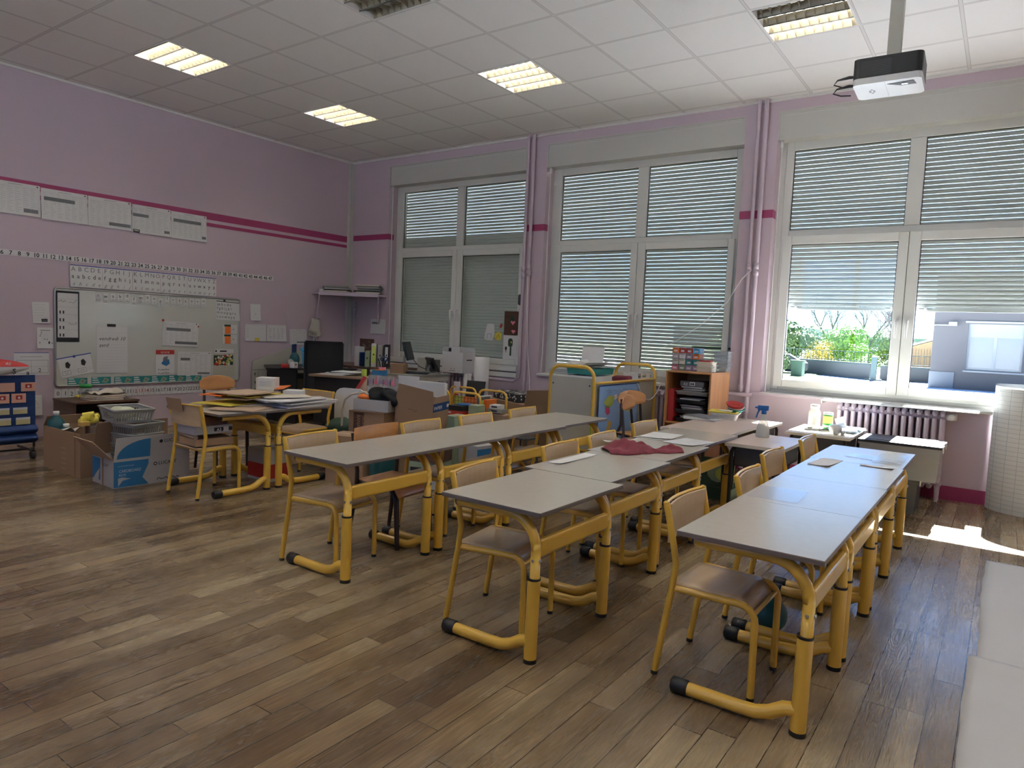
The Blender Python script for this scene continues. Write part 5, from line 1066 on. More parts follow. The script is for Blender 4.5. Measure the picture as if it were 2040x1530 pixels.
# low cabinet under the board with a heap of things
t = thing('low_cupboard', 'low dark brown cupboard under the whiteboard corner', 'cupboard', (.36, -3.565, 0)); b = MB('dark_wood')
b.box(-.23, .23, -.30, -.284, 0, .375); b.box(-.23, .23, .284, .30, 0, .375); b.box(-.235, .24, -.305, .305, .375, .395); b.box(-.23, -.22, -.284, .284, 0, .375); b.box(-.22, .23, -.284, .284, .04, .055); b.box(-.22, .20, -.284, .284, .21, .222); b.build('carcass', t, bevel=.002)
t = thing('plastic_jar', 'clear jar with a green lid on the low cupboard', 'jar', (.34, -3.66, .396)); b = MB('clear_plastic'); b.lathe([(.001, 0), (.052, 0), (.055, .01), (.055, .105), (.05, .115)], n=20); b.build('jar_body', t); b = MB('green'); b.cyl((0, 0, 0), .054, .112, .145, 20); b.build('lid', t)
b = MB('ink_grey'); [blob(b, .34 + .02 * math.cos(k * 2), -3.66 + .02 * math.sin(k * 2), .425 + .012 * k, .02, .02, .016, 8, 5) for k in range(5)]; tag(b.build('jar_contents'), 'dark small items filling the green-lidded jar', 'contents')
b = MB('blue'); b.lathe([(.001, 0), (.03, 0), (.034, .075), (.031, .075), (.027, .004)], n=18); o = b.build('cup'); o.location = (.17, -3.42, .396); tag(o, 'small blue cup on the low cupboard against the number cards', 'cup')
for k in range(3):
    b = MB('cream'); b.box(-.12, .12, -.15, .15, 0, .014); b.m('brown_lam').box(-.121, .121, -.151, .151, .014, .017); o = b.build('book'); o.location = (.44 - .01 * k, -3.55 + .02 * k, .396 + .0175 * k); o.rotation_euler.z = .15 * k; tag(o, ['bottom', 'middle', 'top'][k] + ' pale box-like book under the white cloth on the low cupboard', 'book', 'books on the low cupboard')
b = MB('paper_warm'); b.smooth = True; b.grid(lambda u, v: ((u - .5) * .20, (v - .5) * .30, .045 * math.exp(-((u - .5) ** 2 + (v - .7) ** 2) * 9) + .01 * math.sin(13 * u + 7 * v)), 14, 14, .004); o = b.build('cloth'); o.location = (.42, -3.50, .462); o.rotation_euler.z = .3; tag(o, 'off-white folded cloth on the low cupboard books', 'cloth')
b = MB('yellow_paper'); b.box(-.10, .10, -.10, .10, 0, .012); o = b.build('folder'); o.location = (.22, -3.56, .40); o.rotation_euler = (.1, .12, .3); tag(o, 'yellow folder lying behind the jar on the low cupboard', 'folder')
b = MB('ink'); b.box(-.07, .07, -.05, .05, 0, .04); o = b.build('pouch', bevel=.01); o.location = (.33, -3.35, .396); tag(o, 'black pouch lying on the low cupboard edge', 'pouch')
# blue card holder cart
t = thing('card_holder_cart', 'navy fabric wall of card pockets on a wheeled stand', 'card holder', (1.0, -4.80, 0)); b = MB('navy'); b.box(-.02, 0, -.46, .46, .12, .70)
for k in range(6): b.box(0, .012, -.455, .455, .14 + .085 * k, .175 + .085 * k)
for k in range(2): b.smooth = True; b.grid(lambda u, v, k=k: (.012 + .045 * math.sin(PI * v), -.46 + .92 * u, .13 + .075 * k + .07 * v), 10, 6, 0); b.smooth = False
b.build('pocket_cloth', t); b = MB('black_plastic'); b.tube([(-.01, .45, .70), (-.01, .45, .08)], .01, 8); b.tube([(-.01, -.45, .70), (-.01, -.45, .08)], .01, 8); b.tube([(-.2, .40, .07), (.12, .40, .07)], .012, 8); b.tube([(0, -.45, .07), (0, .45, .07)], .010, 8); b.build('stand', t)
for yy in (-.40, .40):
    b = MB('rubber'); b.X = T(.10, yy, .034) @ RX(90); b.cyl((0, 0, 0), .034, -.015, .015, 14); b.build('wheel', t)
def cardpos(): 
    for rw, (z, h_, m_, ys_) in enumerate(((.565, .075, 'card_pink', (-.17, -.05, .10)), (.470, .078, 'card_pink', (-.21, -.09, .03)), (.375, .055, 'yellow_card', (-.22, -.09, .04)), (.285, .060, 'yellow_card', (-.21, -.08, .06)))):
        for q, y in enumerate(ys_): yield rw, q, y + .25, z, h_, m_
mat('card_pink', (.78, .42, .30), .6); mat('yellow_card', (.62, .55, .28), .6)
for rw, q, y, z, h_, m_ in cardpos():
    def dc(b, w_, hh, zz, rw=rw, q=q):
        if rw < 2 and not (rw == 0 and q == 1): b.m('red').rect(w_ * .3, w_ * .75, hh * .35, hh * .8, zz); b.m('paper').disc(w_ * .52, hh * .55, .010, zz + .0003)
        elif rw >= 2: b.m('paper').rect(0, w_, hh * .7, hh, zz)
    sheet('picture_card', 'card', '%s card, %s in the %s row of the navy holder' % ('orange' if rw < 2 else 'yellow', ['first', 'second', 'third'][q], ['top', 'second', 'third', 'lowest'][rw]), .105, h_, on_left(-4.80 + y, z, 1.014), dc, m=m_, curl=0, group='cards in the navy pocket holder')
b = MB('white'); b.smooth = True
def bag(u, v):
    a = 2 * PI * u; e = PI * (v - .5); return (1.0 + .13 * math.cos(e) * math.cos(a) * (1 + .1 * math.sin(5 * a)), -4.78 + .42 * math.cos(e) * math.sin(a) * (1 + .06 * math.sin(3 * a)), .702 + .065 + .065 * math.sin(e) * (1 + .2 * math.sin(4 * a)))
b.grid(bag, 32, 12); b.m('red'); b.grid(lambda u, v: tuple(a_ + (.003 if i == 2 else .002) for i, a_ in enumerate(bag(u, .55 + .45 * v))), 32, 8); b.smooth = False
b.m('ink'); b.X = on_left(-4.55, .725, 1.128); b.text('S', 0, 0, .06, 0, bold=.02); b.text('a', .10, -.01, .05, 0, bold=.02); b.X = on_left(-4.60, .79, 1.10); b.m('white').text('46', .0, 0, .045, .012, italic=.3)
tag(b.build('plastic_bag'), 'red and white plastic bag lying on the navy card holder', 'bag')
# wrapped ream etc on the loaded chair
b = MB('ink_light'); b.box(-.14, .14, -.12, .12, 0, .06); b.m('ink').box(.0, .1402, -.1205, -.05, .015, .045); b.m('paper'); b.X = T(0, -.1215, 0) @ RX(90); b.text('A3', .02, .018, .03, 0, bold=.02); b.rect(.07, .11, .012, .045, 0)
o = b.build('paper_ream', bevel=.003); o.location = (3.13, -4.06, .44); o.rotation_euler.z = math.radians(88); tag(o, 'grey plastic-wrapped ream marked A3 on the chair seat', 'paper ream')
b = MB('card'); b.box(-.14, .14, -.12, .12, 0, .05); o = b.build('cardboard_pile', bevel=.003); o.location = (3.13, -4.05, .358); o.rotation_euler.z = math.radians(86); tag(o, 'brown card pile under the wrapped ream on the chair', 'cardboard')
b = MB('card_pale'); b.tube([(3.0, -4.17, .43), (3.22, -4.18, .42)], .016, 10); tag(b.build('paper_tube'), 'brown paper tube lying across the loaded chair', 'tube')
b = MB('dark_wood'); b.box(-.12, .12, -.10, .10, 0, .06); o = b.build('book_box'); o.location = (3.13, -4.06, .502); tag(o, 'dark box over the wrapped ream, just under the desk edge', 'box')
b = MB('card'); b.box(-.08, .08, -.002, .002, 0, .09); o = b.build('card_sheet'); o.location = (3.06, -4.235, .60); o.rotation_euler = (math.radians(14), 0, .1); tag(o, 'brown card flap poking above the loaded chair back', 'cardboard')
# papers on the cluttered desks
r = random.Random(9); zc = .598
spec = [(3.20, -3.80, 30, 'card_pale', 'big buff folder hanging over the cluttered desk edge'), (3.05, -3.60, -12, 'paper_warm', 'pale buff folder across the middle of the cluttered desks'), (2.95, -3.75, 20, 'yellow_paper', 'yellow-edged folder low in the desk heap'), (3.22, -3.35, 5, 'paper', 'wide white sheet at the window-side of the heap'),
        (3.15, -3.45, -6, 'paper_grey', 'grey printed sheet within the desk heap'), (3.22, -3.42, 9, 'paper', 'white sheet overlapping the grey one in the heap'), (3.00, -3.62, 14, 'card_pale', 'brown envelope in the desk heap'), (3.10, -3.40, -15, 'paper_warm', 'cream sheet high in the desk heap'), (2.95, -3.58, 22, 'yellow_paper', 'mustard folder under the topmost card'), (2.90, -3.80, 26, 'orange', 'bright orange sheet at the heap corner'), (3.02, -3.66, 18, 'card_pale', 'topmost large buff card of the desk heap'), (2.86, -3.28, 40, 'orange', 'orange sheet showing behind the buff card')]
for k, (x, y, a, m_, lb) in enumerate(spec):
    w_, h_ = (r.uniform(.28, .38), r.uniform(.36, .50)) if m_ != 'orange' else (.18, .26); b = MB(m_); z = zc + .009 * k
    b.grid(lambda u, v: ((u - .5) * w_, (v - .5) * h_, .0085 + .012 * math.sin(3 * u + k) * (u - .5)), 5, 5, .0075); o = b.build('folder'); o.location = (x, y, z); o.rotation_euler = (r.uniform(-.02, .02), r.uniform(-.02, .02), math.radians(a)); tag(o, lb, 'folder', 'papers heaped on the cluttered desks')
for k in range(4):
    b = MB('paper' if k % 2 == 0 else 'paper_grey'); b.box(-.15, .15, -.22, .22, 0, .010); o = b.build('drawing_pad'); o.location = (3.24 - .01 * k, -3.36 + .03 * k, zc + .001 + .0105 * k); o.rotation_euler.z = math.radians(4 - 5 * k); 
    tag(o, ['bottom', 'second', 'third', 'top'][k] + ' white drawing pad at the edge of the cluttered desks', 'drawing pad', 'drawing pads on the cluttered desks')
for k, (x, y, z) in enumerate(((2.86, -3.36, .598), (2.865, -3.36, .694), (3.02, -3.22, .598))):
    b = MB('paper'); b.box(-.072, .072, -.072, .072, 0, .094); b.m('paper_warm').box(-.0725, -.06, -.0725, .0725, 0, .0945); b.m('ink_light')
    for q in range(4): b.box(-.05, .05, -.0735, -.0725, .03 + .012 * q, .033 + .012 * q); b.box(.0725, .0735, -.03, .03, .03 + .012 * q, .032 + .012 * q)
    o = b.build('white_box', bevel=.002); o.location = (x, y, z); o.rotation_euler.z = math.radians(38); tag(o, ['lower stacked white carton behind the desk heap', 'upper stacked white carton behind the desk heap', 'single small white carton beside the stacked pair'][k], 'box', 'small white cartons on the cluttered desks')
carton('red and white carton on the floor behind the loaded chair', (3.02, -3.45, 0), 0, .26, .20, .24, mt='paper_grey', top=True, pr={'front': lambda b, w_, h_: b.m('ink_red').rect(0, w_, .02, h_ * .55, 0), 'right': lambda b, w_, h_: b.m('ink_red').rect(0, w_, .02, h_ * .55, 0)})
# ============================================================ OFFICE CORNER
# beige house-shaped board with letters
t = thing('letter_board', 'beige slanted board with a column of letters leaning on the wall', 'board', (.03, 0, 0)); b = MB('beige'); b.X = on_left(0, 0, 0); 
b.add([(-1.59, 0, 0), (-.56, 0, 0), (-.56, .74, 0), (-1.0, .915, 0), (-1.59, .73, 0), (-1.59, 0, .015), (-.56, 0, .015), (-.56, .74, .015), (-1.0, .915, .015), (-1.59, .73, .015)], [(4, 3, 2, 1, 0), (5, 6, 7, 8, 9), (0, 1, 6, 5), (1, 2, 7, 6), (2, 3, 8, 7), (3, 4, 9, 8), (4, 0, 5, 9)])
b.m('ink').line([(-1.585, .62), (-1.2, .62)], .004, .016); b.disc(-1.40, .655, .012, .016); b.line([(-1.51, 0), (-1.51, .62)], .003, .016); b.build('panel', t)
b = MB('ink'); b.X = on_left(0, 0, 0)
for k, c in enumerate('FVBR'): b.text(c, -1.565, .545 - .10 * k, .055, .017, bold=.02)
b.build('letters', t)
# black computer desk
t = thing('computer_desk', 'black computer desk along the whiteboard wall, crowded with objects', 'desk', (.78, -1.30, 0)); b = MB('black_plastic')
b.prism([(-.16, -.50), (.32, .50), (-.66, .50), (-.66, -.18)], .665, .69); b.build('desktop', t, bevel=.005)
for yy, xa, xb in ((-.15, -.62, -.04), (.46, -.62, .26)): b = MB('black_plastic'); b.box(xa, xb, yy - .012, yy + .012, 0, .665); b.build('side_panel', t)
b = MB('black_plastic'); b.box(-.6, -.02, -.13, .44, .56, .575); b.box(-.6, -.02, -.13, .44, .30, .315); b.build('inner_shelf', t)
def solid(name, label, cat, mt, loc, box, rz=0, bev=.004, group=None, extra=None, rx=0, ry=0):
    b = MB(mt); b.box(*box); 
    if extra: extra(b)
    o = b.build(name, bevel=bev); o.location = loc; o.rotation_euler = (math.radians(rx), math.radians(ry), math.radians(rz)); return tag(o, label, cat, group)
zd = .691
solid('pencil_box', 'small red box on the black computer desk', 'box', 'red', (.70, -1.60, zd), (-.04, .04, -.05, .05, 0, .045), 60)
b = MB('teal_dark'); blob(b, 0, 0, .09, .06, .06, .09, 16, 10, .1, 4); b.m('grey'); blob(b, .02, -.08, .05, .05, .045, .05, 14, 8, .1, 6); o = b.build('vase'); o.location = (.60, -1.38, zd); tag(o, 'dark glass vase and pebble on the computer desk', 'vase')
solid('name_cube', 'white cube with a black mark on the computer desk', 'cube', 'white', (.74, -1.50, zd), (-.03, .035, -.035, .035, 0, .07), 12, extra=lambda b: b.m('ink').box(.035, .0355, -.01, .01, .03, .05))
solid('framed_picture', 'dark blue picture leaning behind the vase', 'picture', 'navy', (.35, -1.20, zd), (-.005, .005, -.11, .11, 0, .27), 40, extra=lambda b: b.m('blue').box(.005, .007, -.04, .03, .05, .13))
b = MB('sky_drawer'); 
for k in range(5): a = 2 * PI * k / 5 + PI / 2; b.X = T(.58, -1.24, zd + .205) ; b.tube([(0, 0, 0), (0, .055 * math.cos(a), .055 * math.sin(a))], [.018, .006], 8)
b.tube([(0, 0, -.04), (0, .01, -.22)], .012, 6); tag(b.build('star_toy'), 'light blue star-shaped toy standing before the dark picture', 'toy')
b = MB('black_plastic'); b.X = T(.70, -1.12, zd + .085) @ RZ(-40) @ RY(80); b.lathe([(.001, -.025), (.08, -.025), (.085, 0), (.08, .025), (.001, .025)], n=24); tag(b.build('speaker_disc'), 'round black disc standing on the computer desk', 'speaker')
for k in range(3):
    solid('desk_object', ['black box beside the round disc on the computer desk', 'second black box near the desk chair back', 'low black case at the desk back'][k], 'box', ['black_plastic', 'grey_dark', 'ink'][k], (.84 - .12 * (k == 2), -1.10 + .12 * k, zd), (-.05, .05, -.05, .05, 0, .13 - .02 * k), 8 * k)
for k in range(2): solid('book', ['lower dark red book lying over the black objects', 'upper pale book lying over the black objects'][k], 'book', ['dark_wood', 'paper_warm'][k], (.84, -1.08, zd + .131 + .017 * k), (-.07, .09, -.10, .10, 0, .016), 10 * k)
solid('paper_sheet', 'white sheet lying at the front of the computer desk', 'paper', 'paper', (.84, -1.32, zd), (-.05, .05, -.10, .10, 0, .003), -25, 0)
solid('magazine_stack', 'dim stack of papers on the shelf inside the computer desk', 'papers', 'grey', (.55, -1.2, .317), (-.1, .1, -.15, .15, 0, .06), 5)
# desk chair with black back
t = thing('office_chair', 'black high-backed office chair before the corner shelf', 'chair', (1.58, -1.74, 0), 42)
b = MB('black_fabric'); b.smooth = True
b.grid(lambda u, v: ((u - .5) * (.42 - .04 * v), -.03 * math.cos(PI * (u - .5)) , .50 + .54 * v), 10, 8, 0); b.grid(lambda u, v: (-(u - .5) * (.42 - .04 * v), .05 - .01 * math.cos(PI * (u - .5)), .50 + .54 * v), 10, 8, 0); b.smooth = False
b.rbox(-.20, .20, -.03, .05, 1.03, 1.045, .02); b.box(-.21, -.19, -.02, .045, .5, 1.03); b.box(.19, .21, -.02, .045, .5, 1.03); b.build('backrest', t)
b = MB('black_fabric'); b.rbox(-.23, .23, .03, .46, .42, .49, .06); b.build('seat', t, bevel=.02)
b = MB('black_plastic'); b.cyl((0, .24, 0), .03, .08, .42, 12); b.tube([(0, .1, .44), (0, .04, .52), (0, .03, .7)], .02, 8)
for k in range(5): a = 2 * PI * k / 5; b.tube([(0, .24, .09), (.27 * math.cos(a), .24 + .27 * math.sin(a), .06)], [.02, .013], 8)
b.build('base', t)
for k in range(5): a = 2 * PI * k / 5; b = MB('rubber'); b.X = T(.27 * math.cos(a), .24 + .27 * math.sin(a), .027) @ RX(90); b.cyl((0, 0, 0), .027, -.015, .015, 10); b.build('castor', t)
# corner hutch behind the chair with binders
t = thing('corner_table', 'dark corner table holding the ring binders', 'table', (.85, -.40, 0)); b = MB('dark_wood'); b.box(-.70, .62, -.30, .30, .685, .71); b.build('tabletop', t, bevel=.003)
for sx, sy in ((-.66, -.27), (.57, -.27), (-.66, .27), (.57, .27)): b = MB('dark_wood'); b.box(sx - .02, sx + .02, sy - .02, sy + .02, 0, .685); b.build('leg', t)
zt_ = .7115
for k, (x, h_, m_, lab, lb) in enumerate(((.92, .20, 'green_pale', None, 'short pale binder nearest the chair back'), (.995, .30, 'paper', 'lime', 'tall white binder with a lime spine strip'), (1.06, .28, 'grey', None, 'grey binder between the lime one and the black one'), (1.14, .29, 'ink', 'paper', 'black binder with a white spine label'))):
    def ex(b, h_=h_, lab=lab):
        if lab: b.m(lab).box(-.018, .018, -.1015, -.10, .05, h_ - .03)
        b.m('ink').box(-.008, .008, -.102, -.1015, h_ * .5, h_ * .5 + .02)
    solid('ring_binder', lb, 'binder', m_, (1.02 + .062 * k, -.56 + .052 * k, zt_), (-.03, .03, -.10, .10, 0, h_), 40, .002, 'ring binders in the corner', ex)
solid('paper_box', 'pale blue-white packet standing beside the chair back', 'packet', 'paper', (.90, -.60, zt_), (-.04, .04, -.05, .05, 0, .25), 0, .003, None, lambda b: b.m('navy').box(.05, .07, -.05, .05, 0, .18))
sheet('framed_photo', 'picture', 'dark patterned picture on the window wall behind the binders', .29, .185, on_win(.246, .864, -.004), lambda b, w_, h_, z: [squig(b, w_ * random.Random(k).uniform(.1, .7), h_ * random.Random(k + 9).uniform(.1, .7), .05, .04, z, 5, .004, 'grey', k) for k in range(9)], m='dark_wood', curl=0)
sheet('paper_notice', 'paper', 'paper with a dark bar on the wall under the corner shelf', .285, .20, on_win(.462, 1.13, -.004), planning([(.08, .58, .66, .80)], 33), seed=70)
# corner shelf with newspapers
t = thing('corner_shelf', 'lilac triangular shelf across the corner on slanted struts', 'shelf', (0, 0, 1.635)); b = MB('lilac_gloss'); b.prism([(0.003, -.003), (0.003, -.66), (.12, -.64), (.76, -.16), (.76, -.003)], 0, .022); b.build('shelf_board', t)
b = MB('lilac_gloss'); b.X = T(.12, -.645, 0) @ RZ(36.9); b.box(0, .80, -.012, .0, -.012, .036); b.build('front_edge', t)
for p, q in (((.12, -.63, .0), (.015, -.60, -.38)), ((.75, -.16, 0), (.62, -.02, -.36))): b = MB('lilac_gloss'); b.tube([p, q], .011, 6); b.build('strut', t)
r = random.Random(14)
for k in range(14):
    st = 0 if k < 6 else 1
    x, y = ((.22, -.42) if st == 0 else (.55, -.14)); b = MB(['ink_grey', 'paper_warm', 'ink', 'paper_grey', 'ink_grey', 'grey'][k % 6]); b.box(-.16, .16, -.11, .11, 0, .015)
    o = b.build('newspaper'); j = k if st == 0 else k - 6; o.location = (x + r.uniform(-.03, .03), y + r.uniform(-.02, .02), 1.658 + .0165 * j); o.rotation_euler = (0, 0, r.uniform(.45, .85)); 
    tag(o, '%s newspaper, %s from the shelf up in the pile %s' % (['dark', 'yellowed', 'black', 'pale', 'dark grey', 'grey'][k % 6], 'first second third fourth fifth sixth seventh eighth'.split()[j], 'nearer the whiteboard wall' if st == 0 else 'nearer the windows'), 'newspaper', 'newspapers piled on the corner shelf')
solid('small_box', 'tiny white box at the whiteboard end of the corner shelf', 'box', 'white', (.09, -.56, 1.658), (-.03, .03, -.03, .03, 0, .05), 20, .002)
# teacher table
t = thing('teacher_table', 'brown-topped table with a black modesty panel before the office chair', 'table', (1.93, -2.22, 0), 16); b = MB('brown_lam'); b.box(0, .76, 0, .50, .70, .722); b.build('tabletop', t, bevel=.003)
b = MB('black_plastic'); b.box(.04, .72, .05, .062, .22, .70); b.build('modesty_panel', t)
for x in (.04, .70): b = MB('black_plastic'); b.box(x, x + .03, .02, .48, .0, .03); b.box(x, x + .03, .2, .26, .03, .70); b.build('leg', t)
for k in range(5):
    b = MB(['paper', 'paper_grey', 'paper', 'ink_grey', 'paper'][k]); b.box(-.15, .15, -.105, .105, 0, .006); o = b.build('paper_stack'); o.location = (2.13 + .02 * k, -2.0 + .02 * k, .7235 + .007 * k); o.rotation_euler.z = .3 + r.uniform(-.3, .3); tag(o, ['bottom', 'second', 'third', 'dark fourth', 'topmost white'][k] + ' sheaf of papers on the brown-topped table', 'papers', 'sheaves on the brown-topped table')
solid('tape_box', 'small dark gold-lettered box on the brown-topped table', 'box', 'ink', (2.36, -1.83, .7235), (-.03, .03, -.025, .025, 0, .085), 16, .002, None, lambda b: b.m('land_c').box(-.015, .015, -.026, -.025, .03, .06))
solid('lime_packet', 'lime green packet at the edge of the brown-topped table', 'packet', 'lime', (2.44, -1.93, .7235), (-.02, .02, -.02, .02, 0, .075), 16, .003)
solid('blue_box', 'blue box with an orange flap on the brown-topped table', 'box', 'blue_print', (2.55, -1.82, .7235), (-.06, .06, -.05, .05, 0, .07), 12, .003, None, lambda b: b.m('orange').prism([(-.02, -.052), (.05, -.052), (.05, .03), (-.02, .03)], .07, .078))
t = thing('pencil_pot', 'pot of scissors and dark pens beside the grey desk', 'pot', (2.42, -1.66, .7235)); b = MB('pink'); b.lathe([(.001, 0), (.035, 0), (.038, .09), (.034, .09), (.03, .004)], n=16); b.build('pot_body', t)
b = MB('ink'); [b.tube([(0, 0, .02), (.05 * math.cos(k * 1.1), .05 * math.sin(k * 1.1), .17 + .01 * (k % 3))], .005, 5) for k in range(7)]; b.build('pens', t)
b = MB('navy'); [b.tube([(.03 + .025 * math.cos(a_ * PI / 6) + .03 * q, .0, .175 + .022 * math.sin(a_ * PI / 6)) for a_ in range(12)], .006, 6, closed=True) for q in (-1, 0.6)]; b.build('scissor_handles', t)
b = MB('white'); b.tube([(-.05, 0, .015), (.05, .0, .03)], [.012, .02], 10); o = b.build('marker'); o.location = (2.50, -1.73, .7235); tag(o, 'thick white marker lying beside the pencil pot', 'marker')
solid('black_case', 'black case on the brown-topped table beside the pencil pot', 'case', 'ink', (2.33, -1.60, .7235), (-.04, .04, -.05, .05, 0, .05), 10, .01)
# grey drawer desk with monitors
t = thing('drawer_desk', 'grey office desk with a drawer pedestal under the first window', 'desk', (2.05, -.98, 0)); b = MB('grey'); b.box(-.42, .44, -.33, .34, .70, .722); b.build('desktop', t, bevel=.003)
b = MB('beige'); b.box(-.4, .42, -.02, .33, .05, .60); b.box(-.40, -.38, -.32, -.02, .0, .70); b.box(-.4, .425, -.32, .33, .64, .70); b.build('pedestal', t)
for k in range(2): b = MB('beige'); b.box(.42, .432, .0, .32, .06 + .27 * k, .31 + .27 * k); d_ = b.build('drawer', t, bevel=.003); b = MB('ink'); b.box(.432, .437, .12, .2, .24 + .27 * k, .255 + .27 * k); b.build('handle', d_)
def monitor(label, loc, rz, w_, h_, tilt, zb_=.12):
    t = thing('monitor', label, 'monitor', loc, rz, 'monitors on the grey desk'); b = MB('black_plastic'); b.X = T(0, 0, zb_ + h_ / 2) @ RX(tilt); b.box(-w_ / 2, w_ / 2, -.012, .012, -h_ / 2, h_ / 2); b.box(-w_ / 4, w_ / 4, .012, .035, -h_ / 4, h_ / 4); b.build('screen', t, bevel=.004)
    b = MB('grey'); b.rbox(-.11, .11, -.08, .08, 0, .012, .03); b.tube([(0, .03, .01), (0, .05, zb_ + .02), (0, .02, zb_ + h_ / 2)], .014, 8); b.build('stand', t)
monitor('black flat monitor tilted upward, seen nearly edge-on', (2.02, -.86, .723), 122, .36, .22, -16, .13)
monitor('second dark monitor lying low beside the white archive box', (2.38, -.84, .723), 150, .28, .17, -28, .02)
solid('keyboard', 'black keyboard on the grey desk beside the archive box', 'keyboard', 'black_plastic', (2.30, -1.10, .723), (-.20, .20, -.06, .06, 0, .02), 30)
for k in range(2): solid('computer_case', ['pale computer case behind the tilted monitor', 'dark computer case beside the pale one'][k], 'computer', ['beige', 'grey_dark'][k], (2.12 + .16 * k, -.70, .723), (-.065, .065, -.04, .04, 0, .17 - .02 * k), 0)
solid('parcel', 'small plain brown parcel on the grey desk beside the scissors', 'parcel', 'card', (2.22, -1.21, .723), (-.08, .08, -.06, .06, 0, .11), 20, .003)
b = MB('black_plastic'); b.tube([(2.05, -.86, .9), (2.15, -.90, .86), (2.25, -.92, .80), (2.34, -.88, .76)], .005, 5); tag(b.build('cable'), 'black cable looping behind the tilted monitor', 'cable')
# archive box on the radiator, white roll
t = carton('white archive box with grey marks standing on the first radiator', (2.215, -.17, .708), 0, .33, .24, .255, (('b', .05, 0, 'paper'), ('l', .06, -5, 'paper')), mt='paper', mi='paper', name='archive_box', pr={'front': lambda b, w_, h_: [b.m('ink_grey').disc(w_ * .45 + .05 * k, .05, .007) for k in range(2)] + [b.rect(w_ * .35, w_ * .66, .02, .026)], 'right': lambda b, w_, h_: b.m('ink').rect(w_ * .3, w_ * .75, h_ * .6, h_ * .65)})
solid('file_box', 'white file box with a black square mark rising out of the archive box', 'box', 'paper', (2.14, -.13, .715), (-.10, .10, -.05, .05, 0, .305), 0, .002, None, lambda b: b.m('ink').box(-.085, -.04, -.0515, -.05, .245, .29))
b = MB('paper'); b.lathe([(.001, 0), (.088, 0), (.088, .925), (.078, .925), (.078, .01)], n=24); o = b.build('paper_roll'); o.location = (2.69, -.31, 0); tag(o, 'thick white paper roll standing upright below the first window', 'paper roll')
b = MB('paper_grey'); b.lathe([(.001, 0), (.048, 0), (.048, .72), (.001, .72)], n=16); o = b.build('paper_roll'); o.location = (2.52, -.36, 0); tag(o, 'thinner greyish patterned roll beside the thick white roll', 'paper roll')
# drawings on the first window
def d_h(b, w_, h_, z): b.m('green_dark').flat([(w_ * .5, h_ * .9), (w_ * .8, h_ * .6), (w_ * .4, h_ * .55)], z); b.m('pink').flat([(w_ * .62, h_ * .42), (w_ * .45, h_ * .56), (w_ * .53, h_ * .61), (w_ * .62, h_ * .56), (w_ * .72, h_ * .61), (w_ * .80, h_ * .55)], z + .0003); b.flat([(w_ * .68, h_ * .06), (w_ * .53, h_ * .18), (w_ * .60, h_ * .23), (w_ * .68, h_ * .19), (w_ * .76, h_ * .23), (w_ * .83, h_ * .17)], z + .0003)
sheet('drawing', 'drawing', 'dark drawing with two pink hearts taped on the first window', .21, .29, on_win(2.685, 1.197, .112), d_h, m='dark_wood', curl=0)
def d_t(b, w_, h_, z): b.m('green_dark').rbox(w_ * .36, w_ * .70, h_ * .52, h_ * .88, z, z + .0003, .03); b.rect(w_ * .5, w_ * .62, h_ * .15, h_ * .52, z); b.m('ink').disc(w_ * .22, h_ * .45, .016, z, 10, .025); b.rect(w_ * .2, w_ * .24, h_ * .28, h_ * .42, z); b.m('yellow_paper').disc(w_ * .6, h_ * .72, .012, z + .0006)
sheet('drawing', 'drawing', 'white drawing of a dark tree taped at the window bottom corner', .205, .29, on_win(2.682, .902, .112), d_t, curl=0)
def cut(name, label, pts, mt, x, z, ex=None):
    b = MB(mt); n = len(pts); b.add([(p[0], p[1], 0) for p in pts] + [(p[0], p[1], .0015) for p in pts], [tuple(reversed(range(n))), tuple(range(n, 2 * n))] + [(k, (k + 1) % n, n + (k + 1) % n, n + k) for k in range(n)]); 
    if ex: ex(b)
    o = b.build(name); o.matrix_world = on_win(x, z, .140); return tag(o, label, 'drawing')
cut('paper_cutout', 'white cut-out house shape taped on the first window', [(.0, .02), (.05, 0), (.13, .0), (.16, .08), (.15, .20), (.10, .21), (.04, .20), (.02, .12)], 'paper', 2.36, 1.12, lambda b: b.m('ink_blue').line([(.05, .02), (.05, .08), (.11, .08), (.11, .02)], .004, .002) or b.line([(.03, .09), (.08, .16), (.13, .09)], .005, .002))
cut('paper_cutout', 'yellow cut-out bird with green top taped on the window', [(0, .05), (.05, .0), (.11, .02), (.12, .09), (.08, .11), (.03, .10)], 'yellow_paper', 2.515, 1.12, lambda b: b.m('ink').line([(.04, .03), (.07, .08), (.09, .03)], .004, .002) or b.m('green').flat([(.03, .10), (.06, .11), (.08, .155), (.06, .16)], .001))
cut('paper_cutout', 'small red cut-out leaf beside the heart drawing', [(.0, .0), (.03, .01), (.04, .05), (.02, .06), (.0, .04)], 'red', 2.60, 1.275)
solid('window_toy', 'small dark grey soft toy hanging at the window frame', 'toy', 'grey_dark', (2.95, .06, 1.56), (-.035, .035, -.02, .02, 0, .13), 8, .02)
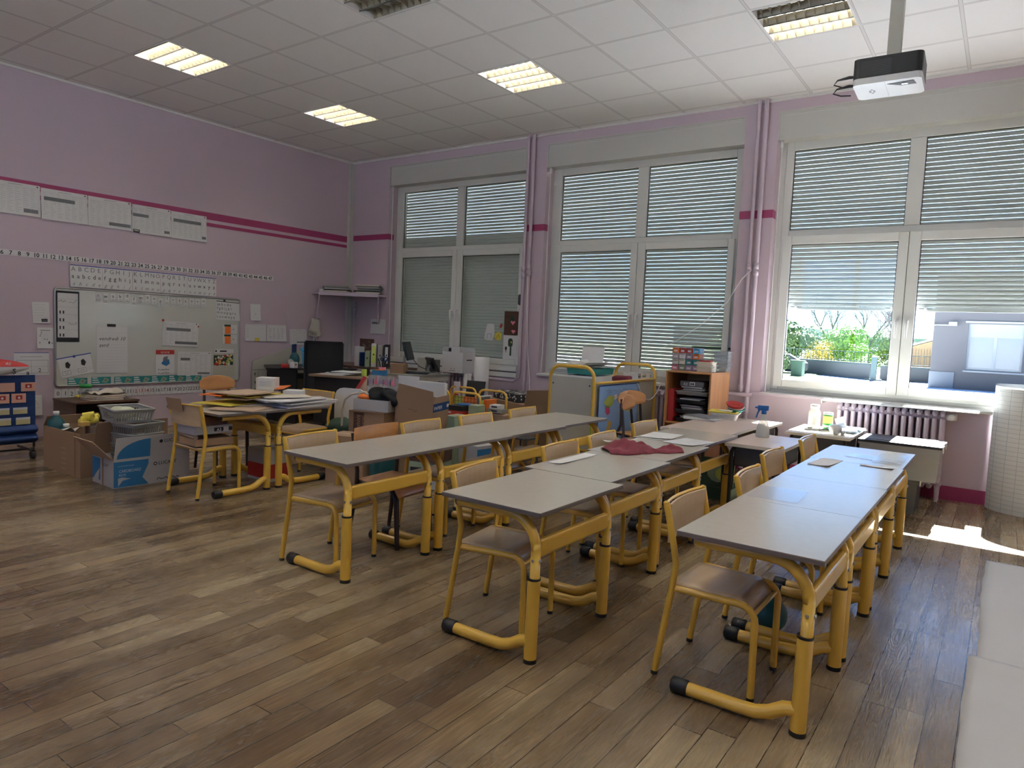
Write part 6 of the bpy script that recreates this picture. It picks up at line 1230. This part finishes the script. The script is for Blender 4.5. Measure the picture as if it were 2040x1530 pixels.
# ============================================================ CARTON HEAP BEHIND THE ROW OF DESKS
def logo(b, cx, cy, s_):
    h = [(cx + s_ * math.sin(PI / 3 * k), cy + s_ * math.cos(PI / 3 * k)) for k in range(6)]; b.m('ink').line(h + [h[0]], s_ * .10, .0003)
    for k in (0, 2, 4): b.line([(cx, cy), h[k]], s_ * .1, .0003)
    b.flat([(cx - s_ * .5, cy - s_ * .1), (cx - s_ * .15, cy - s_ * .3), (cx - s_ * .15, cy + .0), (cx - s_ * .5, cy + s_ * .2)], .0004); b.flat([(cx + s_ * .5, cy - s_ * .4), (cx + s_ * .15, cy - s_ * .55), (cx + s_ * .15, cy - s_ * .2), (cx + s_ * .5, cy)], .0004)
def p_pap_r(b, w_, h_): b.m('navy').rect(0, w_, h_ - .07, h_, 0); b.m('paper').text('PAPIER', .012, h_ - .052, .040, .0004, bold=.012, sx=.92); b.m('paper').disc(w_ - .02, h_ - .035, .016, .0004); logo(b, w_ * .40, h_ * .33, .05)
def p_hand(b, w_, h_): squig(b, w_ * .35, h_ * .70, w_ * .25, h_ * .08, .0003, 8, .006, 'card_in', 3)
carton('tall brown carton marked PAPIER leaning behind the desk row', (3.80, -2.55, .332), 6, .38, .22, .34, ((), ) and (('f', .10, 0), ('r', .05, -2)), name='cardboard_box', mt='card', rx=4, ry=7, pr={'right': p_pap_r, 'front': p_hand})
carton('grey-green carton beside the one marked PAPIER', (4.01, -2.34, 0), 4, .10, .18, .52, mt='green_pale', top=True)
carton('brown carton supporting the one marked PAPIER', (3.80, -2.53, 0), 6, .36, .24, .315, mt='card', top=True)
carton('brown carton with a black cube logo under the desk row', (3.55, -3.05, 0), 16, .34, .24, .37, top=True, mt='card', pr={'right': lambda b, w_, h_: logo(b, w_ * .55, h_ * .66, .055) or b.m('card_in').rect(w_ * .1, w_ * .9, h_ * .14, h_ * .15, .0003), 'front': p_hand})
def p_red(b, w_, h_): b.m('dark_wood').rect(w_ * .14, w_ * .44, .0, h_ - .01, 0); b.m('card'); b.X = b.X @ T(w_ * .24, h_ * .92, 0) @ RZ(-90); b.text('BANANE', 0, 0, .05, .0004, bold=.01, sx=.8); b.text('TROPIC', 0, .05, .04, .0004, bold=.01, sx=.8)
carton('brown carton with dark red printing behind the varnished chair', (3.42, -2.70, .16), 14, .34, .26, .37, (('f', .02, 90), ), mt='card', pr={'front': p_red})
carton('low plain carton under the dark red printed one', (3.40, -2.68, 0), 14, .34, .28, .15, top=True, mt='card')
carton('grey-white shallow carton on the dark red printed one', (3.44, -2.68, .535), 14, .34, .24, .095, mt='paper_grey')
b = MB('black_fabric'); blob(b, 0, 0, .045, .17, .09, .07, 40, 20, .45, 7); o = b.build('black_bag'); o.location = (3.48, -2.66, .60); tag(o, 'crumpled black plastic bag heaped in the grey-white carton', 'bag')
b = MB('orange'); blob(b, 0, 0, .02, .06, .05, .03, 14, 8, .1, 3); b.m('paper_warm').tube([(-.09, 0, .0), (-.05, 0, .05), (.0, 0, .06), (.05, 0, .04)], .012, 6); o = b.build('fabric_scrap'); o.location = (3.35, -2.75, .62); tag(o, 'orange and beige scraps at the rim of the grey-white carton', 'fabric')
# white round-cornered book trolley
t = thing('book_trolley', 'white round-cornered book trolley holding a green bag', 'trolley', (2.98, -2.42, 0), 12); b = MB('white')
for yy in (-.20, .22):
    b.X = T(0, yy, 0) @ RX(90); r_ = .09; pts = [(-.17, .03), (.17, .03), (.17, .68 - r_)] + [(.17 - r_ + r_ * math.cos(math.radians(a)), .68 - r_ + r_ * math.sin(math.radians(a))) for a in (0, 22, 45, 68, 90)] + [(-.17 + r_ - r_ * math.sin(math.radians(a)), .68 - r_ + r_ * math.cos(math.radians(a))) for a in (0, 22, 45, 68, 90)]; b.prism(pts, -.008, .008)
b.X = Matrix.Identity(4); b.build('end_panel', t); b = MB('white'); b.box(-.16, .16, -.19, .21, .06, .075); b.box(-.16, .16, -.19, .21, .33, .345); b.build('shelf_board', t)
b = MB('green_dark'); blob(b, 0, 0, .08, .15, .12, .09, 26, 12, .22, 12); o = b.build('green_bag'); o.location = (3.08, -2.75, .26); tag(o, 'dark green crumpled bag slumped against the white trolley', 'bag')
solid('white_crate', 'white crate below the green bag beside the varnished chair', 'crate', 'white', (3.10, -2.75, 0), (-.12, .12, -.10, .10, 0, .25), 0)
b = MB('card_pale'); b.prism([(-.09, 0), (.08, 0), (.05, .24)], -.01, .01); b.m('red').prism([(-.13, 0), (-.09, 0), (.05, .24), (.02, .26)], -.012, .012); o = b.build('set_square_folder'); o.location = (3.02, -2.52, .53); o.rotation_euler = (math.radians(78), 0, .3); tag(o, 'red-edged beige triangular folder leaning on the white trolley', 'folder')
b = MB('paper_warm'); b.tube([(0, 0, 0), (.03, 0, .09), (.11, 0, .14), (.2, 0, .16)], .010, 8); b.tube([(0, 0, 0), (0, .0, -.3)], .010, 8); o = b.build('cane_hoop'); o.location = (3.16, -2.83, .52); tag(o, 'pale cane hoop arching beside the dark red printed carton', 'hoop')
# white sheets and butterfly bag behind the boxes
solid('white_card', 'large pale blue-white card standing behind the PAPIER carton', 'card', 'paper', (3.28, -2.20, .50), (-.12, .12, -.003, .003, 0, .30), 8, 0, None, None, -10)
solid('polystyrene_sheet', 'white sheet with a raised rim behind the PAPIER carton', 'sheet', 'white', (3.54, -2.12, .56), (-.15, .15, -.02, .02, 0, .20), 6, .003)
carton('tall carton hidden behind the PAPIER carton, carrying the white sheets', (3.42, -2.14, 0), 6, .52, .20, .50, mt='card_pale', top=True)
b = MB('paper'); b.smooth = True; b.grid(lambda u, v: ((u - .5) * .34, .03 * math.sin(6 * u), v * .12), 14, 6, .003); b.smooth = False; b.X = T(0, -.035, 0) @ RX(90)
for q in (-.09, .02, .10): b.m('lilac_print').flat([(q, .05), (q - .045, .11), (q - .055, .04)], .001 * q); b.m('pink').flat([(q, .05), (q + .04, .12), (q + .05, .03)], .001 * q); b.m('ink').rect(q - .003, q + .003, .03, .09, .002)
o = b.build('butterfly_bag'); o.location = (3.02, -2.22, .66); o.rotation_euler.z = .2; tag(o, 'white gift bag printed with lilac and pink butterflies', 'bag')
# two low yellow-tube book bins
def bin_trolley(label, loc, rz):
    t = thing('book_bin', label, 'book bin', loc, rz, 'low yellow-tubed book bins')
    for yy in (-.20, .20):
        b = MB('yellow'); hx = .165; b.tube([(-hx, yy, .02), (-hx, yy, .60)] + [(p[0], yy, p[1]) for p in arc(-hx + .06, .61, .06, 180, 90, 4)] + [(p[0], yy, p[1]) for p in arc(hx - .06, .61, .06, 90, 0, 4)] + [(hx, yy, .60), (hx, yy, .02)], .011, 8); b.build('end_tube', t)
    b = MB('red'); b.box(-.16, .16, -.19, .19, .30, .315); b.box(-.16, .16, -.19, .19, .08, .095); b.build('shelf_board', t)
    return t
bin_trolley('yellow-tubed book bin half hidden behind the PAPIER carton', (3.36, -1.66, 0), 0)
bin_trolley('yellow-tubed book bin holding lattice-patterned books and game boxes', (3.76, -1.70, 0), 0)
r = random.Random(3)
for k in range(7):
    m_ = ['red', 'cream', 'ink_grey', 'land_a', 'orange', 'paper', 'ink'][k]
    def ex(b, k=k): b.m('paper' if k % 2 else 'ink').box(-.0205, .0205, -.082, -.08, .08, .10)
    solid('picture_book', ['red', 'cream', 'grey', 'green', 'orange', 'white', 'black'][k] + ' book leaning among those in the yellow-tubed bin', 'book', m_, (3.665 + .04 * (k % 5), -1.62 + .14 * (k // 5), .3155), (-.017, .017, -.08, .08, 0, .27 + .015 * (k % 3)), 0, .001, 'books in the yellow-tubed bin', ex, 0, 0)
b = MB('orange'); b.box(0, .26, 0, .004, 0, .24); b.m('ink')
for k in range(7): b.box(.01 + .037 * k, .014 + .037 * k, -.001, 0, .0, .24); b.box(0, .26, -.001, 0, .02 + .034 * k, .023 + .034 * k)
b.m('land_a').box(0, .10, -.0006, 0, .0, .24); o = b.build('lattice_sheet'); o.location = (3.64, -1.925, .40); tag(o, 'orange and green lattice-patterned sheet hanging in the yellow-tubed bin', 'sheet')
solid('game_box', 'dark book leaning at the back of the yellow-tubed bins', 'book', 'ink', (3.45, -1.40, .50), (-.10, .10, -.01, .01, 0, .24), 10, .002, None, None, -12)
solid('game_box', 'white-spined comic leaning beside the dark book', 'book', 'paper', (3.28, -1.46, .48), (-.04, .04, -.01, .01, 0, .24), -8, .002, None, lambda b: b.m('red').box(-.035, .035, -.012, -.01, .02, .12))
carton('brown carton lying behind the yellow-tubed bins', (3.38, -1.36, 0), 0, .34, .18, .47, mt='card', top=True)
for k, (z, h_, m_, lb) in enumerate(((.40, .07, 'blue_print', 'blue and white game box low in the game pile'), (.471, .018, 'red', 'wide red board lying on the game pile'), (.490, .035, 'red', 'red game box with white mark on the wide board'), (.526, .045, 'ink', 'black game box on the red one'))):
    solid('game_box', lb, 'game box', m_, (3.86 if k < 2 else 3.82, -2.00, z), (-.17 if k < 2 else -.10, .17 if k < 2 else .07, -.11, .11, 0, h_), 8 - 3 * k, .002, 'games piled by the third desk', (lambda b: b.m('paper').box(-.165, .1, -.1115, -.11, .01, .05)) if k == 0 else ((lambda b: b.m('paper').box(-.09, -.06, -.111, -.11, .01, .025)) if k == 2 else None))
solid('game_box', 'pale green patterned box beside the black game box', 'game box', 'green_pale', (3.965, -2.0, .490), (-.05, .05, -.06, .06, 0, .095), 8, .002)
b = MB('blue'); b.X = T(3.83, -2.0, .572); b.cyl((0, 0, 0), .07, 0, .012, 20); tag(b.build('round_tin'), 'flat round blue tin lying on the black game box', 'tin')
solid('puzzle_box', 'white box with an orange brushy banner under the game pile', 'box', 'paper', (3.88, -2.12, .33), (-.13, .13, -.08, .08, 0, .068), 8, .002, None, lambda b: b.m('orange').box(-.10, .06, -.082, -.08, .018, .052) or b.m('red').box(-.105, .065, -.081, -.08, .014, .056) or b.m('paper').box(-.09, .05, -.083, -.082, .03, .036) or b.m('ink_blue').box(-.13, .13, -.081, -.08, .004, .010))
carton('white carton supporting the game pile', (3.90, -2.02, 0), 8, .34, .26, .32, top=True, mt='paper_grey')
for k, (x, z, m_, lb) in enumerate(((3.98, .50, 'grey', 'grey flat box beside the brown carton with the cow-print box'), (3.98, .537, 'white', 'small white box with black marks above the grey flat one'))):
    solid('small_box', lb, 'box', m_, (x, -1.72, z), (-.08 + .03 * k, .08 - .03 * k, -.05, .05, 0, .035), 6, .002, None, lambda b: b.m('ink').box(-.03, .03, -.051, -.05, .01, .025))
carton('brown carton holding up the small grey and white boxes', (4.02, -1.72, 0), 6, .20, .18, .485, mt='card', top=True)
# brown carton with cow-print box
carton('large brown carton under the cow-print box', (3.50, -.66, 0), -24, .86, .42, .50, (('r', .16, 10), ), mt='card', top=True)
b = MB('ink'); b.box(-.29, .29, -.13, .13, 0, .085); r = random.Random(8); b.m('paper')
for k in range(46):
    b.X = T(r.uniform(-.27, .27), r.uniform(-.11, .11), .0855) @ RZ(r.uniform(0, 90)); b.disc(0, 0, r.uniform(.012, .03), .0002 * k * .1, 7, r.uniform(.01, .02))
for k in range(26):
    b.X = T(r.uniform(-.27, .27), -.1305, r.uniform(.01, .07)) @ RX(90); b.disc(0, 0, r.uniform(.008, .02), .00002 * k, 7, .010)
for k in range(10):
    b.X = T(.2905, r.uniform(-.11, .11), r.uniform(.015, .07)) @ RZ(90) @ RX(90); b.disc(0, 0, r.uniform(.008, .018), .00002 * k, 7, .010)
o = b.build('cow_print_box'); o.location = (3.46, -.68, .507); o.rotation_euler.z = math.radians(-28); tag(o, 'black and white cow-print box lying on the large brown carton', 'box')
carton('brown carton with black print partly behind the trolley', (4.14, -.56, 0), 8, .18, .20, .62, mt='card', top=True, pr={'front': lambda b, w_, h_: [b.m('ink').rect(w_ * .2, w_ * .5, h_ * (.7 + .03 * k), h_ * (.712 + .03 * k), 0) for k in range(5)]})
b = MB('navy'); b.lathe([(.001, 0), (.06, 0), (.068, .03), (.068, .055), (.001, .055)], n=20); b.m('white').lathe([(.0685, .055), (.0685, .085), (.001, .085)], n=20); b.X = T(-.02, -.069, 0) @ RX(90); b.m('paper').text('MAX', -.02, .012, .03, .0, bold=.01)
b.X = Matrix.Identity(4); b.m('card').cyl((0, 0, 0), .055, -.42, 0, 14); o = b.build('tub'); o.location = (4.08, -.80, .42); tag(o, 'blue and white tub lettered MAX beside the trolley end', 'tub')
# things glimpsed under the desk row
carton('blue and white paper-towel box under the second desk of the row', (3.90, -1.86, 0), -4, .34, .06, .26, mt='paper_grey', top=True, name='paper_towel_box', pr={'front': lambda b, w_, h_: b.m('blue_print').rect(0, w_ * .4, .0, h_ * .95, 0) or b.m('paper').text('CARDBOARD', .01, h_ * .4, .02, .0004, sx=.8) or b.m('ink').text('LUCART', w_ * .55, h_ * .5, .035, .0004, sx=.8)}) if 0 else None
def p_l2(b, w_, h_): b.m('blue_print').flat([(0, 0), (w_ * .40, .0), (w_ * .48, h_ - .02), (0, h_ - .02)], 0); b.m('paper').text('CARDBOARD', .02, h_ * .40, .028, .0004, sx=.8); b.text('BOX', .02, h_ * .28, .02, .0004); b.flat([(w_ * .34, h_ * .6), (w_ * .40, h_ * .2), (w_ * .46, h_ * .85)], .0004); b.m('ink').text('LUCART', w_ * .56, h_ * .55, .040, .0004, bold=.008)
carton('blue and white paper-towel box under the third desk of the row', (4.18, -2.18, 0), 82, .36, .26, .29, mt='paper_grey', top=True, name='paper_towel_box', pr={'right': p_luc_f, 'front': p_l2}) 
for k, (m_, lb) in enumerate((('paper_grey', 'grey game carton at the bottom under the second desk'), ('green_pale', 'pale patterned game box in the middle under the second desk'), ('dark_wood', 'brown picture game box on top under the second desk'))):
    solid('game_box', lb, 'game box', m_, (4.10, -2.76, .002 + .105 * k), (-.15, .15, -.11, .11, 0, .10), 20 - 4 * k, .002, 'game boxes under the second desk', lambda b, k=k: b.m('ink').box(-.10, .0, -.112, -.11, .03, .06) or b.m('yellow_paper' if k == 1 else 'paper').box(.02, .09, -.112, -.11, .03, .08) or b.box(.15, .1505, -.05, .06, .03, .06))
tote('dark teal plastic crate under the desk row beside the cube-logo carton', (3.83, -2.98, 0), .12, .20, .27, 'teal_dark', name='plastic_crate', cat='crate')
t = thing('low_rack', 'dark low rack with papers seen under the far end of the desk row', 'rack', (4.22, -1.62, 0)) ; b = MB('grey_dark'); b.box(-.10, .10, -.10, .10, 0, .012); b.box(-.10, .10, -.10, .10, .14, .152); b.box(-.10, .10, -.10, .10, .28, .292)
for sx in (-.095, .095):
    for sy in (-.095, .095): b.box(sx - .006, sx + .006, sy - .006, sy + .006, 0, .30)
b.build('frame', t)
for k in range(3): solid('magazine', ['lowest', 'middle', 'top'][k] + ' grey magazine stack in the dark low rack', 'magazine', 'paper_grey', (4.22, -1.62, .153 + .014 * k), (-.08, .08, -.08, .08, 0, .013), 4 * k, .001)
# ============================================================ PROJECTOR ON ITS ARM
t = thing('projector', 'black and white projector hanging from a ceiling arm', 'projector', (7.075, -2.30, 2.715), 2)
b = MB('projector_white'); b.rbox(-.17, .17, -.13, .15, 0, .035, .03); b.m('ink_light').box(-.01, -.008, -.13, .15, -.0006, 0); b.m('ink')
for q in ((-.10, 0), (-.08, 0), (-.10, .02), (-.08, .02), (-.09, .04), (-.09, -.02)): b.box(q[0], q[0] + .012, q[1], q[1] + .008, -.0008, 0)
b.build('underside', t, bevel=.006)
b = MB('black_plastic'); b.rbox(-.172, .172, -.132, .152, .036, .142, .03); b.m('grey_dark')
for k in range(9): b.box(-.13, .02, -.1335, -.132, .045 + .009 * k, .049 + .009 * k)
b.build('housing', t, bevel=.012)
b = MB('ink'); b.X = T(.07, -.05, -.001); b.prism([(-.07, -.03), (.06, -.045), (.07, .02), (.0, .02)], -.001, .004); b.m('steel').box(.0, .03, -.02, .0, -.004, .0); b.build('lens_recess', t)
t = thing('ceiling_mount', 'beige square ceiling arm carrying the projector', 'arm', (7.085, -2.27, 2.8625), 2)
b = MB('beige'); b.box(-.035, .035, -.03, .03, .03, .64); b.build('column', t, bevel=.004); b = MB('beige'); b.box(-.045, .045, -.05, .05, -.004, .032); b.build('bracket', t, bevel=.004)
b = MB('beige'); b.box(-.08, .08, -.08, .08, .625, .647); b.build('ceiling_plate', t)
b = MB('black_plastic')
for z in (2.80, 2.75): b.tube([(6.905, -2.32, z), (6.87, -2.33, z), (6.81, -2.34, z - .01), (6.79, -2.33, z - .03), (6.83, -2.32, z - .045), (6.88, -2.30, z - .045)], [.008, .010, .005, .004, .004, .004], 8)
tag(b.build('cable'), 'looped black plugs and cables beside the projector', 'cable')
# white fitting at the picture edge
b = MB('white'); b.rbox(-.02, .10, -.16, .16, 0, .16, .05); o = b.build('wall_speaker', bevel=.02); o.location = (1.0, -4.745, 1.82); 
bpy.data.objects.remove(o)
b = MB('white'); b.lathe([(.001, 0), (.10, 0), (.12, .01), (.125, .06), (.10, .09), (.001, .10)], n=28); b.tube([(0, 0, .09), (0, 0, 1.32)], .006, 6); o = b.build('hanging_lamp'); o.location = (2.2, -5.42, H - 1.32 - .42 + .42); tag(o, 'rounded white fitting cut off by the picture edge', 'lamp')
# ============================================================ OUTSIDE
GZ = -1.0
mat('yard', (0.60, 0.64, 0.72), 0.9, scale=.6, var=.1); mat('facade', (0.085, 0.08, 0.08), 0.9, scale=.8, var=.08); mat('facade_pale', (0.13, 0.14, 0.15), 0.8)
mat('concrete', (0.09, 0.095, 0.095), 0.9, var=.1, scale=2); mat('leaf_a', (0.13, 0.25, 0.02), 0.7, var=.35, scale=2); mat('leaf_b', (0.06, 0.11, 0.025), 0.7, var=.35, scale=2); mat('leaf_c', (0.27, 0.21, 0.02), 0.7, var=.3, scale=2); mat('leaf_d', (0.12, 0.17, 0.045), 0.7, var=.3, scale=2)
mat('bark', (0.09, 0.07, 0.06), 0.9); mat('grass_far', (0.09, 0.15, 0.04), 0.9, scale=.8, var=.25); mat('fence_dark', (0.03, 0.06, 0.06), 0.5); mat('car_paint', (0.015, 0.02, 0.03), 0.35); mat('shed_wood', (0.26, 0.18, 0.09), 0.8, var=.2, scale=8); mat('glass_dark', (0.10, 0.13, 0.14), 0.2); mat('car_glass', (.02, .03, .04), .3)
mat('tarmac', (0.30, 0.30, 0.32), 0.9)
b = MB('yard'); b.box(-60, 70, 0.4, 60, GZ - .1, GZ); b.box(-60, 70, -60, -9.0, GZ - .1, GZ); o = struct(b.build('ground'))
b = MB('grass_far'); b.box(-90, 90, 60, 260, GZ - 1.5, GZ - .3); struct(b.build('lawn'))
b = MB('grass_far'); b.rbox(-13, -3.2, 30, 49, GZ, GZ + .06, 1.5); struct(b.build('lawn_strip'))
def wall(x0, y0, x1, y1, h_, label, rails=False):
    t = thing('yard_wall', label, 'wall', (0, 0, 0)); d = Vector((x1 - x0, y1 - y0, 0)); L_ = d.length; X = T(x0, y0, GZ) @ Matrix.Rotation(math.atan2(d.y, d.x), 4, 'Z')
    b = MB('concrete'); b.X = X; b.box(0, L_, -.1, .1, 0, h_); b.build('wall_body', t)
    b = MB('fence_dark'); b.X = X; b.box(0, L_, -.13, .13, h_, h_ + .09); b.build('coping', t)
    b = MB('fence_dark'); b.X = X; n = int(L_ / .3)
    for k in range(n + 1): b.box(k * L_ / n - .014, k * L_ / n + .014, -.014, .014, h_ + .09, h_ + .85)
    b.box(0, L_, -.02, .02, h_ + .8, h_ + .84); b.box(0, L_, -.02, .02, h_ + .18, h_ + .22); b.build('railing', t)
wall(-9.5, 52.2, 0.45, 44.8, 1.0, 'low concrete yard wall with dark railing beyond the gate post')
wall(0.9, 45.5, 4.6, 46.2, .9, 'short yard wall section beside the neighbouring building')
b = MB('fence_dark'); b.box(-.16, .16, -.16, .16, 0, 1.55); b.box(-.5, .5, -.12, .12, .0, .1); o = b.build('gate_post'); o.location = (.72, 44.0, GZ); tag(o, 'dark square gate post standing at the yard wall opening', 'post')
# car behind the hedge
t = thing('car', 'dark parked car at the far side of the yard', 'car', (-5.9, 46.2, GZ), 12)
b = MB('car_paint'); b.X = RX(90); P = [(-2.0, .35), (-2.05, .7), (-1.6, .88), (-.9, .95), (-.35, 1.38), (.75, 1.42), (1.5, .98), (2.0, .85), (2.05, .4), (1.9, .25), (-1.9, .25)]; b.prism(P, -.85, .85); b.build('body', t, bevel=.08)
b = MB('car_glass'); b.X = RX(90); b.prism([(-.75, .98), (-.33, 1.32), (.7, 1.35), (1.2, 1.0)], -.86, .86); b.build('side_window', t)
for sx in (-1.3, 1.3):
    for sy in (-.8, .8): b = MB('rubber'); b.X = T(sx, sy, .32) @ RX(90); b.cyl((0, 0, 0), .32, -.1, .1, 20); b.build('wheel', t)
# container bins
b = MB('green_dark'); b.prism([(-.35, -.3), (.35, -.3), (.38, .35), (-.38, .35)], 0, 1.0); b.box(-.42, .42, -.35, .4, 1.0, 1.1); o = b.build('waste_bin'); o.location = (-3.6, 42.2, GZ); tag(o, 'dark waste bin standing before the parked car', 'bin')
# neighbouring building
t = thing('school_building', 'grey rendered building with a two-sash window beyond the yard', 'building', (4.15, 40.4, GZ))
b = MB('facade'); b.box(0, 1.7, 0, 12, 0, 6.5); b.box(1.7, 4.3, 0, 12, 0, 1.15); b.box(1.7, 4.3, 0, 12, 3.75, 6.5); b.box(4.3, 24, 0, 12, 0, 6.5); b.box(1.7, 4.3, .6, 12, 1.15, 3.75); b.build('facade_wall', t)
b = MB('facade_pale'); b.box(-.04, 1.2, -.05, 0.02, 0, .95); b.build('painted_base', t)
mat('facade_frame', (.22, .23, .23), .5)
b = MB('facade_frame')
for q in ((1.7, 1.8, 1.15, 3.75), (4.2, 4.3, 1.15, 3.75), (1.8, 4.2, 1.15, 1.27), (1.8, 4.2, 3.0, 3.75), (2.93, 3.07, 1.27, 3.0)): b.box(q[0], q[1], .18, .28, q[2], q[3])
b.build('window_frame', t); b = MB('glass_dark'); b.box(1.75, 4.25, .24, .26, 1.2, 3.05); b.build('window_pane', t)
b = MB('facade_frame'); b.box(1.55, 5.2, -.12, .1, 3.8, 3.9); b.box(1.6, 24, -.08, .04, 1.02, 1.1); b.build('ledge', t)
b = MB('facade_frame'); b.box(-.5, .9, -.30, -.24, 3.60, 3.66); b.box(.75, 1.15, -.42, -.18, 3.6, 3.82); b.box(-.6, -.45, -.36, -.22, 3.58, 3.75); b.box(-.02, .06, -.24, .05, 3.58, 3.66); b.build('lamp_bracket', t)
t = thing('wooden_shed', 'wooden shed with sloping roof behind the yard wall', 'shed', (3.3, 58, GZ), 0)
b = MB('shed_wood'); b.X = RX(90); b.prism([(-2.6, 0), (3, 0), (3, 2.9), (-.2, 2.95), (-2.6, 2.1)], -3, 0); 
for k in range(28): b.m('bark').box(-2.6 + .2 * k, -2.585 + .2 * k, 0, 2.2, .0, .02)
b.build('shed_wall', t); b = MB('tile'); b.X = RX(90); b.prism([(-2.9, 2.05), (-.2, 3.0), (3.1, 2.95), (3.1, 3.1), (-.2, 3.15), (-2.9, 2.2)], -3.2, .3); b.build('roof', t)
def branch(b, p, d, ln, r, depth, rr):
    q = p + d * ln; b.tube([p, p + d * ln * .5 + Vector((rr.uniform(-.04, .04), 0, rr.uniform(-.03, .05))) * ln, q], [r, r * .85, r * .65], 5, caps=False)
    if depth == 0: return
    for k in range(3 if depth > 1 else 3):
        n = (d + Vector((rr.uniform(-.75, .75), rr.uniform(-.6, .6), rr.uniform(-.1, .55)))).normalized(); branch(b, q if k else p + d * ln * .7, n, ln * rr.uniform(.6, .85), r * .55, depth - 1, rr)
def tree(label, x, y, h_, w_, leaf, n, seed, cat='tree', bare=False, name='tree', group='trees beyond the yard'):
    t = thing(name, label, cat, (x, y, GZ - .3 if y > 60 else GZ), 0, group); rr = random.Random(seed)
    b = MB('bark'); branch(b, Vector((0, 0, 0)), Vector((0, 0, 1)), h_ * (.36 if bare else .25), .034 * h_ if bare else .02 * h_, 5 if bare else 2, rr); b.build('trunk', t)
    if leaf:
        b = MB(leaf); cl = [(rr.uniform(-.32, .32) * w_, rr.uniform(-.32, .32) * w_, h_ * rr.uniform(.30, .8), w_ * rr.uniform(.2, .34)) for _ in range(9)] + [(0, 0, h_ * .6, w_ * .36)]
        for k in range(n):
            c = rr.choice(cl); d = Vector((rr.gauss(0, 1), rr.gauss(0, 1), rr.gauss(0, 1))).normalized(); p = Vector(c[:3]) + d * c[3] * rr.uniform(.75, 1.02); p.z = max(.1, p.z)
            s_ = rr.uniform(.020, .036) * w_; u = d.orthogonal().normalized(); u.rotate(Matrix.Rotation(rr.uniform(0, 6), 3, d)); v = (d.cross(u) + d * rr.uniform(-.6, .6)).normalized()
            b.add([p - u * s_, p - v * s_ * .6, p + u * s_, p + v * s_ * .6], [(0, 1, 2, 3)])
        b.build('crown', t)
    return t
tree('bright green round tree standing highest beyond the yard wall', -5.4, 66, 4.6, 4.6, 'leaf_a', 3800, 1)
tree('small yellow-orange tree before the bright green one', -6.2, 60.5, 3.0, 3.0, 'leaf_c', 2400, 2)
tree('greyish green bushy tree beside the lamp post', -10.6, 66, 4.0, 6.0, 'leaf_b', 4000, 3)
tree('dull green tree between the lamp post and the bright green tree', -8.6, 74, 4.2, 4.6, 'leaf_d', 3200, 4)
tree('sparse pale green tree behind the gate post', -0.8, 70, 3.9, 4.8, 'leaf_d', 2600, 5)
tree('lime shrub at the foot of the bare trees', -3.2, 62, 2.7, 2.6, 'leaf_a', 2000, 6)
tree('pale green tree above the wooden shed', 3.6, 74, 4.2, 5.0, 'leaf_d', 2600, 7)
tree('leafless tree with upright branches behind the bright green tree', -4.75, 80, 8.0, 5, None, 0, 12, bare=True)
tree('leafless tree left of the bright green one, thinner branches', -9.9, 84, 7.9, 5, None, 0, 23, bare=True)
tree('leafless tree with drooping twigs beside the window mullion', 0.2, 60, 5.6, 5, None, 0, 31, bare=True)
for k, (x, y, lb) in enumerate(((-9.3, 45.5, 'leafy hedge shrub closest to the window jamb'), (-6.9, 49.5, 'leafy hedge shrub beside the waste bin'))):
    tree(lb, x + 2.0, y - 8, 2.9 - .9 * k, 2.4, 'leaf_a' if k == 0 else 'leaf_b', 2600, 40 + k, cat='shrub', name='shrub', group='shrubs in the yard')
b = MB('grey'); b.tube([(0, 0, 0), (0, 0, 4.2), (.3, 0, 4.35), (.7, 0, 4.35)], .05, 6); o = b.build('street_lamp'); o.location = (-9.4, 62, GZ); tag(o, 'thin grey street lamp rising above the hedge', 'lamp post')
b = MB('ink_light'); b.box(-60, 40, 0, 4, 0, 5); b.box(-60, -8, 0, 4, 5, 7); o = b.build('hill'); o.location = (-30, 230, GZ); struct(o)
